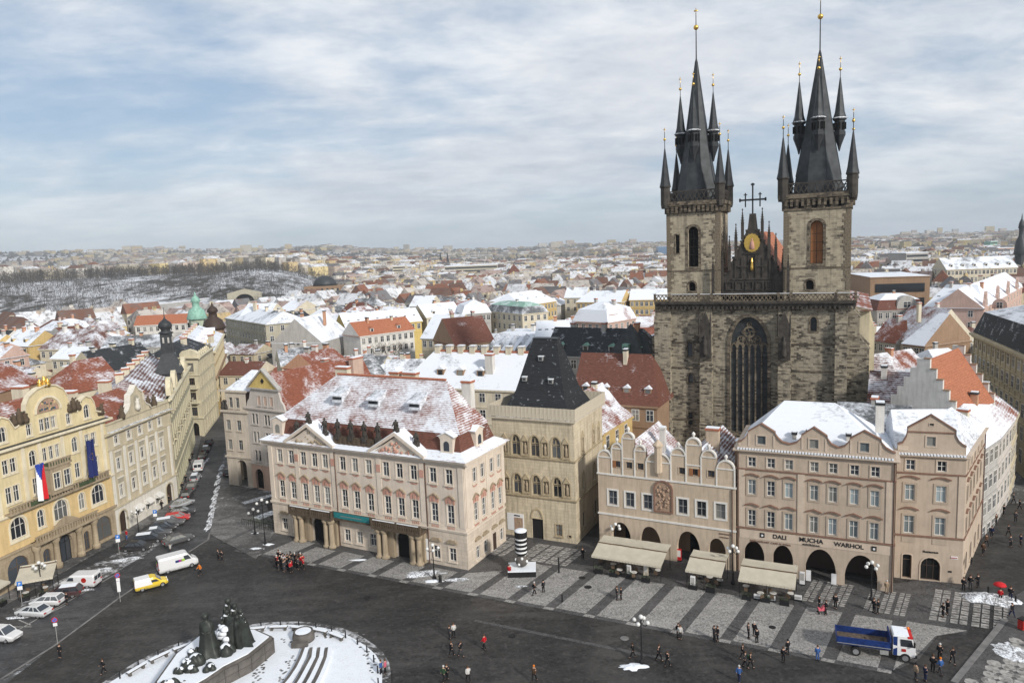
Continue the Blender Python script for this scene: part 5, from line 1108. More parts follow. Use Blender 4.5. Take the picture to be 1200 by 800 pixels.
for k, u in enumerate((6, 15, 26, 37)): m = MB(); b.eprism(0, [(u-2.4, 19.0), (u+2.4, 19.0), (u+2.2, 20.5), (u+1.2, 21.8), (u, 22.3), (u-1.2, 21.8), (u-2.2, 20.5)], -.1, .8, m); m.build('attic_gable', 'w_m4', b.root); b.win(0, u, 19.4, 1.2, 1.6, 'arch', trim='w_m4', hole=False, out=.12, sill=False)
b.roofq(18.9, 'x', 4.0, .1, 2, 2, 'r_brown1', 'w_m3', pts=[(0, .8), (L3, .8), tuple(b.p[2]), tuple(b.p[3])])
for k in range(6): b.chimney(5 + k*7, 8.5, 21.8, 1.8, .8, 1.4)
c = LW(b, *G(198, 428, 22).xy)
m = MB(); m.box(c.x-2.3, c.x+2.3, c.y-2.3, c.y+2.3, 18.5, 20.5); tr = m.build('turret', 'slate', b.root)
m = MB(); m.loft([[(c.x+s*2.7, c.y+t*2.7, 20.5) for s, t in ((-1, -1), (1, -1), (1, 1), (-1, 1))], [(c.x+s*1.35, c.y+t*1.35, 24.2) for s, t in ((-1, -1), (1, -1), (1, 1), (-1, 1))], [(c.x+s*1.15, c.y+t*1.15, 24.7) for s, t in ((-1, -1), (1, -1), (1, 1), (-1, 1))], [(c.x+s*1.1, c.y+t*1.1, 29.0) for s, t in ((-1, -1), (1, -1), (1, 1), (-1, 1))]]); m.build('lantern', 'slate', tr)
for s, t in ((0, -1), (1, 0), (-1, 0)):
    for q in (-.5, .5): m = MB(); m.cbox(c.x + s*1.08 + (q if s == 0 else 0), c.y + t*1.08 + (q if s else 0), 27.6, .35, .35, 1.2); m.build('lantern_window', 'w_gray', tr)
m = MB(); m.smooth = True; m.lathe([(1.5, 29.0), (1.55, 29.15), (.95, 29.5), (.9, 29.8), (1.3, 30.2), (1.42, 30.7), (1.2, 31.3), (.6, 31.8), (.2, 32.2), (.1, 32.6), (.04, 34.6)], c.x, c.y, 12); m.build('onion_dome', 'slate', tr)

# cream corner house where the street bends, and the ochre row beyond it
p1 = G(240, 511); p2 = G(257, 488); d = Vector((-math.cos(R(12)), math.sin(R(12)), 0)); p0 = p1 + d*15
b = Bld('cream_house', 'cream corner house with bay balconies where the street bends', [p0, p1, p2, p2 + d*16]); LC = b.L(0)
for u in (LC-2.2, LC-6.5, LC-10.5):
    for z, h in ((16.6, 2.2), (12.8, 2.2), (9.1, 2.2), (5.3, 2.2)): b.win(0, u, z, 1.7, h, nx=3, frame='frame_brown', trim='w_m4', sur=.2)
n2 = int(b.L(1)/3.4)
for k in range(n2):
    for z, h in ((16.4, 2.0), (12.7, 2.1), (9.0, 2.1), (5.3, 2.1), (1.0, 2.8)): b.win(1, 2 + k*3.4, z, 1.3, h, frame='frame_brown', trim='w_m4', sur=.2)
b.win(0, LC-2.3, .1, 1.9, 3.4, 'arch', 2, (.7,), 'wood_dark', 'w_m4', .2, 'void', .3, False, name='door')
for e in range(4): b.rwall(e, 0, 20.2, 'w_m4')
b.belt([0, 1], 19.8, .5, .7, 'w_m4', 'cornice', [(0, .5, .5), (.5, 1, 1)]); b.belt([0, 1], 4.6, .3, .25, 'w_m4', 'belt'); b.belt([0, 1], 15.6, .25, .2, 'w_m4', 'belt')
for z in (8.6, 12.3): m = b.ebox(0, LC-4.2, LC-.4, -1.1, 0, z, z+.3); b.ebox(0, LC-4.2, LC-.4, -1.1, -.95, z+.3, z+1.1, m); m.build('balcony', 'w_m4', b.root)
m = MB(); b.eprism(0, [(LC-5, 20.2), (LC, 20.2), (LC, 21.2), (LC-.8, 21.9), (LC-2.5, 22.3), (LC-4.2, 21.9), (LC-5, 21.2)], -.05, 1.0, m); m.build('attic_gable', 'w_m4', b.root)
b.roofq(20.1, 'y', 3.2, .1, 3, 3, 'r_slate1', 'w_m4'); b.chimney(5, 9, 22, 2.0); b.chimney(9, 15, 22, 2.0)
for k in range(8): f = b.fr(1)(2 + k*2.6, .3, 20.2); MB().lathe([(.35, 20.2), (.25, 20.7), (.4, 21.0), (.1, 21.6)], f[0], f[1], 6).build('finial', 'w_m4', b.root)
p3 = G(267, 453); d2 = (p3 - p2).normalized(); n_ = Vector((-d2.y, d2.x, 0))
b = Bld('ochre_house', 'ochre street house with dark balcony belts and zigzag snowy roofs', [p2, p3, p3 + n_*15, p2 + n_*15]); L5 = b.L(0)
for k in range(int(L5/3.6)):
    for z, h in ((15.4, 2.0), (11.9, 2.1), (8.4, 2.1), (5.0, 2.1)): b.win(0, 2 + k*3.6, z, 1.4, h, frame='frame_brown', trim='w_m4', sur=.2)
for e in range(4): b.rwall(e, 0, 18.8, 'w_m5')
b.belt([0], 18.4, .4, .7, 'w_m4', 'cornice'); b.belt([0], 11.0, .6, .6, 'w_brown', 'belt'); b.belt([0], 4.4, .4, .3, 'w_m4', 'belt')
b.roofq(18.8, 'x', 3.6, .1, 1, 1, 'r_red3', 'w_m5')
for k in range(5): b.dormer(5 + k*L5/5.5, 2.0, 19.6, 2.2, 1.4, 3.4, 'w_m5', 'r_red3')
for k in range(6): b.chimney(3 + k*L5/6.2, 8, 21.5, 1.6, .8, 1.2)

# corner house with the arched passage, and the pedimented house
a0, a1 = G(269, 567.5), G(297, 571); u_ = (a1 - a0).normalized(); n_ = Vector((-u_.y, u_.x, 0))
b = Bld('passage_house', 'narrow cream corner house with an arched pavement passage', [a0, a1, a1 + n_*11, a0 + n_*11]); L0_ = b.L(0)
for z, h in ((11.2, 2.0), (7.3, 2.0)):
    for u in (1.2, 3.9): b.win(0, u, z, 1.1, h, trim='w_k0', frame='frame_gray')
    for u in (2, 5, 8): b.win(3, u, z, 1.1, h, trim='w_k0', frame='frame_gray')
for u in (2.3, 4.0): b.win(0, u, 15.7, .9, 2.0, trim='w_k0', frame='frame_gray')
b.holes[0].append([(3.7 + x, .02 + q) for x, q in arch_pts(2.4, 5.3, 'arch')]); b.holes[3].append([(9.0 + x, .02 + q) for x, q in arch_pts(2.4, 5.0, 'arch')])
b.rwall(0, 0, 15.0, 'w_k0', depth=.8); b.rwall(3, 0, 15.0, 'w_k0', depth=.8); b.rwall(1, 0, 15.0, 'w_k0'); b.rwall(2, 0, 15, 'w_k0')
b.wall(0, [(1.0, 15.0), (L0_, 15.0), (L0_, 19.0), (1.0, 19.0)], 'w_k0')
m = b.ebox(3, 0, 10, .9, 1.0, 15, 19); m.build('wall', 'w_k0', b.root)
b.belt([0, 3], 14.8, .4, .4, 'w_k0', 'cornice'); b.belt([0, 3], 5.7, .3, .25, 'w_k0', 'belt'); b.belt([0], 18.8, .35, .35, 'w_k0', 'cornice'); m = b.ebox(0, -.1, L0_, .1, 11, .0, .05); m.build('passage_floor', 'pave_mid', b.root)
b.roofq(19.0, 'x', 3.2, .2, 2, 2, 'r_slate3', 'w_k0', pts=[(1, .1), (L0_, .1), (L0_, 11), (1, 11)]); sculpt(b, .5, 15.2, 2.6, 'church_black', 4, 2, .5)
a0, a1 = G(297, 571), G(326, 577); u_ = (a1 - a0).normalized(); n_ = Vector((-u_.y, u_.x, 0)); a1 = a0 + u_*10.8
b = Bld('pediment_house', 'pale grey house with a yellow triangular pediment beside the pink palace', [a0, a1, a1 + n_*26, a0 + n_*26]); L1 = b.L(0)
for z, h in ((12.9, 2.0), (9.3, 2.1), (5.6, 2.1)):
    for u in (1.75, 2.75, 5.25, 6.1, 8.4, 9.2): b.win(0, u, z, .7, h, nx=1, trim='w_k1', frame='frame_gray')
for u in (3.8, 5.6, 7.3): b.win(0, u, 16.7, .85, 1.7, trim='w_k1', frame='frame_gray')
b.win(0, 2.2, .05, 2.2, 4.0, 'arch', 2, (.7,), 'wood_dark', 'w_k1_pink', .3, 'void', .4, False, name='door'); b.win(0, 5.9, .05, 1.4, 3.8, 'arch', 2, (.7,), 'wood_dark', 'w_k1_pink', .3, 'void', .4, False, name='door')
b.rwall(0, 0, 5.0, 'w_k1_pink', depth=.4); b.rwall(0, 5.0, 16.0, 'w_k1')
for e in (1, 2, 3): b.rwall(e, 0, 16.0, 'w_k1')
b.wall(0, [(1.6, 16.0), (9.2, 16.0), (9.2, 20.0), (1.6, 20.0)], 'w_k1'); m = MB(); b.eprism(0, [(1.4, 20.0), (9.4, 20.0), (5.4, 23.4)], -.15, .4, m); m.build('pediment', 'w_yellow', b.root)
m = MB()
for sg in (-1, 1):
    pts = [(5.4+sg*4.4, 19.8), (5.4+sg*4.4, 20.15), (5.4, 23.8), (5.4, 23.45)]; b.eprism(0, pts if sg > 0 else pts[::-1], -.45, .5, m)
b.ebox(0, 1.0, 9.8, -.4, 0, 19.75, 20.0, m); m.build('pediment_cornice', 'w_gray', b.root); m = MB(); b.eprism(0, [(5.4, 20.9), (5.8, 21.4), (5.4, 21.9), (5.0, 21.4)], -.3, -.15, m); m.build('pediment_emblem', 'iron', b.root)
for sg in (-1, 1): m = MB(); pts = [(5.4+sg*3.8, 16.0), (5.4+sg*5.4, 16.0), (5.4+sg*5.0, 17.2), (5.4+sg*4.4, 17.8), (5.4+sg*4.0, 19.2), (5.4+sg*3.8, 19.6)]; b.eprism(0, pts if sg > 0 else pts[::-1], 0, .4, m); m.build('volute', 'w_k1', b.root)
b.belt([0], 15.8, .3, .35, 'w_k1', 'cornice'); b.belt([0], 4.9, .25, .2, 'w_k1', 'belt')
b.roofq(16.0, 'y', 6.6, .2, 0, 0, 'r_red1', 'w_k1_pink', pts=[(1.4, .3), (9.4, .3), (9.4, 26), (1.4, 26)]); b.chimney(3, 18, 19, 3.5, 1.2, 1.2, 'w_gray'); b.chimney(8, 22, 18.5, 4, 1.2, 3.0, 'w_k1_pink')
# ================================================================== MIDDLE DISTANCE: generic houses placed by their eaves
SCR = []; FOOT = []          # occupied ground, for the random infill
wpane = {}
def small_win(w, h, frame='frame_white', pane='glass'):
    k = (w, h, frame, pane)
    if k not in wpane:
        m = MB(); m.box(-w/2-.12, w/2+.12, -.06, .0, -.12, h+.12); m.cur = 1; m.box(-w/2, w/2, -.07, -.055, 0, h); m.cur = 0; m.box(-.05, .05, -.085, -.06, 0, h); m.box(-w/2, w/2, -.085, -.06, h*.6, h*.6+.08); wpane[k] = m.mesh('window', [frame, pane])
    return wpane[k]
def house(name, label, A, B, h, depth, kind='x', rise=4.5, mat='r_red2', wall='w_cream', rows=2, cols=5, side=0, hip=(0, 0), ov=.4, dorm=0, chim=1, group=None, fl=3.7, wsz=(1.2, 1.9), belts=True, world=False, drf=None, sky=0):
    fp = foot(A, B, depth, h) if not world else None
    if world:
        a, c = Vector(A), Vector(B); d = (c-a).normalized(); n = Vector((-d.y, d.x)); fp = [a, c, c + n*depth, a + n*depth]
    b = Bld(name, label, fp, group=group); L = b.L(0)
    cc = sum(fp, Vector((0, 0)))/4; FOOT.append((cc.x, cc.y, math.hypot(L, depth)/2)); sa, sb = PROJ((fp[0].x, fp[0].y, h)), PROJ((fp[1].x, fp[1].y, h)); SCR.append((min(sa[0], sb[0]), max(sa[0], sb[0]), max(sa[1], sb[1]), cc.length, FPX*h/cc.length))
    m = MB(); m.box(0, L, 0, depth, 0, h); m.f = [f for i, f in enumerate(m.f) if i % 6 != 0]; m.m = m.m[:len(m.f)]; m.sm = m.sm[:len(m.f)]; m.col = m.col[:len(m.f)]; m.build('wall', wall, b.root)
    sw = small_win(*wsz)
    for e, n in ((0, cols), (1, side), (3, side)):
        if not n: continue
        LL = b.L(e)
        for r in range(rows):
            for k in range(n): ob('window', sw, b.root, b.fr(e)(LL*(k+.5)/n, 0, h - .9 - wsz[1] - r*fl), b.ang_e(e))
    if belts:
        for r in range(min(rows, 3)):
            m = b.ebox(0, 0, L, -.15, 0, h - .7 - fl*(r+1) + .25, h - .7 - fl*(r+1) + .5); m.build('belt', wall, b.root)
        b.belt([0, 1], h-.4, .38, .35, wall, 'cornice')
    if kind == 'flat':
        m = MB(); m.box(-.3, L+.3, -.3, depth+.3, h, h+.35); m.cur = 1; m.box(-.1, L+.1, -.1, depth+.1, h+.35, h+.5); b.roof = m.build('roof', [wall, mat], b.root)
    elif kind == 'mansard':
        m = MB(); q = frustum(m, [Vector((-.3, -.3)), Vector((L+.3, -.3)), Vector((L+.3, depth+.3)), Vector((-.3, depth+.3))], h, h+rise*.65, 1.6); c = sum(q, Vector((0, 0)))/4
        m.cur = 1; q2 = frustum(m, q, h+rise*.65, h+rise, depth*.28); m.poly([(v.x, v.y, h+rise) for v in q2]); b.roof = m.build('roof', [drf or mat, mat], b.root)
    else: b.roofq(h, kind, rise, ov, hip[0], hip[1], mat, wall)
    random.seed(name + str(int(cc.x)))
    for k in range(dorm):
        if kind == 'y': continue
        b.dormer(L*(k+.5)/dorm, depth*.10, h+rise*.18, 1.3, 1.3, depth*.3, wall, drf or mat)
    for k in range(chim):
        x = L*(k+.5)/max(1, chim) + random.uniform(-1, 1); b.chimney(x, depth*random.uniform(.42, .62), h+rise*.55, rise*.45 + random.uniform(.4, 1.3), random.uniform(.6, 1.0), random.uniform(.7, 1.5), random.choice(('w_cream', 'w_white', 'w_salmon', 'w_gray')), random.choice(('brick_orange', 'slate')))
    for k in range(sky):
        t = .45; MB().box(-.45, .45, -.3, .3, -.1, .12).build('skylight', 'glass', b.roof, loc=(L*(k+.5)/sky, depth*.5*t, h+rise*t+.15))
    return b
# behind the pink palace
b = house('rear_wing', 'long snow-covered wing with a row of chimneys behind the pink palace', (468, 452), (612, 458), 14, 15, 'x', 7.2, 'r_white2', 'w_cream', 2, 8, 0, (6, 0), chim=0)
for k in range(8): b.chimney(6.5 + k*3.0, 7.6, 19.6, 2.6, 1.3, 1.4, 'w_cream', 'w_gray')
MB().box(6, b.L(0), 7.2, 8.0, 21.0, 21.4).build('ridge_cap', 'brick_orange', b.roof)
for x in (9.5, 14.5, 19.5): b.dormer(x, 2.4, 16.3, 1.7, 1.4, 3.0, 'w_brown', 'r_white2')
b.chimney(21.5, 3.5, 15.5, 5.5, 1.8, 1.4, 'w_white')
a = G(706, 508, 13); c = G(765, 472, 13); dd = (c-a).normalized(); nn = Vector((-dd.y, dd.x, 0))
b = house('alley_house', 'yellow walled house with half-snowed red roof behind the gothic house', a.xy, c.xy, 13, 13, 'x', 5.5, 'r_red2', 'w_ochre', 2, 6, 2, (4, 0), chim=1, world=True)
b = house('brick_red_house', 'tall brown-red hipped roof house next to the left church tower', (672, 470), (770, 476), 15, 12, 'x', 8.5, 'r_red0', 'w_brown', 1, 6, 0, (0, 3), dorm=4, chim=1, drf='r_white')
b = house('slate_house', 'long house with a dark slate roof, pyramid and green dormers beyond the brown-red roof', (640, 416), (762, 421), 19, 12, 'x', 6.0, 'r_slate1', 'w_gray', 1, 9, 0, (0, 4), dorm=4, chim=3, drf='copper')
m = MB(); x = b.L(0)*.78; m.add([(x-4.5, -.6, 19.1), (x+4.5, -.6, 19.1), (x+4.5, 6, 19.1), (x-4.5, 6, 19.1), (x, 3.5, 26.5)], [(0, 1, 4), (1, 2, 4), (2, 3, 4), (3, 0, 4)]); py = m.build('pyramid_roof', 'slate', b.roof); m = MB(); m.box(x-.7, x+.7, -.4, 1.5, 20, 22.2); m.build('dormer', 'copper', py); MB().box(x-.5, x+.5, -.45, -.38, 20.2, 21.6).build('pane', 'void', py)
b = house('sawtooth_house', 'low house with ribbed snowy skylight roof behind the long wing', (548, 414), (632, 416), 15, 22, 'x', 4.5, 'r_white2', 'w_gray', 1, 8, 0, chim=0)
for k in range(9): m = MB(); m.add([(0, 0, 0), (.5, 0, .9), (1.6, 0, 0), (0, 8, 3.2), (.5, 8, 4.1), (1.6, 8, 3.2)], [(0, 1, 4, 3), (1, 2, 5, 4), (0, 2, 1)]); m.build('roof_monitor', 'r_gray2', b.roof, loc=(2 + k*3.0, 1.5, 15.7))
b = house('gray_block', 'plain grey flat-fronted block with terrace behind the ribbed roof', (585, 392), (645, 393), 19, 12, 'flat', 1, 'r_white', 'w_gray', 1, 5, 1, chim=3)
b = house('glass_roof_house', 'house with large snowy skylight slope beside the black pyramid roof', (628, 396), (668, 395), 20, 14, 'x', 4, 'r_white', 'w_gray', 1, 4, 1, sky=5, chim=1)
b = house('pink_corner_house', 'pink corner house with a row of dormers under snow', (672, 376), (712, 378), 19, 16, 'mansard', 6, 'r_white2', 'w_pink', 2, 5, 5, dorm=6, chim=2, drf='r_red3')
b = house('brown_roof_house', 'house with a bare chocolate brown roof and yellow gable', (533, 404), (578, 399), 18, 14, 'x', 7, 'r_red0', 'w_brown', 1, 4, 1, chim=2)
b = house('snow_roof_house', 'house with smooth white roof and five windows beside the brown roof', (494, 396), (530, 397), 17, 16, 'x', 7, 'r_white', 'w_m2', 1, 5, 0, chim=1)
b = house('orange_roof_house', 'long house with two bare orange roofs behind the bare tree', (422, 394), (485, 386), 17, 11, 'x', 4.5, 'r_orange', 'w_white', 2, 9, 0, chim=2, dorm=2)
b = house('long_yellow_house', 'long yellow house with a row of skylights in its snowy roof', (406, 384), (494, 376), 17, 13, 'x', 5, 'r_white', 'w_yellow', 1, 12, 0, sky=8, chim=1)
b = house('copper_roof_house', 'corner house with a green copper domed roof and cream walls', (571, 364), (612, 368), 19, 12, 'mansard', 4, 'r_copper', 'w_cream', 2, 7, 4, dorm=4, chim=1, drf='r_gray2')
b = house('ochre_palace', 'big ochre yellow building with smooth snowy roof', (611, 359), (652, 352.5), 19, 18, 'x', 5.5, 'r_white', 'w_ochre', 3, 11, 4, (4, 4), chim=0, sky=4)
b = house('barracks', 'wide ochre palace block with white hipped roof and orange chimneys', (675.5, 354), (727, 354), 18, 14, 'x', 5, 'r_white', 'w_ochre', 3, 9, 4, (5, 0), chim=2)
b = house('barracks_wing', 'ochre palace wing with white roof running to the church tower', (738, 351.5), (795, 350.5), 18.5, 14, 'x', 4.6, 'r_white', 'w_ochre', 3, 10, 4, chim=1)
b = house('white_terrace_house', 'white fronted block with wide dormer windows under snow', (542, 368), (575, 366), 19, 15, 'mansard', 5, 'r_white', 'w_gray', 1, 6, 2, dorm=4, drf='r_white')
b = house('terrace_house', 'cream house with white roof beside the snowy dormer block', (500, 372), (541, 368), 18, 13, 'x', 5, 'r_white2', 'w_cream', 1, 6, 1, dorm=2)
# the gable wall house and its neighbours on the street
b = house('gray_gable_house', 'plain grey gable wall house with five slit windows and snowy roof', (318, 402), (377, 401), 16, 24, 'y', 8, 'r_white2', 'w_gray', 0, 0, 0, chim=2, ov=.1, belts=False)
for x, z in ((7.0, 15.2), (8.6, 15.2), (7.2, 11.2), (8.8, 11.2), (13.6, 11.0)): ob('window', small_win(.8, 2.0, 'frame_gray', 'glass'), b.root, (x*b.L(0)/16.0, 0, z))
b = house('red_eave_house', 'cream house with red skirt roof and skylights beside the grey gable', (378, 401), (404, 396), 15, 16, 'x', 6.5, 'r_white2', 'w_cream', 1, 3, 1, chim=1, sky=3)
pA, pB = G(264, 372.5, 20), G(311, 380, 20); e_ = (pB-pA); n_ = Vector((-e_.y, e_.x, 0)).normalized()
b = house('apartment_block', 'long pale stone apartment block lining the street with dark shop fronts', pA.xy, pB.xy, 20, 17, 'x', 4, 'r_slate3', 'w_pale', 5, 14, 4, (4, 4), chim=4, world=True, wsz=(1.3, 2.0))
b = house('white_roof_hall', 'broad hall with a plain white roof and dark roller wall', (238, 364), (290, 362), 16, 22, 'x', 5, 'r_white', 'w_brown', 0, 0, 0, (5, 5), chim=0, belts=False)
b = house('yellow_tower_house', 'pale yellow gabled house with oval windows behind the apartment block', (312, 374), (338, 370), 20, 14, 'y', 6, 'r_white2', 'w_cream', 2, 4, 2, chim=2)
b = house('dome_neighbour', 'long house with a bare crimson roof in front of the wooded hill', (158, 381.5), (218, 378.5), 17, 10, 'x', 4, 'r_orange', 'w_white', 1, 8, 0, chim=0)
b = house('yard_house', 'flat-topped cream house with snowy deck behind the yellow gables', (73, 431), (120, 431), 19, 9, 'flat', 1, 'snow', 'w_cream', 1, 4, 0, chim=2)
b = house('brown_hip_house', 'house with a powdered brown hipped roof in the left roofscape', (46, 409), (108, 409), 17, 14, 'x', 6, 'r_brown1', 'w_cream', 1, 7, 0, (3, 5), chim=2)
b = house('gray_metal_house', 'long house with a bare grey metal roof', (119, 409), (190, 406), 17, 12, 'x', 3.5, 'r_gray2', 'w_gray', 1, 8, 0, chim=1)
b = house('red_barn', 'steep red roof with a sheet of snow at the left edge behind the yellow building', (-30, 466), (48, 447), 20, 11, 'x', 6, 'r_red1', 'w_brown', 0, 0, 0, (0, 6), chim=1, belts=False)
b = house('red_flank_house', 'red roofed house with pale blank wall between the two front gables', (84, 461), (142, 448), 19.5, 10, 'x', 5.5, 'r_red1', 'w_cream', 0, 0, 0, (6, 0), chim=1, belts=False)
b = house('slate_court_house', 'dark roofed courtyard house with scattered snow behind the niche attic', (120, 437), (185, 425), 19, 12, 'x', 5, 'r_slate1', 'w_m2', 1, 6, 0, chim=3)
b = house('chimney_house', 'cream house with tall chimney stacks among the left roofs', (60, 420), (92, 421), 18, 9, 'x', 3, 'r_white2', 'w_cream', 1, 4, 1, chim=3)
b = house('flat_roof_house', 'low house with grey flat roof and red lean-to near the pedimented house', (330, 428), (372, 424), 17, 12, 'x', 3.5, 'r_gray2', 'w_cream', 1, 4, 1, chim=3)
b = house('slate_gable_house', 'small grey slate roof with bare edge behind the pink palace', (407, 441), (450, 437), 18, 9, 'x', 4.0, 'r_gray2', 'w_k1_pink', 1, 4, 0, (2, 2), chim=2)
b = house('red_lean_house', 'house with red powdered roof and parapet chimneys behind the pediment', (372, 433), (408, 424), 18, 10, 'x', 3.6, 'r_red1', 'w_salmon', 1, 4, 1, chim=3)
# ---- right of the church
a = G(1149, 631); c = G(1166, 615); c2 = G(1182, 587); c3_ = G(1189, 566)
b = house('lane_house', 'white three-storey lane house with dark drainpipe and snowy roof', a.xy, c.xy, 13.4, 11, 'x', 4.5, 'r_white2', 'w_gray', 4, 3, 0, chim=0, world=True, ov=.2); b.dormer(1.4, 1.2, 14.4, 1.3, 1.3, 3, 'w_white', 'r_white'); b.chimney(2.5, 3.5, 15.8, 2.0, 1.0, 1.4, 'w_cream'); 
b = house('lane_house', 'slim grey lane house with curved snowy gable next to the big office block', c.xy, c2.xy, 13.2, 10, 'x', 4.5, 'r_red3', 'w_k1', 4, 4, 0, chim=1, world=True, ov=.2)
b = house('lane_house', 'yellow shopfront lane house farthest up the lane', c2.xy, c3_.xy, 12.8, 10, 'x', 4, 'r_red2', 'w_m2', 4, 3, 0, chim=1, world=True, ov=.2)
pA, pB = G(1142.5, 389, 22), G(1199, 413.5, 22); pB = pB + (pB-pA).normalized()*9
b = house('office_block', 'large olive stone office block with arched windows and dark snowy mansard', pA.xy, pB.xy, 22, 26, 'mansard', 7, 'r_slate3', 'w_office', 5, 13, 0, chim=1, world=True, dorm=7, drf='r_slate1', wsz=(1.25, 2.4), fl=4.1)
m = MB()
b.belt([0, 3], 20.9, .9, .9, 'w_office', 'cornice', [(0, .5, .5), (.5, 1, 1)])
for k in range(13): x = b.L(0)*(k+.5)/13; b.ebox(0, x-.9, x+.9, -.3, 0, 14.6, 14.9).build('window_hood', 'w_office', b.root)
for k in range(14): x = b.L(0)*k/13; b.ebox(0, max(0, x-.25), x+.25, -.18, 0, 13.0, 20.8).build('pilaster', 'w_office', b.root)
# the steep orange roof with stepped firewalls
p = G(1129, 492, 16); q = G(1165, 470, 16)
b = house('stepped_gable_house', 'house with a steep bare orange roof between stepped grey firewalls', p.xy, q.xy, 16, 11, 'x', 8.5, 'r_orange', 'w_gray', 0, 0, 0, chim=0, world=True, ov=.05, belts=False)
for x in (-.6, b.L(0)):
    m = MB(); st = [(0, 12)]; n = 6
    for k in range(n): st += [(5.5*k/n, 16 + 9.2*k/n + 1.2), (5.5*(k+1)/n, 16 + 9.2*k/n + 1.2)]
    pts = st + [(11 - y, z) for y, z in st[::-1]]; m.prismx(pts, x, x + .6); m.build('stepped_firewall', 'w_white', b.root)
    m = MB()
    for k in range(n): m.box(x-.08, x+.68, 5.5*k/n, 5.5*(k+1)/n-.02, 16 + 9.2*k/n + 1.2, 16 + 9.2*k/n + 1.36)
    m.build('coping_tile', 'w_brown', b.root)
b = house('tile_roof_house', 'long roof of half-snowed brown tiles behind the salmon houses', (1018, 481), (1104, 487), 15, 10, 'x', 6.0, 'r_brown1', 'w_gray', 1, 7, 0, chim=2)
b = house('metal_roof_house', 'long low house with standing seam grey metal roof behind the white roof', (982, 497), (1064, 503), 17.5, 7, 'x', 2.6, 'r_gray2', 'w_white', 0, 0, 0, chim=1, belts=False)
b = house('striped_dormer_house', 'house with diagonal rows of snowy dormers and red tiles', (1050, 455), (1098, 446), 14, 12, 'x', 6, 'r_red2', 'w_cream', 1, 5, 1, dorm=5, chim=1, drf='r_white')
b = house('brown_tile_house', 'steep brown tiled roof hard against the church flank', (1020, 468), (1058, 466), 14, 11, 'x', 7.5, 'r_brown1', 'w_brown', 1, 4, 0, chim=0)
b = house('dark_gable_house', 'house with dark red gable and dormered snowy flank', (1082, 402), (1142, 398), 14, 15, 'y', 9, 'r_red2', 'w_cream', 2, 6, 2, chim=2)
b = house('courtyard_house', 'broad white roofed courtyard house beside the dark red gable', (1058, 402), (1084, 405), 14, 18, 'x', 8, 'r_white', 'w_brown', 2, 4, 0, (4, 0), chim=0)
b = house('pink_house', 'pink house with arched attic gables and snowy mansard', (1084, 359), (1153, 361), 19, 18, 'x', 7, 'r_white', 'w_pink', 3, 9, 4, (4, 5), chim=2, sky=3)
for u in (7, 22): m = MB(); b.eprism(0, [(u + x, 19 + q) for x, q in arch_pts(4.2, 3.2, 'arch')], -.3, .6, m); m.build('attic_gable', 'w_pink', b.root); ob('window', small_win(1.6, 1.8), b.root, (u, -.32, 19.2))
b = house('round_dormer_house', 'grey house with red mansard and one large round dormer', (1028, 364), (1084, 362), 17, 14, 'mansard', 5.5, 'r_white', 'w_gray', 2, 7, 1, chim=1, drf='r_red0'); m = MB(); b.eprism(0, [(b.L(0)*.62 + x, 17 + q) for x, q in arch_pts(7, 5, 'arch')], -.1, 2.5, m); m.build('round_dormer', 'w_gray', b.roof); ob('window', small_win(2.4, 2.0), b.root, (b.L(0)*.62, -.12, 17.8))
b = house('corner_tower_house', 'ornate pink and white house with scrolled gables up the right street', (1153, 361), (1200, 335), 20, 14, 'x', 6, 'r_red3', 'w_pink', 4, 12, 2, chim=3)
for k in range(4): u = 4 + k*b.L(0)/4; m = MB(); b.eprism(0, [(u-2.4, 20), (u+2.4, 20), (u+2.2, 22), (u+1.2, 22.6), (u+1, 24), (u, 25), (u-1, 24), (u-1.2, 22.6), (u-2.2, 22)], -.2, .6, m); m.build('attic_gable', 'w_pink', b.root); ob('window', small_win(1.3, 1.9), b.root, (u, -.22, 20.8))
b = house('red_roof_house', 'low red roofed house between church flank and round dormer house', (1022, 398), (1050, 402), 13, 12, 'x', 6, 'r_red1', 'w_gray', 1, 4, 1, chim=1)
b = house('cornice_house', 'small ochre house with curled snowy roof below the office block', (1098, 427), (1136, 424), 12, 10, 'x', 3, 'r_white', 'w_m2', 1, 5, 1, (2, 2), chim=1)
b = house('long_facade_house', 'long grey-cream house with many gables at the far end of the right street', (1110, 316), (1192, 313), 24, 16, 'x', 6, 'r_slate3', 'w_cream', 4, 18, 2, dorm=6, chim=4)
b = house('department_store', 'dark brown glazed modern department store with stepped terraces', (1020, 326), (1090, 324), 26, 40, 'flat', 1, 'r_white', 'w_brown', 0, 0, 0, chim=0, belts=False)
for k in range(3): b.ebox(0, 2, b.L(0)-2, -.3, 0, 8 + k*6, 11.5 + k*6).build('window_band', 'glass', b.root)
b = house('steel_store', 'second block of the department store with slanted dark glass', (1050, 335), (1088, 334), 18, 16, 'flat', 1, 'r_gray2', 'slate', 0, 0, 0, chim=0, belts=False)
# ================================================================== GROUND OF THE SQUARE
m = MB(); m.slab([(-9000, -300), (9000, -300), (9000, 12000), (-9000, 12000)], -1.0, -.06); struct('ground', m, 'city_ground')
def poly2(pts, n=0): return [(p[0], p[1]) for p in pts]
m = MB(); m.slab([(-60, 20), (110, 20), (110, 112), (28, 118), (-30, 128), (-46, 132), (-53, 112), (-56, 70), (-62, 20)], -.06, 0.0); struct('square', m, 'cobble')
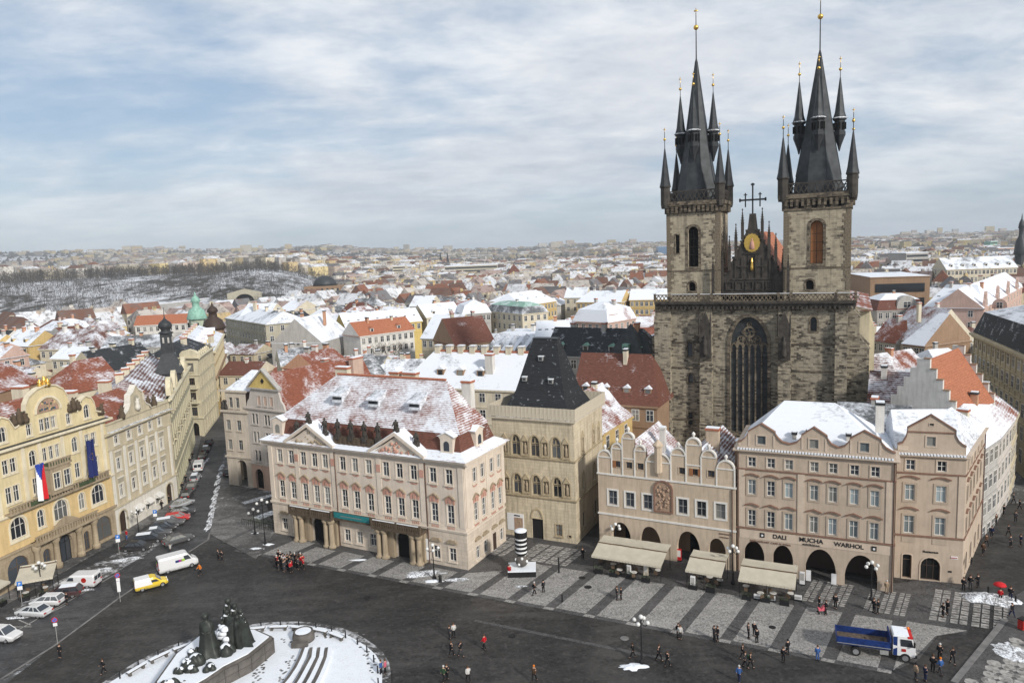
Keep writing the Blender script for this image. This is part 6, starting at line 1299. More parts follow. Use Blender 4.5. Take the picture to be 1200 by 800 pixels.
# roadway on the left with the parking strip
rd = [G(-60, 800).xy, G(0, 796).xy, G(64, 756).xy, G(140, 700).xy, G(188, 668).xy, G(244, 632).xy, G(246, 624).xy, G(257, 570).xy, G(264, 520).xy, G(272, 470).xy, G(290, 440).xy]
lf = [G(-60, 745).xy, G(0, 712).xy, G(40, 690).xy, G(116, 646).xy, G(150, 630).xy, G(215, 590).xy, G(228, 545).xy, G(236, 512).xy, G(262, 478).xy, G(271, 447).xy, G(280, 432).xy]
m = MB(); m.slab(poly2(rd) + poly2(lf)[::-1], -.05, .012); struct('road', m, 'asphalt')
m = MB()
for i in range(len(rd)-1):
    if i > 5: continue
    a, c = Vector(rd[i]), Vector(rd[i+1]); d = (c-a).normalized(); n = Vector((-d.y, d.x))*.14; m.slab([a-n, c-n, c+n, a+n], .012, .05)
struct('kerb_line', m, 'kerb')
# pavement in front of the left row
fr_ = [G(-40, 727).xy] + [Vector(p) for p in lf[1:]]; bk_ = [G(-40, 712).xy, G(0, 699).xy, G(138, 628).xy, G(209, 583).xy, G(229, 519).xy, G(236, 508).xy, G(258, 487).xy, G(268, 449).xy]
m = MB(); m.slab(poly2(fr_) + poly2([p + Vector((-1.2, 0)) for p in bk_])[::-1], -.05, .13); struct('pavement', m, 'pave_mid')
# pavement wedge beside the palace
wd = [G(246, 626).xy, G(300, 655).xy, G(322, 624).xy, G(312, 590).xy, G(297, 573).xy, G(269, 569).xy, G(262, 545).xy, G(257, 572).xy]
m = MB(); m.slab(poly2(wd), -.05, .10); struct('side_pavement', m, 'pave_mid')
for k, (A, B, wdt) in enumerate((((262, 585), (318, 566), .9), ((255, 610), (322, 588), .9), ((262, 636), (322, 608), .9), ((285, 648), (322, 630), 1.0))):
    a, c = G(*A).xy, G(*B).xy; d = (c-a).normalized(); n = Vector((-d.y, d.x))*wdt; m = MB(); m.slab([a-n*.5, c-n*.5, c+n*.5, a+n*.5], .1, .115); struct('paving_band', m, 'pave_dark')
for k, (A, B, wdt) in enumerate((((285, 590), (320, 580), 1.6), ((300, 608), (322, 600), 2.0))):
    a, c = G(*A).xy, G(*B).xy; d = (c-a).normalized(); n = Vector((-d.y, d.x))*wdt; m = MB(); m.slab([a-n*.5, c-n*.5, c+n*.5, a+n*.5], .1, .12); struct('snowy_strip', m, 'snow_dirty')
# pavement in front of the palace, gothic house and arcades: dark ground, light panels between dark bands
E0 = Vector((-42.8, 107.0)); EA = R(-25.4); EE = Vector((math.cos(EA), math.sin(EA))); EN = Vector((-EE.y, EE.x)); SH = 1/math.tan(R(80.9))
def ST(s, t): return E0 + EE*(s + t*SH) + EN*t
m = MB(); m.slab([ST(-1, 0), ST(87, 0), G(1050, 784).xy, G(1076, 773).xy, G(1107, 733).xy, G(1140, 687).xy, G(1127, 682).xy + EN*2, ST(86, 22), ST(50, 24), ST(30, 22), ST(-2, 13)], -.05, .03); pv = struct('plaza_pavement', m, 'pave_dark')
def panel(pts, mat='pave_light', z=.03, name='paving_panel', h=.025):
    m = MB(); m.slab(pts, z, z+h); return m.build(name, mat, pv)
def clearm(s, t): return True
for k in range(-7, 10):
    s0, s1 = 39.5 + 5.27*k + 1.4, 39.5 + 5.27*(k+1)
    if s1 < 37: panel([ST(s0, .7), ST(s1, .7), ST(s1, 5.4 if k > -7 else 6.8), ST(s0, 5.6 if k > -7 else 7)])
    elif s0 < 36: panel([ST(s0, .7), ST(s1, .7), ST(s1, 8), ST(s0, 5.6)])
    elif k == 9: panel([ST(s0, .7)] + [G(1050, 782).xy, G(1074, 768).xy, G(1096, 745).xy] + [ST(s1+2, 12), ST(s0, 12)])
    else: panel([ST(s0, .7), ST(s1, .7), ST(s1, 11.6), ST(s0, 11.6)])
    panel([ST(s0-1.4, 0), ST(s0-.1, 0), ST(s0-.1, .6), ST(s0-1.4, .6)], 'pave_light', name='end_stone')
for s0, s1, t0, t1 in ((50.5, 55, 13, 18.5),): panel([ST(s0, t0), ST(s1, t0), ST(s1, t1), ST(s0, t1)], 'pave_mid')
def lattice(s0, s1, t0, t1, ns, ntt, seed=0):
    ds, dt = (s1-s0)/ns, (t1-t0)/ntt; c = ST(0, 0)
    for i in range(ns):
        for j in range(ntt):
            a, b2 = s0 + i*ds, t0 + j*dt; g = .13
            panel([ST(a+g*(1.6 if i % 2 == 0 else .6), b2+g), ST(a+ds-g*(.6 if i % 2 == 0 else 1.6), b2+g), ST(a+ds-g*(.6 if i % 2 == 0 else 1.6), b2+dt-g), ST(a+g*(1.6 if i % 2 == 0 else .6), b2+dt-g)], 'pave_tile', name='paving_stone')
            q = ST(a+ds/2, b2+dt/2); panel([q + EE*-.28 + EN*-.06, q + EE*.28 + EN*-.06, q + EE*.28 + EN*.06, q + EE*-.28 + EN*.06], 'pave_dark', .055, 'paving_inlay', .006)
lattice(76.6, 81.8, 13, 19.6, 6, 6); lattice(83.4, 88.2, 13, 19.4, 6, 6); lattice(90.2, 98.5, 13.2, 22, 8, 7); lattice(31.5, 36.8, 12.2, 19, 5, 6); lattice(38.6, 46.5, 12.2, 18.4, 7, 5)
# far right: side pavement with octagon slabs and a kerb
rp = [G(1122, 800).xy, G(1150, 762).xy, G(1180, 728).xy, G(1186, 700).xy, G(1204, 690).xy, G(1260, 800).xy]; m = MB(); m.slab(poly2(rp), -.05, .10); rpo = struct('corner_pavement', m, 'pave_dark')
c0 = G(1165, 778).xy
for i in range(-7, 9):
    for j in range(-7, 9):
        p = c0 + Vector((math.cos(R(50)), math.sin(R(50))))*i*1.25 + Vector((-math.sin(R(50)), math.cos(R(50))))*(-j)*1.25; x, y = PROJ((p.x, p.y, 0))
        if 1132 < x < 1240 and 700 < y < 830 and (x-1132)*.95 + (y-800) > 6:
            m = MB(); m.slab([(p.x + .72*math.cos(R(50) + PI/8 + k*PI/4)*(1 if k % 2 else .92), p.y + .72*math.sin(R(50) + PI/8 + k*PI/4)) for k in range(8)], .10, .115); m.build('paving_stone', 'pave_tile', rpo)
m = MB(); a, c = G(1118, 800).xy, G(1178, 726).xy; d = (c-a).normalized(); n = Vector((-d.y, d.x))*.3; m.slab([a-n, c-n, c+n, a+n], -.02, .15); struct('kerb', m, 'kerb')
m = MB(); a, c = G(1100, 742).xy, G(1142, 752).xy; m.slab([G(1099, 738).xy, G(1140, 690).xy, G(1170, 690).xy, G(1130, 745).xy], -.02, .012); struct('lane_paving', m, 'asphalt')
m = MB()
for A, B in (((335, 698), (860, 790)),): a, c = G(450+335/3.158, 600+400/3.158).xy, G(450+1060/3.158, 600+545/3.158).xy; d = (c-a).normalized(); n = Vector((-d.y, d.x))*.25; m.slab([a-n, c-n, c+n, a+n], .0, .01)
struct('stone_line', m, 'pave_dark')
# parking bays painted on the road
m = MB()
for A, B in (((22, 726), (36, 732)), ((5, 734), (37, 734)), ((106, 669), (137, 671)), ((130, 658), (138, 669)), ((5, 747), (140, 670)), ((62, 716), (78, 708))):
    a, c = G(*A).xy, G(*B).xy; d = (c-a).normalized(); n = Vector((-d.y, d.x))*.07; m.slab([a-n, c-n, c+n, a+n], .012, .018)
struct('road_marking', m, 'road_paint')
m = MB(); m.slab([G(20, 722).xy, G(78, 700).xy, G(112, 682).xy, G(140, 668).xy, G(176, 646).xy, G(205, 626).xy, G(197, 616).xy, G(150, 642).xy, G(112, 660).xy, G(70, 680).xy, G(15, 713).xy], .012, .02); struct('parking_bay', m, 'slush')

# ---- snow heaps
def heap(px, py, rx, ry, seed, label, h=.25, mat='snow_dirty', rz=0.0):
    random.seed(seed); c = G(px, py); m = MB(); n = 22; rings = 5; m.smooth = True
    vs = [(0, 0, h*random.uniform(.8, 1))]; ph = [random.uniform(.65, 1.2) for _ in range(n)]
    for r in range(1, rings+1):
        for k in range(n):
            t = 2*PI*k/n; q = r/rings; rr = q*(1 + (ph[k]-1)*q); z = h*(1-q**2)*random.uniform(.5, 1.25) if r < rings else -.03; vs.append((rx*rr*math.cos(t), ry*rr*math.sin(t), max(z, -.03)))
    fs = [(0, 1+k, 1+(k+1) % n) for k in range(n)]
    for r in range(rings-1):
        for k in range(n): a = 1+r*n; fs.append((a+k, a+n+k, a+n+(k+1) % n, a+(k+1) % n))
    m.add(vs, fs); o = m.build('snow_heap', mat, None, loc=(c.x, c.y, .05), rz=rz); tag(o, label, 'snow', 'swept snow heaps on the square'); o['kind'] = 'stuff'
heap(742, 781, 1.5, .7, 1, 'swept snow heap at the foot of a globe lamp on the open cobbles', .2, 'snow')
heap(498, 672, 3.2, 1.2, 2, 'broad trodden snow patch before the pink palace lamp', .12); heap(536, 679, 1.8, .6, 3, 'thin snow patch near the palace corner', .08); heap(508, 681, 1.6, .5, 4, 'snow heap round the foot of the palace lamp', .15, 'snow')
heap(1160, 703, 3.4, 1.6, 5, 'crumbled heap of cleared snow beside the red umbrella', .7, 'snow_dirty', R(-20)); heap(1188, 765, 2.4, 2.8, 6, 'dirty snow sheet on the corner pavement', .15)
heap(299, 643, 1.5, .6, 7, 'snow patch by the palace garden rail', .12, 'snow'); heap(313, 638, 1.1, .5, 8, 'snow heap at the foot of the slim lamp left of the palace', .15, 'snow'); heap(299, 625, 1.0, .4, 9, 'snow patch at the rail sign post', .1, 'snow')
heap(420, 656, 1.4, .35, 10, 'wisps of snow on the pale panels below the balcony banner', .06, 'snow'); heap(610, 621+66, .9, .3, 11, 'crumbs of snow by the sculpture plinth', .08)
for i in range(9): heap(244.5 + i*1.8 + (i % 3)*.5, 616 - i*8.6, .5, 2.6, 20+i, 'ridge of ploughed snow along the kerb of the street', .2, 'snow_dirty', R(12))
for i, (x, y, a_, b_) in enumerate(((240, 540, .7, 2.6), (232, 560, .6, 2.0), (118, 668, 2.0, .9), (150, 655, 2.2, .8), (30, 722, 2.4, .5), (90, 692, 2.6, .5))): heap(x, y, a_, b_, 40+i, 'slushy snow left around the parked cars', .12, 'snow_dirty', R(10))

# ---- the memorial on its snowy island
mc = Vector((-29.6, 68.6)); N = 48
m = MB(); ring_ = [(mc.x + 15.1*math.cos(2*PI*k/N)*(1+.01*math.sin(5*k)), mc.y + 15.2*math.sin(2*PI*k/N)) for k in range(N)]; m.slab(ring_, -.02, .22); struct('memorial_island', m, 'snow_trod')
m = MB()
for k in range(N):
    a, c = Vector(ring_[k]), Vector(ring_[(k+1) % N]); n = (a-mc).normalized()*.9; n2 = (c-mc).normalized()*.9; m.slab([a, a+n, c+n2, c], -.01, .14)
struct('island_kerb', m, 'slush')
M_ = thing('memorial', 'large dark bronze memorial with robed standing figure and groups on a stone plinth', 'monument', (G(262, 772, 2).x, G(262, 772, 2).y, 0))
ml = Vector((M_.location.x, M_.location.y))
def mp(px, py, z): p = G(px, py, z); return Vector((p.x, p.y)) - ml
top = [mp(318, 744, 2.3), mp(300, 736, 2.3), mp(270, 733, 2.3), mp(236, 741, 2.3), mp(205, 765, 2.3), mp(180, 800, 2.3), mp(185, 826, 2.3), mp(240, 795, 2.3), mp(262, 780, 2.3), mp(292, 765, 2.3), mp(307, 753, 2.3)]
top = top[::-1] if sum(top[i].x*top[(i+1) % len(top)].y - top[(i+1) % len(top)].x*top[i].y for i in range(len(top))) < 0 else top
cen = sum(top, Vector((0, 0)))/len(top); bot = [cen + (p-cen)*1.04 for p in top]; n = len(top); m = MB()
m.add([(p.x, p.y, .15) for p in bot] + [(p.x, p.y, 2.2) for p in top], [(i, (i+1) % n, n+(i+1) % n, n+i) for i in range(n)] + [tuple(range(n, 2*n))]); pl = m.build('plinth', 'granite', M_)
m = MB(); ins = [cen + (p-cen)*.95 for p in top]; m.slab(ins, 2.2, 2.3); m.build('snow_cover', 'snow', pl)
m = MB(); m.slab([cen + (p-cen)*1.02 for p in top], 2.0, 2.12); m.build('plinth_moulding', 'granite', pl)
# block joints on the plinth wall: separate facing stones
for i in range(n):
    a, c = bot[i]*1, bot[(i+1) % n]; d = c-a; k = max(1, int(d.length/1.5)); nn = Vector((d.y, -d.x)).normalized()
    for j in range(k):
        for r in range(2):
            m = MB(); L = d.length/k; m.box(.03, L-.03, -.06, .05, .2 + r*.9, 1.05 + r*.85); m.build('facing_stone', 'granite', pl, loc=((a + d*j/k).x, (a + d*j/k).y, 0), rz=math.atan2(d.y, d.x))
def robe(name, px, py, z0, h, lean, seed, mat='bronze', wide=.34, parent=None):
    """robed figure: pleated cone of cloth, shoulders, head, joined in one skin"""
    random.seed(seed); c = mp(px, py, z0); m = MB(); m.smooth = True; K = 20; loops = []
    for zz, r, sx_, sy_ in ((0, wide*1.4, 1.2, 1), (.04, wide*1.12, 1.15, 1), (.25, wide*.92, 1, .9), (.5, wide*.76, 1, .8), (.68, wide*.70, 1.05, .75), (.78, wide*.62, 1.05, .65), (.825, wide*.3, 1, 1), (.85, .12, 1, 1), (.88, .17, 1, 1.1), (.94, .185, 1, 1.1), (.98, .13, 1, 1), (1.0, .03, 1, 1)):
        lp = []
        for k in range(K):
            t = 2*PI*k/K; pl_ = 1 + ((.17*math.sin(7*t + seed) + .1*math.sin(3*t + 2*seed + zz*3))*(1 - zz)**.5 if zz < .8 else 0); lp.append((c.x + r*h*.42*pl_*sx_*math.cos(t) + lean*zz*h, c.y + r*h*.42*pl_*sy_*math.sin(t), z0 + zz*h))
        loops.append(lp)
    m.loft(loops); 
    for sg in (-1, 1): m.tube((c.x + sg*h*.085 + lean*.8*h, c.y, z0+h*.79), (c.x + sg*h*.12 + lean*.6*h, c.y - h*.06, z0+h*.58), h*.045, h*.035, 7); m.tube((c.x + sg*h*.12 + lean*.6*h, c.y - h*.06, z0+h*.58), (c.x + sg*h*.03 + lean*.5*h, c.y - h*.13, z0+h*.56), h*.035, h*.03, 7)
    return m.build(name, mat, parent or M_)
robe('standing_figure', 247, 766, 2.25, 4.7, -.05, 1, wide=.50)
for i, (px, py, h, ln, wd_) in enumerate(((267, 750, 3.7, .05, .34), (282, 753, 3.3, -.04, .42), (290, 752, 3.0, -.07, .40), (277, 746, 4.0, .02, .34), (260, 753, 2.6, .09, .36), (272, 744, 4.5, -.03, .30), (264, 748, 3.1, .06, .34), (285, 747, 3.4, -.02, .34))): 
    f = robe('group_figure', px, py, 2.25, h, ln, 5+i, wide=wd_); c = mp(px, py, 2.25)
    m = MB(); m.smooth = True; m.ball((c.x+ln*h*.8-.1, c.y+.05, 2.25+h*.80), .36*wd_/.36, 8, 4, .3); m.build('snow_cap', 'snow', f)
random.seed(17); gp = [mp(*q, 2.25) for q in ((263, 757), (278, 760), (294, 757), (296, 750), (286, 744), (270, 742), (261, 748))]; gc = sum(gp, Vector((0, 0)))/7; gp = gp if sum(gp[i].x*gp[(i+1) % 7].y - gp[(i+1) % 7].x*gp[i].y for i in range(7)) > 0 else gp[::-1]; loops = []
for zz, sc in ((2.2, 1.12), (2.9, 1.0), (3.7, .88), (4.5, .78), (5.0, .62), (5.2, .3)):
    lp = []
    for i in range(7):
        for j in range(4): p = gp[i].lerp(gp[(i+1) % 7], j/4); lp.append((gc.x + (p.x-gc.x)*sc*(1 + .1*((i*4+j) % 3-1)), gc.y + (p.y-gc.y)*sc*(1 + .1*((i*4+j) % 3-1)), zz + (random.uniform(-.15, .15) if zz > 3 else 0)))
    loops.append(lp)
m = MB(); m.loft(loops); gm = m.build('draped_group', 'bronze', M_)
for i in range(12):
    p = mp(random.uniform(257, 266), random.uniform(751, 759), 2.3); m = MB(); m.smooth = True; zz = random.uniform(2.4, 4.3); m.lathe([(.5, zz-.25), (.42, zz), (.25, zz+.16), (.02, zz+.2)], p.x, p.y, 7, random.random(), 1, random.uniform(.5, 1)); m.build('snow_cap', 'snow', gm)
random.seed(9)
for i in range(16):        # crouching and fallen figures: bronze lumps capped with snow
    px, py = random.choice(((258, 760), (262, 768), (236, 778), (226, 783), (218, 790), (212, 797), (228, 795), (246, 786), (232, 770), (205, 806))); px += random.uniform(-7, 7); py += random.uniform(-4, 4); c = mp(px, py, 2.25); m = MB(); m.smooth = True; r = random.uniform(.35, .75)
    for k in range(4): q = Vector((c.x + random.uniform(-.5, .5), c.y + random.uniform(-.4, .4))); m.lathe([(r*.9, 2.2), (r*1.0, 2.2+r*.5), (r*.7, 2.2+r*1.1), (r*.3, 2.2+r*1.5), (.03, 2.2+r*1.7)], q.x, q.y, 8, random.random(), 1, random.uniform(.6, 1))
    o = m.build('crouching_figure', 'bronze', M_); m = MB(); m.smooth = True; m.ball((c.x, c.y, 2.2+r*1.25), r*.8, 9, 5, .5); m.build('snow_cap', 'snow', o)
for i in range(10):
    px, py = 205 + i*4, 818 - i*5 + random.uniform(-5, 5); c = mp(px, py, 1.5); m = MB(); m.smooth = True; m.lathe([(1.1, .15), (1.15, .8), (.8, 1.7), (.3, 2.2), (.02, 2.4)], c.x, c.y, 7, random.random(), 1, .7); m.build('rock', 'granite', M_)
# curved steps and the round basin
for k in range(4):
    pts = [G(354 + k*9 + dx, 762 + dy - (k == 3)*1, .3).xy for dx, dy in ((2, -1), (-2, 10), (-8, 22), (-16, 34), (-26, 46))]
    if k: pts = [G(354 + k*9 + dx, 762 + dy, .3).xy for dx, dy in ((2, -1), (.5, 10), (-3 - (4-k), 22), (-8 - (4-k)*1.5, 34), (-14 - (4-k)*2, 46))]
    m = MB(); mt = MB()
    for a, c in zip(pts, pts[1:]):
        d = (c-a).normalized(); nn = Vector((-d.y, d.x))*.16; m.slab([a-nn, c-nn, c+nn, a+nn], .2, .62); mt.slab([a+nn*.6, c+nn*.6, c+nn*3.8, a+nn*3.8], .2, .6)
    o = m.build('curved_bench', 'granite', None); tag(o, 'curved granite step wall on the snowy memorial island', 'step', 'concentric steps beside the memorial')
    mt.build('snow_cover', 'snow', o)
c = G(356, 749, .2); t = thing('round_basin', 'round stone basin filled with snow beside the memorial', 'basin', (c.x, c.y, .2)); m = MB(); m.smooth = True; m.lathe([(1.25, 0), (1.25, .5), (1.15, .9), (1.1, 1.0)], 0, 0, 24); m.build('bowl', 'granite', t); m = MB(); m.lathe([(.95, .9), (.9, 1.06), (.3, 1.1), (.01, 1.1)], 0, 0, 18); m.build('snow_cover', 'snow', t); m = MB(); m.lathe([(1.1, 1.0), (1.12, 1.1), (.96, 1.1), (.95, 1.0)], 0, 0, 18); m.build('rim', 'granite', t)
m = MB(); m.box(-.9, .9, -1.9, -1.3, 0, .6); m.build('step', 'granite', t)
for k in range(26):
    t_ = R(-20 + k*9); p = mc + Vector((math.cos(t_), math.sin(t_)))*14.6
    o = MB().lathe([(.09, 0), (.07, .75), (.1, .78), (.02, .86)], 0, 0, 6).build('chain_post', 'iron', None, loc=(p.x, p.y, .22)); tag(o, 'slim iron chain post on the rim of the memorial island', 'post', 'chain posts round the memorial')
for k in range(10):
    t_ = R(55 + k*11); p = mc + Vector((math.cos(t_), math.sin(t_)))*13.9
    b_ = thing('stone_bench', 'low stone bench on the rim of the memorial island', 'bench', (p.x, p.y, .22), t_ + PI/2, 'benches round the memorial'); MB().box(-1.1, 1.1, -.22, .22, .35, .47).build('seat', 'granite', b_); MB().box(-1.05, 1.05, -.2, .2, .47, .52).build('snow_cover', 'snow', b_)
    for x in (-.8, .8): MB().box(x-.12, x+.12, -.18, .18, 0, .35).build('leg', 'granite', b_)

# ---- the striped column sculpture
c = G(612, 671); t = thing('striped_sculpture', 'black and white banded cylinder sculpture on a snowy square plinth', 'sculpture', (c.x, c.y, .05), R(-2))
MB().box(-1.9, 1.9, -1.5, 1.5, 0, .75).build('plinth', 'iron', t); MB().box(-1.9, 1.9, -1.5, 1.5, .752, .86).build('snow_cover', 'snow', t)
m = MB(); m.smooth = True; m.ball((0, 0, 1.75), .88, 14, 8, 1.0); m.build('ball', 'granite', t); m = MB(); m.smooth = True
for k in range(9): a = k*2.4; m.ball((.8*math.cos(a)*math.sin(.5+k*.2), .8*math.sin(a)*math.sin(.5+k*.2), 1.75+.8*math.cos(.5+k*.2)), .22, 6, 4)
m.build('ball_spot', 'sign_white', t)
z = 2.6
for k, (h, w) in enumerate(((.4, 0), (.28, 1), (.32, 0), (.28, 1), (.32, 0), (.27, 1), (.36, 0), (.25, 1), (.85, 0))): MB().lathe([(.86 - (.06 if k % 2 else 0) - (.25 if k == 0 else 0), z), (.86 - (.06 if k % 2 else 0), z+h)], 0, 0, 20).build('band', 'sign_white' if w else 'rubber', t); z += h
m = MB(); m.smooth = True; m.lathe([(.84, z), (.84, z+.1), (.6, z+.24), (.02, z+.28)], 0, 0, 18); m.build('snow_cap', 'snow', t)

# ---- globe lamps
def lamp(px, py, h, label, arms=5, group='globe street lamps'):
    c = G(px, py); t = thing('street_lamp', label, 'lamp', (c.x, c.y, .03), random.uniform(0, 1), group)
    m = MB(); m.lathe([(.28, 0), (.26, .3), (.13, .45), (.11, 1.2), (.15, 1.25), (.075, 1.4), (.055, h-.5), (.1, h-.45), (.05, h)], 0, 0, 8); m.build('post', 'iron', t)
    for k in range(arms-1):
        a = 2*PI*k/(arms-1); m = MB(); m.tube((0, 0, h-.55), (.45*math.cos(a), .45*math.sin(a), h-.75), .035, n=5); m.tube((.45*math.cos(a), .45*math.sin(a), h-.75), (.75*math.cos(a), .75*math.sin(a), h-.5), .035, n=5); ar = m.build('arm', 'iron', t)
        m = MB(); m.smooth = True; m.ball((.75*math.cos(a), .75*math.sin(a), h-.28), .23, 10, 6); m.build('globe', 'globe', ar)
    m = MB(); m.smooth = True; m.ball((0, 0, h+.2), .25, 10, 6); m.build('globe', 'globe', t)
lamp(752, 777, 5.0, 'five-globe lamp standing alone on the open cobbles'); lamp(509, 678, 4.6, 'five-globe lamp before the pink palace corner'); lamp(1021, 703, 4.6, 'five-globe lamp in front of the second large arch'); lamp(859, 684, 4.9, 'five-globe lamp between two café awnings')
lamp(722, 652, 4.6, 'five-globe lamp rising behind the long café awning'); lamp(50, 697, 4.4, 'five-globe lamp by the awning of the yellow building'); lamp(163, 627, 4.4, 'five-globe lamp by the beige town house door'); lamp(311, 638, 7.0, 'tall slim globe lamp left of the pink palace', 3); lamp(299, 626, 4.0, 'short globe lamp by the palace garden rail', 3)
# ---- signs
def sign(px, py, h, kind, label):
    c = G(px, py); t = thing('road_sign', label, 'sign', (c.x, c.y, .02), 0.25, 'road signs'); MB().tube((0, .05, 0), (0, .05, h), .04, n=6).build('post', 'frame_gray', t)
    if kind == 'p':
        s = MB().box(-.3, .3, 0, .03, h-.62, h).build('plate', 'sign_blue', t); ob('lettering', text_mesh('P', .5, 'sign_white', .01), t, (0, -.012, h-.5)); MB().box(-.3, .3, 0, .03, h-1.15, h-.65).build('plate', 'sign_white', t)
    else:
        m = MB(); m.lathe([(.33, 0), (.33, .03)], 0, 0, 20); me = m.mesh('plate', 'sign_red'); me.transform(Matrix.Rotation(PI/2, 4, 'X')); ob('plate', me, t, (0, 0, h-.33)); m = MB(); m.lathe([(.25, 0), (.25, .03)], 0, 0, 20); me = m.mesh('plate', 'sign_blue'); me.transform(Matrix.Rotation(PI/2, 4, 'X')); ob('plate', me, t, (0, -.02, h-.33))
        m = MB(); m.xf = Matrix.Translation((0, 0, h-.33)) @ Matrix.Rotation(PI/4, 4, 'Y'); m.box(-.26, .26, -.07, -.05, -.03, .03); m.build('bar', 'sign_red', t)
        MB().box(-.22, .22, 0, .03, h-1.1, h-.72).build('plate', 'sign_white', t)
        if kind == 'n2': MB().box(-.2, .2, 0, .03, h-2.6, h-1.15).build('plate', 'sign_white', t)
sign(26, 710, 3.4, 'p', 'blue parking sign beside the white cars'); sign(183, 616, 2.8, 'p', 'blue parking sign in front of the three small awnings'); sign(141, 705, 4.0, 'n2', 'no-parking sign with long white plates at the kerb line'); sign(67.5, 755, 3.4, 'n', 'no-parking sign with single plate near the memorial'); sign(140, 650, 3.2, 'p', 'blue parking sign by the yellow building corner')
for px, py, lb in ((655, 671, 'dark bollard pole near the striped sculpture'), (659, 705, 'short steel bollard on the pale paving'), (838, 752, 'short bollard among the standing pair'), (516, 682, 'litter bin at the palace lamp'), (1158, 696, 'dark bollard by the lane mouth'), (1190, 707, 'dark bollard beside the red umbrella')):
    c = G(px, py); h = 2.2 if 'pole' in lb else .95; o = MB().lathe([(.14, 0), (.12, .1), (.1, h-.15), (.14, h-.1), (.1, h), (.02, h+.05)], 0, 0, 8).build('bollard' if 'bin' not in lb else 'litter_bin', 'iron', None, loc=(c.x, c.y, .03), scale=(2, 2, 1) if 'bin' in lb else None); tag(o, lb, 'bin' if 'bin' in lb else 'bollard')

# ---- café terraces
def chair_me():
    m = MB(); m.box(-.22, .22, -.22, .22, .43, .48); seat = m.mesh('seat', 'frame_brown'); m = MB(); m.box(-.22, .22, .18, .23, .5, .92); back = m.mesh('backrest', 'frame_brown'); leg = MB().box(-.02, .02, -.02, .02, 0, .43).mesh('leg', 'iron'); return seat, back, leg
CHS = chair_me(); TBT = MB().lathe([(.42, .72), (.42, .75)], 0, 0, 12).mesh('table_top', 'canvas_white'); TBL = MB().lathe([(.25, 0), (.25, .03), (.04, .06), (.04, .72)], 0, 0, 8).mesh('stem', 'iron')
def terrace(name, label, A, B, zf, depth, n, place, seed, split=.55):
    random.seed(seed); a, c = G(*A, zf).xy, G(*B, zf).xy; d = c-a; L = d.length; ang = math.atan2(d.y, d.x); t = thing('cafe_awning', label, 'awning', (a.x, a.y, .06), ang, 'café awnings')
    zr = zf + .75; zb = zf + .95
    def sheet(y0, z0, y1, z1, nm):
        m = MB(); k = max(4, int(L/1.6)); rows = 4
        for i in range(k):
            for r in range(rows):
                def q(i_, r_): f = r_/rows; return (L*i_/k, y0+(y1-y0)*f, z0+(z1-z0)*f - .06*math.sin(PI*f) - (.03 if i_ % 2 else 0))
                m.smooth = True; m.quad(q(i, r), q(i+1, r), q(i+1, r+1), q(i, r+1))
        o = m.build(nm, 'canvas', t); return o
    s = sheet(0, zf, depth*split, zr, 'canvas'); sheet(depth*split+.1, zr+.1, depth, zb, 'canvas')
    m = MB(); k = int(L/.4)
    for i in range(k): m.quad((L*i/k, -.01, zf), (L*(i+1)/k, -.01, zf), (L*(i+1)/k-.02, -.04, zf-.26), (L*i/k+.02, -.04, zf-.26))
    m.build('valance', 'canvas', s)
    m = MB(); m.box(0, L, depth*split-.05, depth*split+.06, zr-.08, zr+.08); m.build('ridge_beam', 'frame_brown', t)
    for x in (.15, L/2, L-.15):
        for y in (.25, depth-.2): MB().tube((x, y, 0), (x, y, (zf if y < 1 else zb)-.02), .045, n=6).build('leg', 'iron', t)
    ua = Vector((math.cos(ang), math.sin(ang))); na = Vector((-ua.y, ua.x))
    for i in range(n):
        p = a + ua*(L*(i+.5)/n + random.uniform(-.3, .3)) + na*random.uniform(.5, depth*.75); tb = thing('cafe_table', 'small round café table under the awning ' + place, 'table', (p.x, p.y, .06), 0, 'café tables'); ob('table_top', TBT, tb); ob('stem', TBL, tb)
        for q in range(2):
            rz = ang + q*PI + random.uniform(-.5, .5); cp = p + Vector((-math.sin(rz), math.cos(rz)))*.75; ch = thing('cafe_chair', 'brown café chair at a table under the awning ' + place, 'chair', (cp.x, cp.y, .06), rz, 'café chairs'); ob('seat', CHS[0], ch); ob('backrest', CHS[1], ch)
            for sx_ in (-.18, .18):
                for sy_ in (-.18, .18): ob('leg', CHS[2], ch, (sx_, sy_, 0))
    for i in range(int(L/2.2)):
        p = a + ua*(1.0 + i*2.2) - na*random.uniform(.0, .3); pl_ = thing('planter', 'dark planter box with shrub along the café terrace ' + place, 'planter', (p.x, p.y, .06), ang, 'terrace planters'); MB().box(-.55, .55, -.22, .22, 0, .55).build('trough', 'iron', pl_)
        m = MB()
        for k in range(60): q = Vector((random.uniform(-.55, .55), random.uniform(-.25, .25), .55 + random.uniform(0, .45))); v = Vector((random.uniform(-1, 1), random.uniform(-1, 1), random.uniform(-.3, 1)))*.12; w = Vector((random.uniform(-1, 1), random.uniform(-1, 1), random.uniform(-1, 1)))*.07; m.tri(q-w, q+w, q+v)
        m.build('shrub', 'green_leaf', pl_)
terrace('a', 'long cream café awning in front of the gabled house', (693, 651), (775, 664), 2.35, 5.2, 6, 'of the gabled house', 1)
terrace('b', 'square cream café awning between the arcade doors', (803, 668), (846, 675), 2.35, 4.6, 3, 'between the arcade doors', 2)
terrace('c', 'cream café awning with tables before the salmon arcade', (865, 679), (932, 689), 2.35, 4.4, 4, 'before the salmon arcade', 3)
terrace('d', 'cream awning on the pavement of the yellow building', (17, 684), (62, 676), 2.5, 3.8, 2, 'of the yellow building', 4, .9)
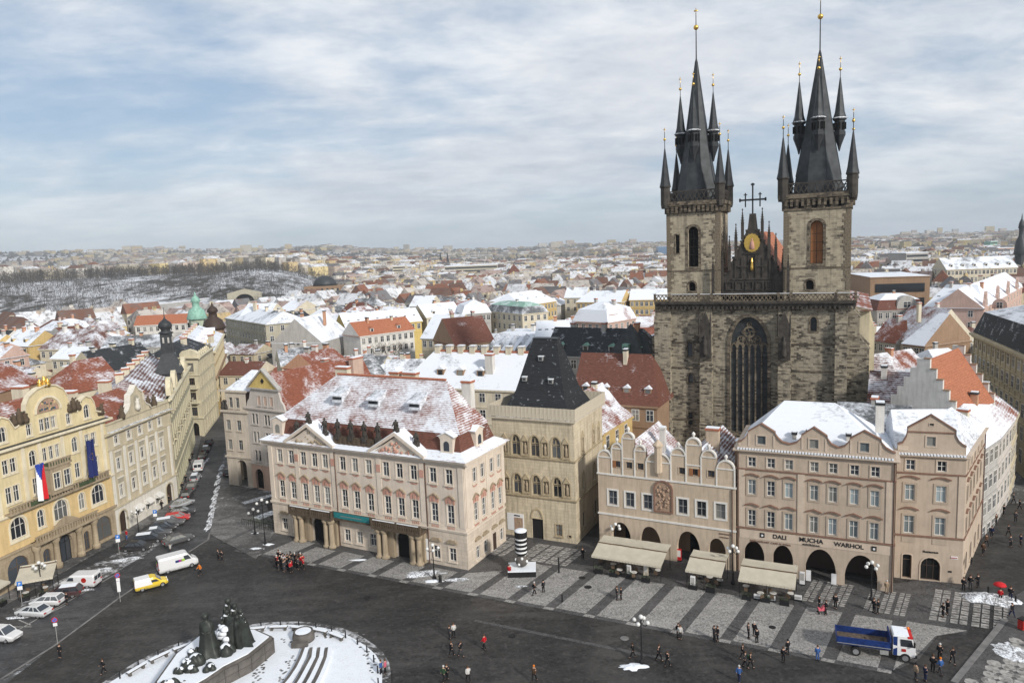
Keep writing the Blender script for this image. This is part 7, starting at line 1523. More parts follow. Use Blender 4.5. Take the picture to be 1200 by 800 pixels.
terrace('e', 'cream awning at the far end of the yellow building front', (-22, 702), (12, 681), 2.5, 3.5, 1, 'at the end of the yellow building', 5, .9)
for px, py, lb, mt in ((737, 676, 'white menu board at the long awning', 'sign_white'), (757, 675, 'narrow cream menu board at the long awning', 'w_cream'), (812, 690, 'white and red menu stand beside the square awning', 'sign_white'), (796, 657, 'red poster stand by the open arcade arch', 'sign_red'), (888, 702, 'white bench box at the salmon terrace', 'sign_white'), (904, 704, 'white crate heap at the salmon terrace', 'sign_white'), (935, 703, 'white bin at the end of the salmon terrace', 'sign_white'), (940, 685, 'yellow poster stand at the big arch', 'sign_white')):
    c = G(px, py); t = thing('menu_board', lb, 'board', (c.x, c.y, .06), R(-25)); w, h = (.9, .6) if 'box' in lb or 'heap' in lb or 'bin' in lb else (.6, 1.7); MB().box(-w/2, w/2, -.12, .12, .1, h).build('panel', mt, t); MB().box(-w/2+.08, w/2-.08, -.14, -.121, h*.35, h-.15).build('print', 'w_gray' if mt == 'sign_white' else 'canvas_white', t); MB().box(-w/2-.05, w/2+.05, -.25, .25, 0, .1).build('foot', 'iron', t)
c = G(310, 615); t = thing('garden_rail', 'iron railed planting bed at the left end of the pink palace', 'railing', (c.x, c.y, .1), R(-28))
for k in range(14): MB().box(-3.5 + k*.5, -3.46 + k*.5, -1.6, -1.56, 0, 1.1).build('bar', 'iron', t)
MB().box(-3.5, 3.1, -1.62, -1.54, 1.05, 1.12).build('rail', 'iron', t); m = MB(); random.seed(2)
for k in range(500): q = Vector((random.uniform(-3.3, 3), random.uniform(-1.4, 1.2), random.uniform(.05, .9))); v = Vector((random.uniform(-1, 1), random.uniform(-1, 1), random.uniform(0, 1)))*.3; w = Vector((random.uniform(-1, 1), random.uniform(-1, 1), random.uniform(-1, 1)))*.05; m.tri(q-w, q+w, q+v)
m.build('shrub', 'green_leaf', t)

for px, py, r, lb in ((689, 688, .5, 'dark manhole cover on the pale panel near the long awning'), (682, 677, .45, 'dark manhole cover close to the alley'), (732, 748, .5, 'pale ringed manhole on the cobbles'), (600, 745, .4, 'iron drain cover on the dark cobbles'), (430, 700, .45, 'iron drain cover in front of the tourists'), (905, 735, .4, 'iron drain cover on the panels left of the truck')):
    c = G(px, py); o = MB().lathe([(r, 0), (r, .02), (r*.9, .022), (r*.88, .012), (.01, .012)], 0, 0, 16).build('manhole_cover', 'iron' if 'pale' not in lb[:5] else 'kerb', None, loc=(c.x, c.y, .05)); tag(o, lb, 'manhole')

m = MB(); random.seed(41)
for (A, B, n) in (((312, 762), (300, 800), 34), ((330, 752), (420, 745), 40), ((420, 745), (440, 790), 24), ((345, 770), (325, 800), 18)):
    a, c = G(*A).xy, G(*B).xy
    for i in range(n):
        p = a.lerp(c, (i+random.random())/n) + Vector((random.uniform(-.5, .5), random.uniform(-.5, .5))); t = random.uniform(0, PI); m.add([(p.x + .15*math.cos(t+k*PI/3)*(1 if k % 3 else 1.3), p.y + .15*math.sin(t+k*PI/3), .226) for k in range(6)], [(0, 1, 2, 3, 4, 5)])
o = m.build('footprints', 'kerb'); o['kind'] = 'stuff'; tag(o, 'trails of footprints trodden into the memorial snow', 'footprints')
# ================================================================== VEHICLES
_cars = {}
def car_parts(kind):
    if kind in _cars: return _cars[kind]
    L, Wd, H, belt, xa, xb, sf, sr = {'sedan': (4.6, 1.8, 1.46, .92, 1.05, -1.75, .85, .75), 'hatch': (4.1, 1.76, 1.5, .95, 1.0, -2.0, .8, .4), 'suv': (4.5, 1.86, 1.7, 1.05, 1.1, -2.15, .7, .35), 'wagon': (4.7, 1.82, 1.5, .94, 1.1, -2.25, .85, .4)}[kind]
    w = Wd/2; P_ = {}
    def loop(x, hw, zb, zt, cr=.86): return [(x, -hw*.92, zb), (x, -hw, zb+.18), (x, -hw, zt-.16), (x, -hw*cr, zt), (x, hw*cr, zt), (x, hw, zt-.16), (x, hw, zb+.18), (x, hw*.92, zb)]
    m = MB(); m.smooth = False
    st = [(-L/2, w*.80, .42, belt-.18), (-L/2+.12, w*.93, .26, belt-.03), (-L/2+.6, w, .22, belt), (0, w, .22, belt), (xa, w, .22, belt-.02), (L/2-.55, w*.97, .22, belt-.16), (L/2-.12, w*.9, .26, belt-.26), (L/2, w*.74, .40, belt-.38)]
    m.loft([loop(*s) for s in st]); P_['body'] = m.mesh('body', 'paint')
    m = MB(); hw0, hw1 = w*.88, w*.68; zt = H-.06
    m.loft([[(xb, -hw0, belt-.05), (xa+.15, -hw0, belt-.05), (xa+.15, hw0, belt-.05), (xb, hw0, belt-.05)], [(xb+sr, -hw1, zt), (xa+.15-sf, -hw1, zt), (xa+.15-sf, hw1, zt), (xb+sr, hw1, zt)]]); P_['windows'] = m.mesh('windows', 'glass')
    m = MB(); m.loft([[(xb+sr-.06, -hw1-.03, zt-.03), (xa+.19-sf, -hw1-.03, zt-.03), (xa+.19-sf, hw1+.03, zt-.03), (xb+sr-.06, hw1+.03, zt-.03)], [(xb+sr+.1, -hw1+.1, H), (xa-sf, -hw1+.1, H), (xa-sf, hw1-.1, H), (xb+sr+.1, hw1-.1, H)]])
    for sg in (-1, 1):
        for x0, x1 in ((xb, xb+sr), (xa+.15, xa+.15-sf)): m.tube((x0, sg*hw0, belt-.04), (x1, sg*hw1, zt), .05, n=4)
        for f in (.36, .66): xx0 = xb+(xa-xb)*f; m.tube((xx0, sg*(hw0+.01), belt), (xb+sr+(xa-sf-xb-sr)*f, sg*(hw1+.01), zt), .045, n=4)
    P_['roof'] = m.mesh('roof', 'paint')
    m = MB(); m.box(xb+sr+.05, xa-sf, -hw1+.08, hw1-.08, H, H+.07); P_['snow'] = m.mesh('roof_snow', 'snow')
    m = MB(); m.lathe([(.31, -.11), (.33, -.08), (.33, .08), (.31, .11)], 0, 0, 14); me = m.mesh('tyre', 'rubber'); me.transform(Matrix.Rotation(PI/2, 4, 'X')); P_['tyre'] = me
    m = MB(); m.lathe([(.2, -.115), (.2, .115)], 0, 0, 10); me = m.mesh('rim', 'rim'); me.transform(Matrix.Rotation(PI/2, 4, 'X')); P_['rim'] = me
    P_['head'] = MB().box(-.06, .05, -.18, .18, -.07, .07).mesh('headlight', 'lamp_white'); P_['tail'] = MB().box(-.05, .06, -.16, .16, -.09, .09).mesh('tail_light', 'lamp_red'); P_['plate'] = MB().box(-.02, .02, -.25, .25, -.06, .06).mesh('number_plate', 'sign_white')
    P_['dim'] = (L, w, belt); _cars[kind] = P_; return P_
def wheels(t, P_, xs, w, r=.33, sc=1.0):
    for x in xs:
        for sg in (-1, 1):
            o = ob('wheel', P_['tyre'], t, (x, sg*(w-.12), r*sc), 0, (sc, 1, sc)); ob('rim', P_['rim'], o)
def car(A, B, kind, col, label, snow=False):
    """A rear and B front ground pixels"""
    a, c = G(*A), G(*B); d = c-a; mid = (a+c)/2; P_ = car_parts(kind); L, w, belt = P_['dim']
    t = thing('parked_car', label, 'car', (mid.x, mid.y, .02), math.atan2(d.y, d.x), 'cars parked along the street')
    ob('body', P_['body'], t, color=col); ob('windows', P_['windows'], t); ob('roof', P_['roof'], t, color=col)
    if snow: ob('roof_snow', P_['snow'], t)
    wheels(t, P_, (L*.29, -L*.30), w)
    for sg in (-1, 1): ob('headlight', P_['head'], t, (L/2-.1, sg*w*.62, belt-.36)); ob('tail_light', P_['tail'], t, (-L/2+.04, sg*w*.66, belt-.22))
    ob('number_plate', P_['plate'], t, (L/2+.005, 0, .45)); ob('number_plate', P_['plate'], t, (-L/2-.005, 0, .5)); return t
WH, BK, GY, SV, RD = (.62, .62, .62), (.012, .012, .014), (.07, .072, .075), (.35, .36, .37), (.45, .015, .012)
car((-14, 748), (20, 750), 'suv', WH, 'white estate car at the edge of the parking row', False)
car((60, 722), (21, 719), 'sedan', (.55, .56, .56), 'silver white saloon car among the parked cars of the yellow building')
car((74, 708), (38, 709), 'hatch', WH, 'white hatchback next to the silver white saloon')
car((91, 697), (58, 701), 'wagon', (.05, .02, .02), 'dark red brown car with snow on its roof beside the white van', True)
car((145, 645), (177, 643), 'sedan', BK, 'black saloon car nearest the slushy empty bay'); car((160, 637), (191, 633), 'wagon', BK, 'black estate car with white roof third in the angled row', True); car((170, 630), (197, 626), 'sedan', GY, 'dark car with snowy roof in the angled row', True)
car((178, 624), (204, 620), 'hatch', BK, 'black hatchback between snowy roofed cars in the angled row'); car((186, 618), (211, 614), 'wagon', GY, 'charcoal estate with snow on top next to the red car', True); car((194, 612), (222, 608), 'hatch', RD, 'bright red car in the angled row')
car((199, 605), (226, 601), 'sedan', BK, 'black saloon just beyond the red car'); car((206, 597), (222, 590), 'sedan', SV, 'silver saloon beyond the red car'); car((197, 639), (221, 632), 'sedan', GY, 'grey saloon driving past the angled row')
car((216, 588), (224, 577), 'hatch', BK, 'black hatchback at the start of the kerbside row'); car((222, 578), (229, 567), 'sedan', GY, 'grey saloon in the kerbside row'); car((226, 568), (232, 557), 'hatch', SV, 'pale hatchback behind the kerbside van', True)
car((236, 542), (239, 533), 'wagon', BK, 'black estate ahead of the kerbside van'); car((240, 533), (243, 525), 'hatch', GY, 'grey hatchback farther up the kerbside row', True); car((243, 525), (247, 517), 'sedan', BK, 'black saloon at the head of the kerbside row'); car((266, 560), (270, 552), 'hatch', BK, 'dark car tucked beside the arched passage')
for i, (A, B) in enumerate((((276, 447), (283, 450)), ((280, 443), (288, 446)), ((284, 439), (292, 441)), ((274, 441), (281, 444)))): car(A, B, ('sedan', 'hatch')[i % 2], (BK, GY, SV, BK)[i], 'small dark car parked by the long pale apartment block', True)
def van(A, B, L, Wd, H, col, label, kind='van', cab=.32, name='delivery_van'):
    a, c = G(*A), G(*B); d = c-a; mid = (a+c)/2; w = Wd/2; P_ = car_parts('hatch'); t = thing(name, label, 'van', (mid.x, mid.y, .02), math.atan2(d.y, d.x), 'vans')
    xc = L/2 - L*cab
    def loop(x, hw, zb, zt): return [(x, -hw*.94, zb), (x, -hw, zb+.2), (x, -hw*.98, zt-.25), (x, -hw*.86, zt), (x, hw*.86, zt), (x, hw*.98, zt-.25), (x, hw, zb+.2), (x, hw*.94, zb)]
    m = MB(); m.loft([loop(-L/2, w*.94, .35, H-.1), loop(-L/2+.15, w, .28, H), loop(xc-.1, w, .26, H), loop(xc+.25, w*.98, .26, H-.12), loop(xc+.85, w*.98, .26, H*.60), loop(L/2-.3, w*.93, .28, H*.52), loop(L/2, w*.8, .4, H*.42)]); ob('body', m.mesh('body', 'paint'), t, color=col)
    m = MB(); m.add([(xc+.3, -w*.80, H-.16), (xc+.3, w*.80, H-.16), (xc+.88, w*.86, H*.61), (xc+.88, -w*.86, H*.61)], [(0, 1, 2, 3)]); m.v = [(x+.03, y, z+.03) for x, y, z in m.v]; m.build('windscreen', 'glass', t)
    for sg in (-1, 1):
        m = MB(); pts = [(xc-.35, H*.6), (xc+.62, H*.6), (xc+.25, H-.3), (xc-.35, H-.3)]; m.prism(pts, sg*(w+.005)-.01, sg*(w+.005)+.01); m.build('side_window', 'glass', t)
    m = MB(); m.box(-L/2-.02, -L/2+.02, -w*.75, -.05, H*.55, H-.3); m.box(-L/2-.02, -L/2+.02, .05, w*.75, H*.55, H-.3); m.build('rear_window', 'glass', t)
    wheels(t, P_, (L*.32, -L*.29), w)
    for sg in (-1, 1): ob('headlight', P_['head'], t, (L/2-.06, sg*w*.6, .75)); ob('tail_light', P_['tail'], t, (-L/2, sg*w*.82, .9))
    ob('number_plate', P_['plate'], t, (-L/2-.01, 0, .55)); m = MB(); m.box(-L/2, L/2-.1, -w*.9, w*.9, .16, .3); m.build('underbody', 'rubber', t)
    return t, w
t, w = van((119, 686), (71, 687), 5.0, 1.9, 1.95, WH, 'white delivery van with red round emblem parked by the awning', cab=.36)
for sg in (-1, 1): m = MB(); m.lathe([(.36, 0), (.36, .02)], 0, 0, 16); me = m.mesh('emblem', 'lamp_red'); me.transform(Matrix.Rotation(PI/2, 4, 'X')); ob('emblem', me, t, (-1.1, sg*(w+.012), 1.25)); MB().box(-.9, 1.0, -.01, .01, .72, .82).build('side_print', 'w_gray', t, loc=(.0, sg*(w+.012), 0))
t, w = van((190, 671), (227, 661), 5.3, 2.0, 2.35, WH, 'white courier van with purple and green lettering driving on the square', cab=.3)
for mt, x, z in (('magenta', -.55, 1.5), ('orange', -.15, 1.35), ('lime', .25, 1.5)): MB().box(-L/2-.03 if False else -2.68, -2.66, x-.2, x+.2, z-.22, z+.22).build('rear_print', mt, t)
for sg in (-1, 1): 
    for mt, x in (('magenta', .2), ('truck_blue', -.2), ('lime', .55)): MB().box(x-.25, x+.25, -.01, .01, 1.3, 1.65).build('side_print', mt, t, loc=(0, sg*(w+.012), 0))
t, w = van((162, 692), (193, 684), 4.1, 1.66, 1.65, (.70, .50, .03), 'small yellow and white van driving beside the courier van', cab=.42)
m = MB(); m.loft([[(-2.07, -w-.02, .75), (.1, -w-.02, .75), (.1, w+.02, .75), (-2.07, w+.02, .75)], [(-2.07, -w-.02, 1.4), (-.1, -w-.02, 1.4), (-.1, w+.02, 1.4), (-2.07, w+.02, 1.4)], [(-2.0, -w*.88, 1.7), (-.2, -w*.88, 1.7), (-.2, w*.88, 1.7), (-2.0, w*.88, 1.7)]]); m.build('cargo_box', 'sign_white', t)
MB().box(-2.1, -2.075, -w*.7, w*.7, 1.0, 1.45).build('rear_window', 'glass', t)
t, w = van((231, 556), (236, 544), 4.8, 1.9, 2.0, WH, 'white van in the kerbside row up the street', cab=.34)
# ---- dump truck
a, c = G(988, 760), G(1062, 770); d = c-a; mid = (a+c)/2; t = thing('dump_truck', 'blue dump truck with white and red cab and orange beacon', 'truck', (mid.x, mid.y, .05), math.atan2(d.y, d.x)); SCL = d.length/7.2
PW = car_parts('suv'); m = MB(); m.box(-3.5, 3.2, -.45, .45, .75, 1.0); m.build('chassis', 'rubber', t)
m = MB(); m.loft([[(-3.6, -1.15, 1.1), (1.35, -1.15, 1.1), (1.35, 1.15, 1.1), (-3.6, 1.15, 1.1)], [(-3.75, -1.22, 1.25), (1.4, -1.22, 1.25), (1.4, 1.22, 1.25), (-3.75, 1.22, 1.25)]]); bed = m.build('tipper_bed', 'truck_blue', t)
for sg in (-1, 1): m = MB(); m.box(-3.75, 1.4, sg*1.2-.05, sg*1.2+.05, 1.25, 2.0); m.build('side_board', 'truck_blue', bed); m = MB(); m.box(-3.75, 1.4, sg*1.26-.02, sg*1.26+.02, 1.3, 1.36); m.build('side_rail', 'frame_gray', bed)
MB().box(1.3, 1.42, -1.25, 1.25, 1.25, 2.6).build('headboard', 'truck_blue', bed); MB().box(-3.8, -3.72, -1.2, 1.2, 1.25, 2.05).build('tailgate', 'truck_blue', bed); MB().box(-3.7, 1.28, -1.14, 1.14, 1.26, 1.34).build('bed_floor', 'truck_bed', bed)
m = MB(); m.smooth = True
random.seed(4)
for k in range(14): m.ball((random.uniform(-3.2, .9), random.uniform(-.8, .8), 1.34), random.uniform(.2, .4), 7, 4, .4)
m.build('rubble', 'truck_bed', bed)
cabm = MB(); cabm.loft([[(1.6, -1.15, .7), (3.65, -1.12, .7), (3.65, 1.12, .7), (1.6, 1.15, .7)], [(1.6, -1.18, 1.7), (3.7, -1.15, 1.7), (3.7, 1.15, 1.7), (1.6, 1.18, 1.7)], [(1.6, -1.1, 2.75), (3.35, -1.05, 2.75), (3.35, 1.05, 2.75), (1.6, 1.1, 2.75)]]); cab_ = cabm.build('cab', 'sign_white', t)
MB().box(1.62, 2.0, -1.17, 1.17, .72, 2.7).build('cab_back', 'truck_blue', cab_); MB().box(2.95, 3.42, -1.1, 1.1, 2.6, 2.8).build('sun_visor', 'sign_red', cab_); MB().box(1.7, 3.1, -1.0, 1.0, 2.752, 2.82).build('roof_snow', 'snow', cab_)
m = MB(); m.add([(3.73, -1.02, 1.75), (3.73, 1.02, 1.75), (3.42, .98, 2.6), (3.42, -.98, 2.6)], [(0, 1, 2, 3)]); m.build('windscreen', 'glass', cab_)
for sg in (-1, 1): m = MB(); m.prism([(2.3, 1.75), (3.5, 1.75), (3.3, 2.5), (2.3, 2.5)], sg*1.15-.03, sg*1.15+.03); m.build('side_window', 'glass', cab_); MB().box(3.45, 3.6, sg*1.4-.12, sg*1.4+.12, 1.9, 2.4).build('mirror', 'rubber', cab_); ob('headlight', PW['head'], cab_, (3.72, sg*.85, .95)); MB().box(2.4, 2.8, sg*1.19-.01, sg*1.19+.01, 1.2, 1.5).build('emblem', 'lamp_red', cab_)
MB().box(3.55, 3.85, -1.1, 1.1, .55, .8).build('bumper', 'rubber', cab_); m = MB(); m.smooth = True; m.lathe([(.12, 2.82), (.12, 2.98), (.05, 3.05)], 3.2, .6, 8); m.build('beacon', 'orange', cab_); MB().box(.4, 1.2, -1.15, -.6, .55, 1.0).build('fuel_tank', 'frame_gray', t)
for x in (2.75, -1.9): 
    for sg in (-1, 1): o = ob('wheel', PW['tyre'], t, (x, sg*.98, .5), 0, (1.5, 2.2, 1.5)); ob('rim', PW['rim'], o)
t.scale = (SCL, 1.0, 1.0) if False else (1, 1, 1)

# ================================================================== PEOPLE
def skin(name, pts, edges, rad, mat, sub=1):
    me = bpy.data.meshes.new(name); me.from_pydata(pts, edges, []); o = bpy.data.objects.new(name, me); COL.objects.link(o)
    o.modifiers.new('s', 'SKIN'); 
    for i, r in enumerate(rad): me.skin_vertices[0].data[i].radius = (r, r) if isinstance(r, (int, float)) else r
    me.skin_vertices[0].data[0].use_root = True; sm = o.modifiers.new('d', 'SUBSURF'); sm.levels = sub; sm.render_levels = sub
    dg = bpy.context.evaluated_depsgraph_get(); r = bpy.data.meshes.new_from_object(o.evaluated_get(dg)); bpy.data.objects.remove(o)
    r.materials.clear(); r.materials.append(MAT[mat]); r.polygons.foreach_set('use_smooth', [True]*len(r.polygons)); return r
def pose(kind):
    st = {'stand': (.03, -.03, .04, -.02, .0), 'walk': (.30, -.28, -.22, .24, .04), 'stride': (-.26, .30, .26, -.2, .03), 'talk': (.02, -.05, .28, .22, .0)}[kind]
    fl, fr, hl, hr, ln = st
    pel = (0, 0, .95); ch = (ln*.6, 0, 1.22); sh = (ln, 0, 1.40); nk = (ln*1.2, 0, 1.50); hd = (ln*1.3+.02, 0, 1.60); ht = (ln*1.3+.01, 0, 1.70)
    def leg(s, f): return [(0.0, s*.10, .90), (f*.5+.04, s*.11, .50), (f, s*.11, .09), (f+.14, s*.13, .05)]
    def arm(s, f): return [(ln, s*.20, 1.40), (ln+f*.35-.03, s*.26, 1.13), (ln+f+.04, s*.22, .92 + (.18 if kind == 'talk' else abs(f)*.25)), (ln+f+.10, s*.20, .86 + (.22 if kind == 'talk' else abs(f)*.3))]
    pts = [pel, ch, sh, nk, hd, ht]; ed = [(0, 1), (1, 2), (2, 3), (3, 4), (4, 5)]; rd = [.13, .13, .12, .055, .095, .07]
    for s, f in ((1, fl), (-1, fr)):
        b0 = len(pts); pts += leg(s, f); ed += [(0, b0), (b0, b0+1), (b0+1, b0+2), (b0+2, b0+3)]; rd += [.09, .065, .045, .04]
    for s, f in ((1, hl), (-1, hr)):
        b0 = len(pts); pts += arm(s, f); ed += [(2, b0), (b0, b0+1), (b0+1, b0+2), (b0+2, b0+3)]; rd += [.06, .045, .035, .03]
    body = skin('body', pts, ed, rd, 'skin')
    p2 = [(0, 0, .86), pel, ch, sh, (nk[0], 0, 1.47)]; e2 = [(0, 1), (1, 2), (2, 3), (3, 4)]; r2 = [(.17, .21), (.16, .20), (.17, .22), (.14, .19), (.09, .10)]
    for s, f in ((1, hl), (-1, hr)):
        b0 = len(p2); a = arm(s, f); p2 += a[:3]; e2 += [(3, b0), (b0, b0+1), (b0+1, b0+2)]; r2 += [.085, .07, .055]
    coat = skin('coat', p2, e2, r2, 'cloth')
    p3 = [(0, 0, .95), (0, 0, .9)]; e3 = [(0, 1)]; r3 = [.15, .13]
    for s, f in ((1, fl), (-1, fr)): b0 = len(p3); l = leg(s, f); p3 += l[:3]; e3 += [(1, b0), (b0, b0+1), (b0+1, b0+2)]; r3 += [.11, .085, .065]
    tro = skin('trousers', p3, e3, r3, 'cloth')
    m = MB(); m.smooth = True; x = hd[0]; m.lathe([(.105, 1.60), (.118, 1.66), (.105, 1.73), (.06, 1.775), (.01, 1.79)], x-.015, 0, 10); hair = m.mesh('hair', 'cloth')
    sh_ = []
    for s, f in ((1, fl), (-1, fr)): m = MB(); m.smooth = True; m.loft([[(f-.08, s*.12-.05, 0), (f-.08, s*.12+.05, 0), (f-.08, s*.12+.05, .1), (f-.08, s*.12-.05, .1)], [(f+.12, s*.12-.055, 0), (f+.12, s*.12+.055, 0), (f+.12, s*.12+.055, .08), (f+.12, s*.12-.055, .08)], [(f+.2, s*.12-.035, 0), (f+.2, s*.12+.035, 0), (f+.2, s*.12+.035, .04), (f+.2, s*.12-.035, .04)]]); sh_.append(m.mesh('shoe', 'rubber'))
    bp = MB(); bp.smooth = True; bp.lathe([(.1, 1.0), (.16, 1.05), (.16, 1.35), (.1, 1.45), (.02, 1.47)], -.2, 0, 8, 0, .7, 1.0); return dict(body=body, coat=coat, trousers=tro, hair=hair, shoes=sh_, pack=bp.mesh('backpack', 'cloth'))
POSES = {k: pose(k) for k in ('stand', 'walk', 'stride', 'talk')}
CC = {'black': (.012, .012, .014), 'dark grey': (.045, .045, .05), 'navy': (.012, .02, .06), 'red': (.45, .012, .02), 'white': (.55, .54, .52), 'beige': (.33, .25, .17), 'brown': (.09, .05, .03), 'blue': (.04, .11, .30), 'green': (.03, .07, .035), 'orange': (.70, .20, .02), 'pink': (.55, .12, .18), 'purple': (.12, .03, .16)}
def person(px, py, rz, kind, coat, label, trou='black', hat='brown', pack=None, group=None, h=1.0, loc=None):
    c = G(px, py) if loc is None else Vector((loc[0], loc[1], 0)); P_ = POSES[kind]; t = thing('person', label, 'person', (c.x, c.y, .06), rz, group); t.scale = (h, h, h)
    ob('body', P_['body'], t); ob('coat', P_['coat'], t, color=CC[coat]); ob('trousers', P_['trousers'], t, color=CC[trou]); ob('hair', P_['hair'], t, color=CC[hat])
    for s in P_['shoes']: ob('shoe', s, t)
    if pack: ob('backpack', P_['pack'], t, color=CC[pack])
    return t
PPL = [ (597, 676, 1.2, 'stand', 'red', 'person in red jacket beside the striped sculpture', 'navy'), (626, 697, .4, 'walk', 'black', 'walker with light hat between sculpture and paving bands', 'black', 'white'), (637, 694, 2.2, 'stand', 'black', 'person in black with backpack near the sculpture', 'black', 'black', 'dark grey'),
 (683, 655, 1.5, 'stand', 'black', 'dark clad person in the alley mouth beside the gothic house'), (723, 703, .3, 'stand', 'dark grey', 'grey coated half of a couple on the pale paving', 'dark grey'), (728, 703, 2.8, 'stand', 'black', 'black coated half of a couple on the pale paving'),
 (527, 749, 1.0, 'talk', 'dark grey', 'grey coated walker beside a white jacket on the dark cobbles', 'dark grey'), (532, 747, 2.0, 'stand', 'white', 'person in white jacket on the dark cobbles'), (529, 769, .8, 'stride', 'black', 'black clad person on the dark cobbles', 'black'), (540, 769, 5.5, 'walk', 'black', 'striding person in black with backpack', 'dark grey', 'brown', 'navy'), (568, 761, 2.6, 'stride', 'red', 'striding person in dark red top alone on the cobbles', 'black'),
 (742, 771, 3.0, 'walk', 'black', 'walker in black left of the lone lamp'), (772, 774, 5.6, 'walk', 'black', 'walker in black right of the lone lamp'), (782, 781, .6, 'stride', 'black', 'hurrying person in black farther right of the lone lamp'), (795, 747, 1.6, 'stand', 'black', 'person in black beside a white coat at the panel edge'), (797, 749, 4.5, 'stand', 'white', 'person in white coat at the panel edge'),
 (520, 799, 1.0, 'walk', 'green', 'person with light hat at the lower edge of the square', 'black', 'white'), (524, 796, 1.1, 'stand', 'black', 'person in black with red scarf at the lower edge'), (549, 799, 2.0, 'walk', 'white', 'person in pale jacket at the lower edge'), (626, 799, 1.0, 'stride', 'brown', 'person with red hair in brown jacket at the lower edge', 'black', 'orange'),
 (837, 750, .5, 'talk', 'dark grey', 'crouching pair member with bags near the short bollard', 'black'), (841, 751, 3.4, 'talk', 'black', 'person in black bending to a bag near the short bollard'), (877, 748, .0, 'stand', 'dark grey', 'grey coated person in a group of three'), (884, 745, 4.0, 'stand', 'black', 'person in black in a group of three', 'black', 'white'), (887, 753, 2.0, 'stand', 'black', 'person with backpack in a group of three', 'black', 'black', 'black'),
 (870, 772, 5.8, 'walk', 'black', 'leading walker of a trio in black'), (873, 782, 5.8, 'stride', 'dark grey', 'middle walker of a trio in grey', 'black'), (879, 783, 5.9, 'walk', 'black', 'rear walker of a trio with backpack', 'black', 'brown', 'green'), (918, 776, 1.3, 'stand', 'black', 'person in long black coat on the panel edge'), (923, 767, 2.0, 'stand', 'black', 'person in black cap on the panel edge', 'black', 'black'), (958, 774, 1.5, 'stand', 'blue', 'person in blue jacket and jeans facing the truck', 'blue'),
 (866, 799, 1.0, 'walk', 'blue', 'person in blue with white hat at the lower edge', 'navy', 'white'), (960, 714, 3.1, 'stand', 'black', 'person in black at the pink pushchair'), (968, 720, 3.0, 'talk', 'black', 'person pushing the pink pushchair'), (979, 713, 4.0, 'stand', 'black', 'person in black by the latticed paving', 'black'), (1024, 718, .5, 'stand', 'black', 'left of two people in black on the latticed paving'), (1029, 719, 2.8, 'stand', 'black', 'right of two people in black on the latticed paving'),
 (1029, 690, 4.4, 'stand', 'black', 'person in black cape beside the arcade lamp'), (1039, 695, 4.4, 'stand', 'beige', 'person in cream fur coat beside the arcade lamp', 'beige', 'white'), (1105, 723, 3.3, 'talk', 'black', 'bent person in black near the corner house', 'black'), (1110, 720, 3.3, 'stand', 'black', 'person in black behind a bent companion'), (1101, 773, .9, 'stand', 'black', 'person with white hat on the corner roadway', 'black', 'white'), (1116, 777, 4.5, 'walk', 'black', 'person with rolling case on the corner roadway'),
 (1093, 787, 1.0, 'stand', 'black', 'person in black before a blue jacket on the corner'), (1102, 790, 2.0, 'stride', 'blue', 'person in blue jacket striding on the corner', 'dark grey', 'orange'), (1073, 797, .2, 'stand', 'beige', 'person in pale jacket in front of the truck', 'dark grey', 'black'), (1084, 798, .2, 'stand', 'navy', 'person in navy jacket in front of the truck', 'navy'), (1172, 705, 1.0, 'stand', 'red', 'person in red under the red umbrella', 'black'), (1184, 703, 1.0, 'stand', 'black', 'person in black beside the red umbrella', 'navy'), (1186, 723, 1.9, 'walk', 'black', 'walker in black on the corner kerb', 'navy'),
 (1129, 692, 1.0, 'stand', 'black', 'person in black at the corner house edge'), (1137, 690, 1.0, 'stand', 'black', 'second person in black at the corner house edge', 'dark grey'), (1146, 688, 1.9, 'talk', 'black', 'person in black at the lane mouth'), (1063, 674, 4.7, 'stand', 'red', 'person in red in the doorway of the corner house'), (256, 656, 1.0, 'stand', 'dark grey', 'left of two walkers at the street mouth', 'black'), (260, 658, 1.0, 'walk', 'black', 'right of two walkers at the street mouth'),
 (235, 674, 4.0, 'walk', 'orange', 'worker in orange vest beside the courier van', 'black'), (71, 771, 4.5, 'stand', 'black', 'person in black beneath the single plate sign'), (122, 789, 4.0, 'walk', 'black', 'lone walker in black near the memorial', 'black'), (200, 649, 4.0, 'stand', 'white', 'person in white beside the grey saloon', 'dark grey'), (149, 633, 4.0, 'stand', 'red', 'person in red jacket at the beige house door', 'blue'), (447, 791, 3.0, 'stand', 'blue', 'person in blue by the rim of the memorial island', 'black'), (452, 790, 3.0, 'stand', 'pink', 'person in pink by the rim of the memorial island', 'black'),
 (79, 708, 4.2, 'stand', 'black', 'driver in black beside the white hatchback'), (198, 590, 1.3, 'walk', 'black', 'pedestrian in black on the street pavement'), (205, 583, 1.3, 'stand', 'red', 'pedestrian in red on the street pavement')]
for q in PPL:
    px, py, rz, kind, coat, lb = q[:6]; rest = q[6:]
    person(px, py, rz, kind, coat, lb, *rest, h=random.uniform(.95, 1.06), group='people walking on the square')
random.seed(12)
for i in range(34):
    a = random.uniform(0, 2*PI); r = math.sqrt(random.random()); px, py = 340 + 19*r*math.cos(a), 663 + 8*r*math.sin(a); cl = random.choice(('black', 'black', 'dark grey', 'navy', 'black', 'black', 'brown', 'red', 'white', 'purple', 'black', 'dark grey'))
    person(px, py, random.uniform(0, 6.2), random.choice(('stand', 'stand', 'talk')), cl, 'tourist standing in the tight crowd before the pink palace', random.choice(('black', 'navy', 'dark grey')), random.choice(('brown', 'black', 'white', 'black', 'brown')), group='crowd of tourists')
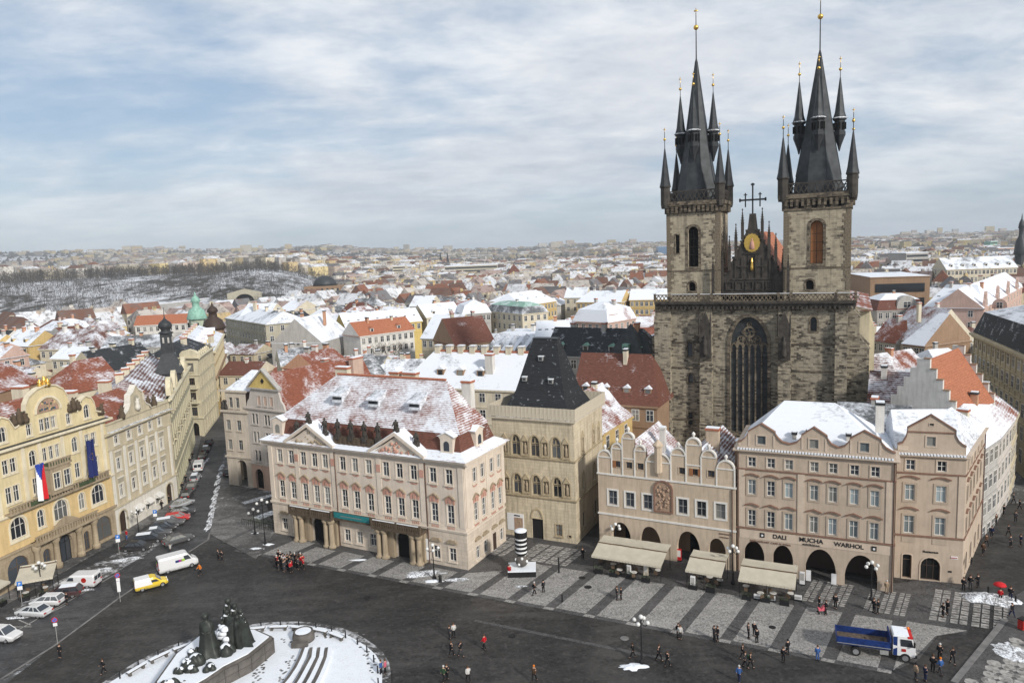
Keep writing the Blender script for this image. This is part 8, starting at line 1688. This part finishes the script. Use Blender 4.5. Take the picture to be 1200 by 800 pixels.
for i, (px, py) in enumerate(((1182, 628), (1184, 641), (1162, 630), (1156, 640), (1176, 604), (1190, 612), (1174, 596), (1167, 615), (1195, 598), (1188, 590), (1196, 640), (1152, 650))): cl = ('black', 'dark grey', 'navy', 'brown')[i % 4]; ps = ('walk', 'stand', 'stride')[i % 3]; person(px, py, random.uniform(0, 6), ps, cl, f"pedestrian in {cl} coat {dict(walk='walking', stand='standing', stride='striding')[ps]} in the lane of the corner house", group='pedestrians in the lane')
for i, (px, py) in enumerate(((190, 597), (214, 575), (218, 566), (223, 545), (226, 538))): person(px, py, 1.4, 'walk', 'black', 'pedestrian in dark coat on the pavement beside the kerbside cars', group='pedestrians up the street')
c = G(1171, 703); t = thing('umbrella', 'open red umbrella over a person at the snow heap', 'umbrella', (c.x, c.y, .06)); m = MB(); m.smooth = True; m.lathe([(.72, 1.85), (.6, 2.02), (.35, 2.16), (.02, 2.22)], 0, 0, 10); m.build('canopy', 'flag_red', t); MB().tube((0, 0, 1.0), (0, 0, 2.25), .02, n=5).build('shaft', 'iron', t)
c = G(963, 719); t = thing('pushchair', 'pink pushchair on the latticed paving', 'pushchair', (c.x, c.y, .06), 3.0); MB().prism([(-.35, .45), (.35, .4), (.45, .75), (.1, .6), (-.2, 1.0), (-.4, .95)], -.22, .22).build('seat', 'plastic_pink', t)
for x in (-.35, .4): 
    for y in (-.25, .25): m = MB(); m.lathe([(.13, -.02), (.13, .02)], 0, 0, 10); me = m.mesh('wheel', 'rubber'); me.transform(Matrix.Rotation(PI/2, 4, 'X')); ob('wheel', me, t, (x, y, .13))
MB().tube((-.3, -.2, .5), (-.65, -.2, 1.05), .02, n=5).tube((-.3, .2, .5), (-.65, .2, 1.05), .02, n=5).tube((-.65, -.2, 1.05), (-.65, .2, 1.05), .02, n=5).tube((.4, 0, .13), (-.35, 0, .5), .02, n=5).build('frame', 'iron', t)
c = G(1198, 738); t = thing('red_kiosk', 'red cabinet at the corner pavement edge', 'cabinet', (c.x, c.y, .1), .4); MB().box(-.4, .4, -.3, .3, .1, 1.2).build('body', 'lamp_red', t); MB().box(-.45, .45, -.35, .35, 1.2, 1.3).build('roof', 'iron', t); MB().box(-.3, .3, -.33, -.3, .3, 1.0).build('door', 'sign_red', t)
# ================================================================== HILLS, FAR CITY, TREES, HAZE
def hyx(x): return HY - math.tan(R(ROLL))*(x - 600)
SKYL = [(-100, 301), (0, 300), (60, 299), (110, 297), (200, 295), (300, 295), (330, 293), (370, 290.5), (395, 289), (430, 291), (480, 292), (560, 292), (620, 291), (640, 289), (700, 286), (780, 284), (900, 283), (1000, 282), (1040, 278), (1060, 275.5), (1100, 273.5), (1150, 274), (1200, 271), (1300, 270)]
def lerp(t, x):
    for (a, b), (c, d) in zip(t, t[1:]):
        if x <= c: return b + (d-b)*max(0, (x-a))/(c-a)
    return t[-1][1]
def sst(a, b, x): t = min(1, max(0, (x-a)/(b-a))); return t*t*(3-2*t)
def terr(x, y):
    D = math.hypot(x, y); px = 600 + FPX*x/max(y, 1)*1.0; az = math.degrees(math.atan2(x, y))
    far = EYE + (hyx(px) - lerp(SKYL, px))/FPX*5200; far = max(far - 6, 20)
    let = 29*sst(700, 1010, D)*(1 - sst(-19, -12, az)) + 20*sst(900, 1500, D)*(sst(-22, -14, az) - sst(-10, -2, az))
    low = 8*sst(1200, 3000, D)*(1 + .5*math.sin(x*.004 + y*.002))
    k = sst(2300, 5200, D); z = max(let, low)*(1-k) + far*k
    return z - .25 - (0 if k < .01 else 4*k*math.sin(x*.0031)*math.sin(y*.0023))
azs = [-48 + i*.75 for i in range(129)]; Ds = [560, 640, 700, 730, 760, 800, 840, 880, 920, 960, 1000, 1050, 1120, 1250, 1400, 1600, 1850, 2100, 2400, 2700, 3000, 3400, 3800, 4200, 4600, 5000, 5300, 5700, 6500, 8000]
m = MB(); m.smooth = True; vs = []
for D in Ds:
    for a in azs: x, y = D*math.sin(R(a)), D*math.cos(R(a)); vs.append((x, y, terr(x, y) - (.25 if D < 700 else 0)))
n = len(azs); m.add(vs, [(j*n+i, j*n+i+1, (j+1)*n+i+1, (j+1)*n+i) for j in range(len(Ds)-1) for i in range(n-1)])
g = NG('hill'); p = g.n('ShaderNodeNewGeometry').outputs['Position']; a = g.noise(p, .012, 7, .7, .5); b_ = g.noise(g.map(p, (1, .5, 1)), .11, 6, .75); c_ = g.noise(p, .0016, 4, .6)
t_ = g.math('ADD', g.math('MULTIPLY', a, .45), g.math('ADD', g.math('MULTIPLY', b_, .45), g.math('MULTIPLY', c_, .3)))
g.done(g.mix(g.rng(t_, .55, .64), (.05, .046, .04), (.58, .59, .62)), .9); struct('hills', m, 'hill')

# ---- individual houses filling the roofscape
HERO = [(50, 150, 36), (60, 108, 30), (20, 105, 18), (-15, 112, 26), (3, 112, 14), (-78, 105, 18), (-75, 128, 16), (-88, 158, 26), (-95, 195, 22), (-100, 235, 20), (-50, 148, 20), (80, 115, 24), (100, 140, 22)]
STREET = [G(246, 624).xy, G(258, 560).xy, G(262, 520).xy, G(270, 470).xy, G(284, 440).xy, G(262, 425).xy]
WALLS = ['w_cream', 'w_white', 'w_ochre', 'w_gray', 'w_pink', 'w_yellow', 'w_m2', 'w_m4', 'w_k1', 'w_green', 'w_cream', 'w_white', 'w_cream']
ROOFS = [('r_red2', 'snow-streaked red roof'), ('r_red3', 'snowed-over tiled roof'), ('r_white', 'smooth white roof'), ('r_white2', 'white specked roof'), ('r_red1', 'half bare red roof'), ('r_slate3', 'snowy slate roof'), ('r_gray2', 'grey metal roof'), ('r_slate1', 'dark slate roof'), ('r_red3', 'snowed-over tiled roof'), ('r_red0', 'bare red roof'), ('r_brown1', 'brown snow-jointed roof')]
WN = {'w_cream': 'cream', 'w_white': 'white', 'w_ochre': 'ochre', 'w_gray': 'grey', 'w_pink': 'pink', 'w_yellow': 'yellow', 'w_m2': 'beige', 'w_m4': 'pale yellow', 'w_k1': 'light grey', 'w_green': 'grey-green'}
random.seed(21); cand = []
y = 150
while y < 640:
    step = 13.5 + (y-150)*.014; x = -.82*y
    while x < .86*y:
        cx, cy = x + random.uniform(-4, 4), y + random.uniform(-4, 4); x += step
        D = math.hypot(cx, cy); px, py = PROJ((cx, cy, 16))
        if px < -40 or px > 1240 or D > (660 if cx > -.22*cy else 460 if cx < -.3*cy else 540): continue
        w, dp = random.uniform(8, 18), random.uniform(8, 12); r = (w+dp)/4
        if any((cx-a)**2 + (cy-b_)**2 < (q*.86+r*.9)**2 for a, b_, q in FOOT): continue
        if any((cx-a)**2 + (cy-b_)**2 < (q+r*.6)**2 for a, b_, q in HERO): continue
        if any((Vector((cx, cy)) - s).length < 13 for s in STREET): continue
        cand.append((D, cx, cy, w, dp))
    y += step*.85
HAND = list(SCR); cand.sort(); IND = cand[:225]; REST = cand[225:]
def district(x, y): return R(-26 + 12*math.sin(x*.008+1) + 10*math.sin(y*.011))
for i, (D, cx, cy, w, dp) in enumerate(IND):
    ang = district(cx, cy) + random.choice((0, 0, PI/2))*1.0; h = random.uniform(11.5, 18.5) * (1 if D < 260 else 1.05); wl = random.choice(WALLS); rf, rn = random.choice(ROOFS)
    if ang > PI/4: ang -= PI
    u = Vector((math.cos(ang), math.sin(ang))); nn = Vector((-u.y, u.x)); a = Vector((cx, cy)) - u*w/2 - nn*dp/2; kind = random.choice(('x', 'x', 'x', 'y', 'mansard')); hp = random.choice(((0, 0), (0, 0), (3, 3)))
    where = ('near roofs' if D < 260 else 'middle roofs' if D < 420 else 'far roofs') + (' left of palace' if cx < -.28*cy else ' beyond the palace' if cx < .2*cy else ' right of church')
    near = D < 400; rs = random.uniform(2.5, 5.0); half = (w+dp)/2*FPX/D*.75; px, _ = PROJ((cx, cy, h))
    for x0, x1, ye, Dh, wh in HAND:
        if Dh > D and x0-half < px < x1+half: h = min(h, ZH((cx, cy), ye + wh*.45) - rs*.8)
    if h < 6.5: continue
    nch = random.choice((1, 2, 2, 3)); house('town_house', f"{WN[wl]} {dict(x='gabled', y='gable-fronted', mansard='mansard')[kind] if hp[0] == 0 or kind == 'mansard' else 'hipped'} house, {rn}, {('one chimney', 'two chimneys', 'three chimneys')[nch-1]}, {where}", a, a + u*w, h, dp, kind, rs, rf, wl, 2 if near else 0, int(w/3.2) if near else 0, 2 if D < 300 else 0, hp, chim=nch, dorm=random.choice((0, 0, 2, 3)) if D < 320 else 0, belts=D < 260, group='houses of the old town roofscape', world=True, drf=rf)

# ---- the rest of the town as one mass, on the rising ground
def lin(c): return c
WC = [(.66, .59, .44), (.66, .63, .57), (.60, .46, .24), (.44, .42, .39), (.55, .45, .37), (.64, .52, .26), (.52, .48, .40), (.34, .32, .29), (.66, .59, .44)]; RC = [(.70, .72, .75), (.62, .64, .67), (.22, .09, .055), (.40, .30, .27), (.16, .16, .17), (.66, .68, .71), (.09, .09, .10), (.5, .46, .42), (.14, .07, .05)]
m = MB(); random.seed(31)
def far_house(x, y, w, dp, h, ang, rise=4.0, flat=False):
    z = max(0, terr(x, y)) - 1; u = Vector((math.cos(ang), math.sin(ang))); v = Vector((-u.y, u.x)); c = Vector((x, y))
    q = [c - u*w/2 - v*dp/2, c + u*w/2 - v*dp/2, c + u*w/2 + v*dp/2, c - u*w/2 + v*dp/2]
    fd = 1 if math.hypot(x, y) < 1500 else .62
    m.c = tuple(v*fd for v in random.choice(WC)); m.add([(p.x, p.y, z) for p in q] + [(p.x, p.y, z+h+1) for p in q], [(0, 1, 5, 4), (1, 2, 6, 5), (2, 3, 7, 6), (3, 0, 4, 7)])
    # storey bands of windows
    for f in range(int(h/3.6)):
        zz = z + h - 2.0 - f*3.6; k = max(2, int(w/3.5)) if math.hypot(x, y) < 900 else 0
        for j in range(k): a = q[0] + (q[1]-q[0])*((j+.3)/k) - v*.06; b2 = q[0] + (q[1]-q[0])*((j+.7)/k) - v*.06; cc = m.c; m.c = (.04, .045, .05); m.add([(a.x, a.y, zz), (b2.x, b2.y, zz), (b2.x, b2.y, zz+1.8), (a.x, a.y, zz+1.8)], [(0, 1, 2, 3)]); m.c = cc
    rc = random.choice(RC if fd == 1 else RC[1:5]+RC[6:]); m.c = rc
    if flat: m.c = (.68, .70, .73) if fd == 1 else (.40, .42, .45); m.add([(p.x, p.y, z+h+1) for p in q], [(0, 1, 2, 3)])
    else:
        r0, r1 = (q[0]+q[3])/2, (q[1]+q[2])/2; m.add([(p.x, p.y, z+h+1) for p in q] + [(r0.x, r0.y, z+h+1+rise), (r1.x, r1.y, z+h+1+rise)], [(0, 1, 5, 4), (2, 3, 4, 5), (1, 2, 5), (3, 0, 4)])
    if random.random() < .5: p = c + u*random.uniform(-w*.3, w*.3); m.c = random.choice(WC); m.box(p.x-.7, p.x+.7, p.y-.7, p.y+.7, z+h+rise*.6, z+h+rise+2.2)
for D, cx, cy, w, dp in REST: far_house(cx, cy, w, dp, random.uniform(13, 19), district(cx, cy) + random.choice((0, PI/2)), random.uniform(3.5, 6))
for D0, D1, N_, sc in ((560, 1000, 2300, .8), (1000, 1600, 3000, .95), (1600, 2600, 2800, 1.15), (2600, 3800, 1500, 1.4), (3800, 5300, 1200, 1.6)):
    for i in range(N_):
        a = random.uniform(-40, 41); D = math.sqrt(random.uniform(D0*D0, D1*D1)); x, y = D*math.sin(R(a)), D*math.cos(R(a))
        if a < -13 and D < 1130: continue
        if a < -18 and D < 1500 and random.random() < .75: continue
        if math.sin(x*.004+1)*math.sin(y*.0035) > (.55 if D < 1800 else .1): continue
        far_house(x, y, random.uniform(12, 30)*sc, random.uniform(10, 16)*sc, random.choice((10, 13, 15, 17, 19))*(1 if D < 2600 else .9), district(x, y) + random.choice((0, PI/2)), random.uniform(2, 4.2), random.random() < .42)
random.seed(77)
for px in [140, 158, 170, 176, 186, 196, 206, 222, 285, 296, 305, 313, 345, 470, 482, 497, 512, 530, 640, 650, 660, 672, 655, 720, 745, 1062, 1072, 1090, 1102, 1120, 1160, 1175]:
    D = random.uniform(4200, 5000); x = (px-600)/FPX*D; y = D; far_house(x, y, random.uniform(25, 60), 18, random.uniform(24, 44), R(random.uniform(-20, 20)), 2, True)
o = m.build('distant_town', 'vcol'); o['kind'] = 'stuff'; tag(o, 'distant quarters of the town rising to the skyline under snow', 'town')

# ---- named landmarks of the roofscape
def copper_tower(px, py, zb, hgt, r, label, D, name='church_tower', wall='w_green', cap='copper'):
    d = ray(px, py); k = D/d.y; p = EYEP + d*k; zt = p.z; t = thing(name, label, 'tower', (p.x, p.y, 0))
    MB().lathe([(r, 0), (r, zt-hgt*.62)], 0, 0, 8, PI/8).build('shaft', wall, t); z = zt-hgt*.62; m = MB(); m.smooth = True
    m.lathe([(r*1.2, z), (r*1.25, z+.4), (r*1.1, z+hgt*.1), (r*.95, z+hgt*.2), (r*.45, z+hgt*.28), (r*.42, z+hgt*.38), (r*.6, z+hgt*.40), (r*.5, z+hgt*.47), (r*.14, z+hgt*.54), (.1, z+hgt*.62)], 0, 0, 12); m.build('dome', cap, t)
    for k in range(4): a = k*PI/2 + .4; MB().cbox(r*math.cos(a)*.96, r*math.sin(a)*.96, z-2.5, .9, .9, 2.4).build('window', 'void', t)
copper_tower(228, 342, 0, 18, 3.2, 'green copper domed church tower above the street roofs', 300)
copper_tower(248, 354, 0, 16, 3.4, 'dark spired turret behind the green copper tower', 270, wall='w_brown', cap='wood_dark')
copper_tower(1198, 250, 0, 46, 3.4, 'dark green spired tower at the right edge of the roofscape', 520, wall='lead', cap='lead')
def dome_hall(px, py, D, r, label, mat='copper', wall='w_brown'):
    d = ray(px, py); p = EYEP + d*(D/d.y); z = p.z; t = thing('domed_hall', label, 'building', (p.x, p.y, 0)); MB().box(-r*1.5, r*1.5, -r, r, 0, z-r*.9).build('wall', wall, t); m = MB(); m.smooth = True; m.lathe([(r, z-r*.9)] + [(r*math.cos(PI/2*k/6), z-r*.9 + r*.85*math.sin(PI/2*k/6)) for k in range(1, 7)], 0, 0, 16); m.build('dome', mat, t); MB().tube((0, 0, z-.4), (0, 0, z+8), .3, .1, 5).build('spike', 'slate', t)
    for k in range(7): MB().box(-.8, .8, -.1, 0, 0, 3).build('window', 'glass', t, loc=(-r*1.3 + k*r*.43, -r, z-r*.9-5))
dome_hall(380, 322, 620, 10, 'domed hall with a dark greenish cupola below the wooded hill', 'lead'); dome_hall(640, 306, 1500, 40, 'dark barrel-roofed hall in the distance', 'slate', 'w_gray'); dome_hall(701, 309, 1500, 26, 'smaller dark domed hall in the distance', 'slate', 'w_gray')
def box_block(px0, px1, pyt, D, label, mat, depth=20, name='office_slab', wm='glass'):
    a, c = ray(px0, pyt), ray(px1, pyt); p = EYEP + a*(D/a.y); q = EYEP + c*(D/c.y); w = (q.xy-p.xy).length; t = thing(name, label, 'building', (p.x, p.y, 0), math.atan2(q.y-p.y, q.x-p.x)); z = p.z; MB().box(0, w, 0, depth, -2, z).build('wall', mat, t); MB().box(-.3, w+.3, -.3, depth+.3, z, z+.6).build('roof', 'snow', t)
    for k in range(max(1, int((z-4)/4))): 
        if z-3.2-k*4 > 4 and k < 6: MB().box(.6, w-.6, -.12, 0, z-3.2-k*4, z-1.4-k*4).build('window_band', wm, t)
box_block(521, 583, 312.5, 900, 'broad concrete office slab on the skyline of the old town', 'w_pale', 40); box_block(513, 533, 321, 820, 'grey glazed block beside the concrete slab', 'w_gray', 30); box_block(1161, 1169, 283, 1100, 'green glazed tower block in the distance', 'copper', 15); box_block(1170, 1192, 291, 900, 'dark red framed block next to the green tower', 'w_salmon', 20); box_block(771, 783, 289, 2200, 'blue glass block left of the church tower', 'glass_blue', 30, wm='glass_blue'); box_block(1062, 1088, 297, 640, 'white topped store block right of the church', 'w_gray', 30); box_block(460, 475, 312, 1050, 'grey block with a red roof line at the edge of the park', 'w_cream', 20); box_block(1102, 1107, 276, 2600, 'grey tower block on the right skyline', 'w_gray', 20)
def twin(px, py, D):
    d = ray(px, py); p = EYEP + d*(D/d.y); t = thing('distant_church', 'small twin-spired dark church far behind the roofs', 'church', (p.x, p.y, 0)); z = p.z
    MB().box(-12, 12, 0, 40, 0, z-36).build('nave', 'w_gray', t)
    for x in (-7, 7): MB().lathe([(4.5, 0), (4.5, z-28), (4.0, z-27), (.2, z)], x, 0, 6).build('spire', 'slate', t)
twin(520, 295, 1500)
def pyr(px, py, D):
    d = ray(px, py); p = EYEP + d*(D/d.y); t = thing('gate_tower', 'dark square tower with red pyramid roof in the far roofscape', 'tower', (p.x, p.y, 0)); z = p.z; MB().box(-8, 8, -8, 8, 0, z-12).build('wall', 'w_brown', t); m = MB(); m.add([(-9, -9, z-12), (9, -9, z-12), (9, 9, z-12), (-9, 9, z-12), (0, 0, z)], [(0, 1, 4), (1, 2, 4), (2, 3, 4), (3, 0, 4), (3, 2, 1, 0)]); m.build('roof', 'r_red0', t)
pyr(602, 309, 820)
# embankment wall below the hill with its tunnel arch, and the metronome podium
def emb():
    a, c = G(175, 362, 4), G(290, 345, 6); t = thing('embankment', 'long retaining wall road climbing below the wooded hill', 'wall', (a.x, a.y, 0)); m = MB(); d = c-a; L = d.length; MB().box(0, L, 0, 8, -2, 7).build('wall', 'w_gray', t, rz=math.atan2(d.y, d.x)); MB().box(0, L, 0, 1.0, 7, 7.5).build('parapet', 'snow', t, rz=math.atan2(d.y, d.x))
emb()
d = ray(286, 343); p = EYEP + d*(720/d.y); t = thing('tunnel_portal', 'pale tunnel portal with dark arch at the foot of the hill', 'tunnel', (p.x, p.y, 0), R(10)); MB().prism([(-16, 0), (-16, 12), (0, 16), (16, 12), (16, 0), (9, 0)] + [(9*math.cos(PI*k/10), 4 + 7*math.sin(PI*k/10)) for k in range(11)] + [(-9, 0)], 0, 4).build('portal', 'w_pale', t); MB().box(-9.5, 9.5, 2, 3, 0, 11.5).build('tunnel_mouth', 'void', t)
for px0, px1, py, D, lb in ((160, 198, 341.5, 850, 'dark terrace wall on the wooded slope'), (33, 62, 348.5, 800, 'short dark retaining wall on the wooded slope'), (270, 300, 338, 850, 'long dark terrace wall right on the wooded slope')):
    a, c = ray(px0, py), ray(px1, py); p = EYEP + a*(D/a.y); q = EYEP + c*(D/c.y); t = thing('terrace_wall', lb, 'wall', (p.x, p.y, 0), math.atan2(q.y-p.y, q.x-p.x)); w = (q-p).length; MB().box(0, w, 0, 10, p.z-3, p.z).build('wall', 'w_brown', t); MB().box(0, w, 0, 10, p.z+.01, p.z+.6).build('snow_cover', 'snow', t)

# ---- bare winter woods on the slope and along the ridge (one mass)
m = MB(); random.seed(5)
def tuft(x, y, z, h, n, wd):
    for k in range(n):
        t = random.random(); r = wd*math.sqrt(random.random())*(.35 + .65*math.sin(PI*min(1, .25+t*.75))); a = random.uniform(0, 2*PI); c = Vector((x + r*math.cos(a), y + r*math.sin(a), z + h*(.2 + .8*t))); v = Vector((random.uniform(-.5, .5), random.uniform(-.5, .5), 1))*h*random.uniform(.08, .2); s = Vector((random.uniform(-1, 1), random.uniform(-1, 1), random.uniform(-.2, .2)))*h*.022
        m.tri(c-s-v*.5, c+s-v*.5, c+v)
    m.tri((x-.18, y, z-1), (x+.18, y, z-1), (x, y, z+h*.7))
for i in range(7500):
    a = random.uniform(-42, -11); D = random.uniform(725, 1010) if i % 5 else random.uniform(1000, 1080)
    x, y = D*math.sin(R(a)), D*math.cos(R(a))
    if D < 1000 and math.sin(x*.02 + 1.3)*math.sin(y*.025 + x*.01) > .35: continue
    if a > -17 and random.random() < .5: continue
    tuft(x, y, terr(x, y), random.uniform(4, 10) + (4 if D > 1000 else 0), 14 if D < 1000 else 24, random.uniform(2.5, 4.5))
for i in range(900):
    a = random.uniform(-19, -6); D = random.uniform(1180, 1700); x, y = D*math.sin(R(a)), D*math.cos(R(a)); tuft(x, y, terr(x, y), random.uniform(11, 18), 20, 5)
for i in range(4200):
    a = random.uniform(-40, 40); D = random.uniform(1900, 5300); x, y = D*math.sin(R(a)), D*math.cos(R(a)); m.tri((x-14, y, terr(x, y)-1), (x+14, y, terr(x, y)-1), (x+random.uniform(-8, 8), y, terr(x, y)+random.uniform(8, 16)))
o = m.build('bare_woods', 'wintertwig'); o['kind'] = 'stuff'; tag(o, 'leafless winter woods on the snowy hillside', 'woods')
# ---- single bare trees in the courtyards
def bare_tree(px, py, zt, h, label, wd=5):
    g_ = G(px, py, zt); t = thing('bare_tree', label, 'tree', (g_.x, g_.y, 0), 0, 'bare courtyard trees'); random.seed(int(px)); tr = MB(); tr.tube((0, 0, 0), (0, 0, zt*.6), .35, .25, 7); cr = MB()
    def br(p, v, l, r, d):
        q = p + v*l; (tr if d < 2 else cr).tube(p, q, r, r*.6, 4 if d else 6)
        if d < 5:
            for k in range(3 if d < 4 else 4): w = (v + Vector((random.uniform(-1, 1), random.uniform(-1, 1), random.uniform(-.25, .8)))*.75).normalized(); br(q, w, l*random.uniform(.6, .85), r*.58, d+1)
    for k in range(4): a = k*PI/2 + random.random(); br(Vector((0, 0, zt*.58)), Vector((math.cos(a)*.7, math.sin(a)*.7, .7)).normalized(), h*.3, .2, 1)
    tr.build('trunk', 'bark', t); cr.build('crown', 'bark', t)
bare_tree(430, 408, 12, 10, 'wide bare tree in front of the orange roofed house'); bare_tree(455, 410, 12, 10, 'bare tree beside the white dormered house'); bare_tree(404, 410, 11, 9, 'bare tree right of the cream house with red eaves'); bare_tree(716, 384, 13, 10, 'bare tree in front of the ochre palace block'); bare_tree(1080, 392, 11, 6, 'small bare tree in the courtyard behind the church')

# ---- air
me = MB().box(-9100, 9100, -400, 12100, -2.5, 190); hm = bpy.data.materials.new('air'); hm.use_nodes = True; ht = hm.node_tree; ht.nodes.clear(); ou = ht.nodes.new('ShaderNodeOutputMaterial'); pv_ = ht.nodes.new('ShaderNodeVolumePrincipled'); pv_.inputs['Color'].default_value = (.86, .93, 1.0, 1); pv_.inputs['Density'].default_value = 1.05e-4; pv_.inputs['Anisotropy'].default_value = .0; ht.links.new(pv_.outputs[0], ou.inputs['Volume'])
MAT['air'] = hm; o = me.build('haze', 'air'); o['kind'] = 'stuff'; tag(o, 'pale winter haze over the town', 'haze')
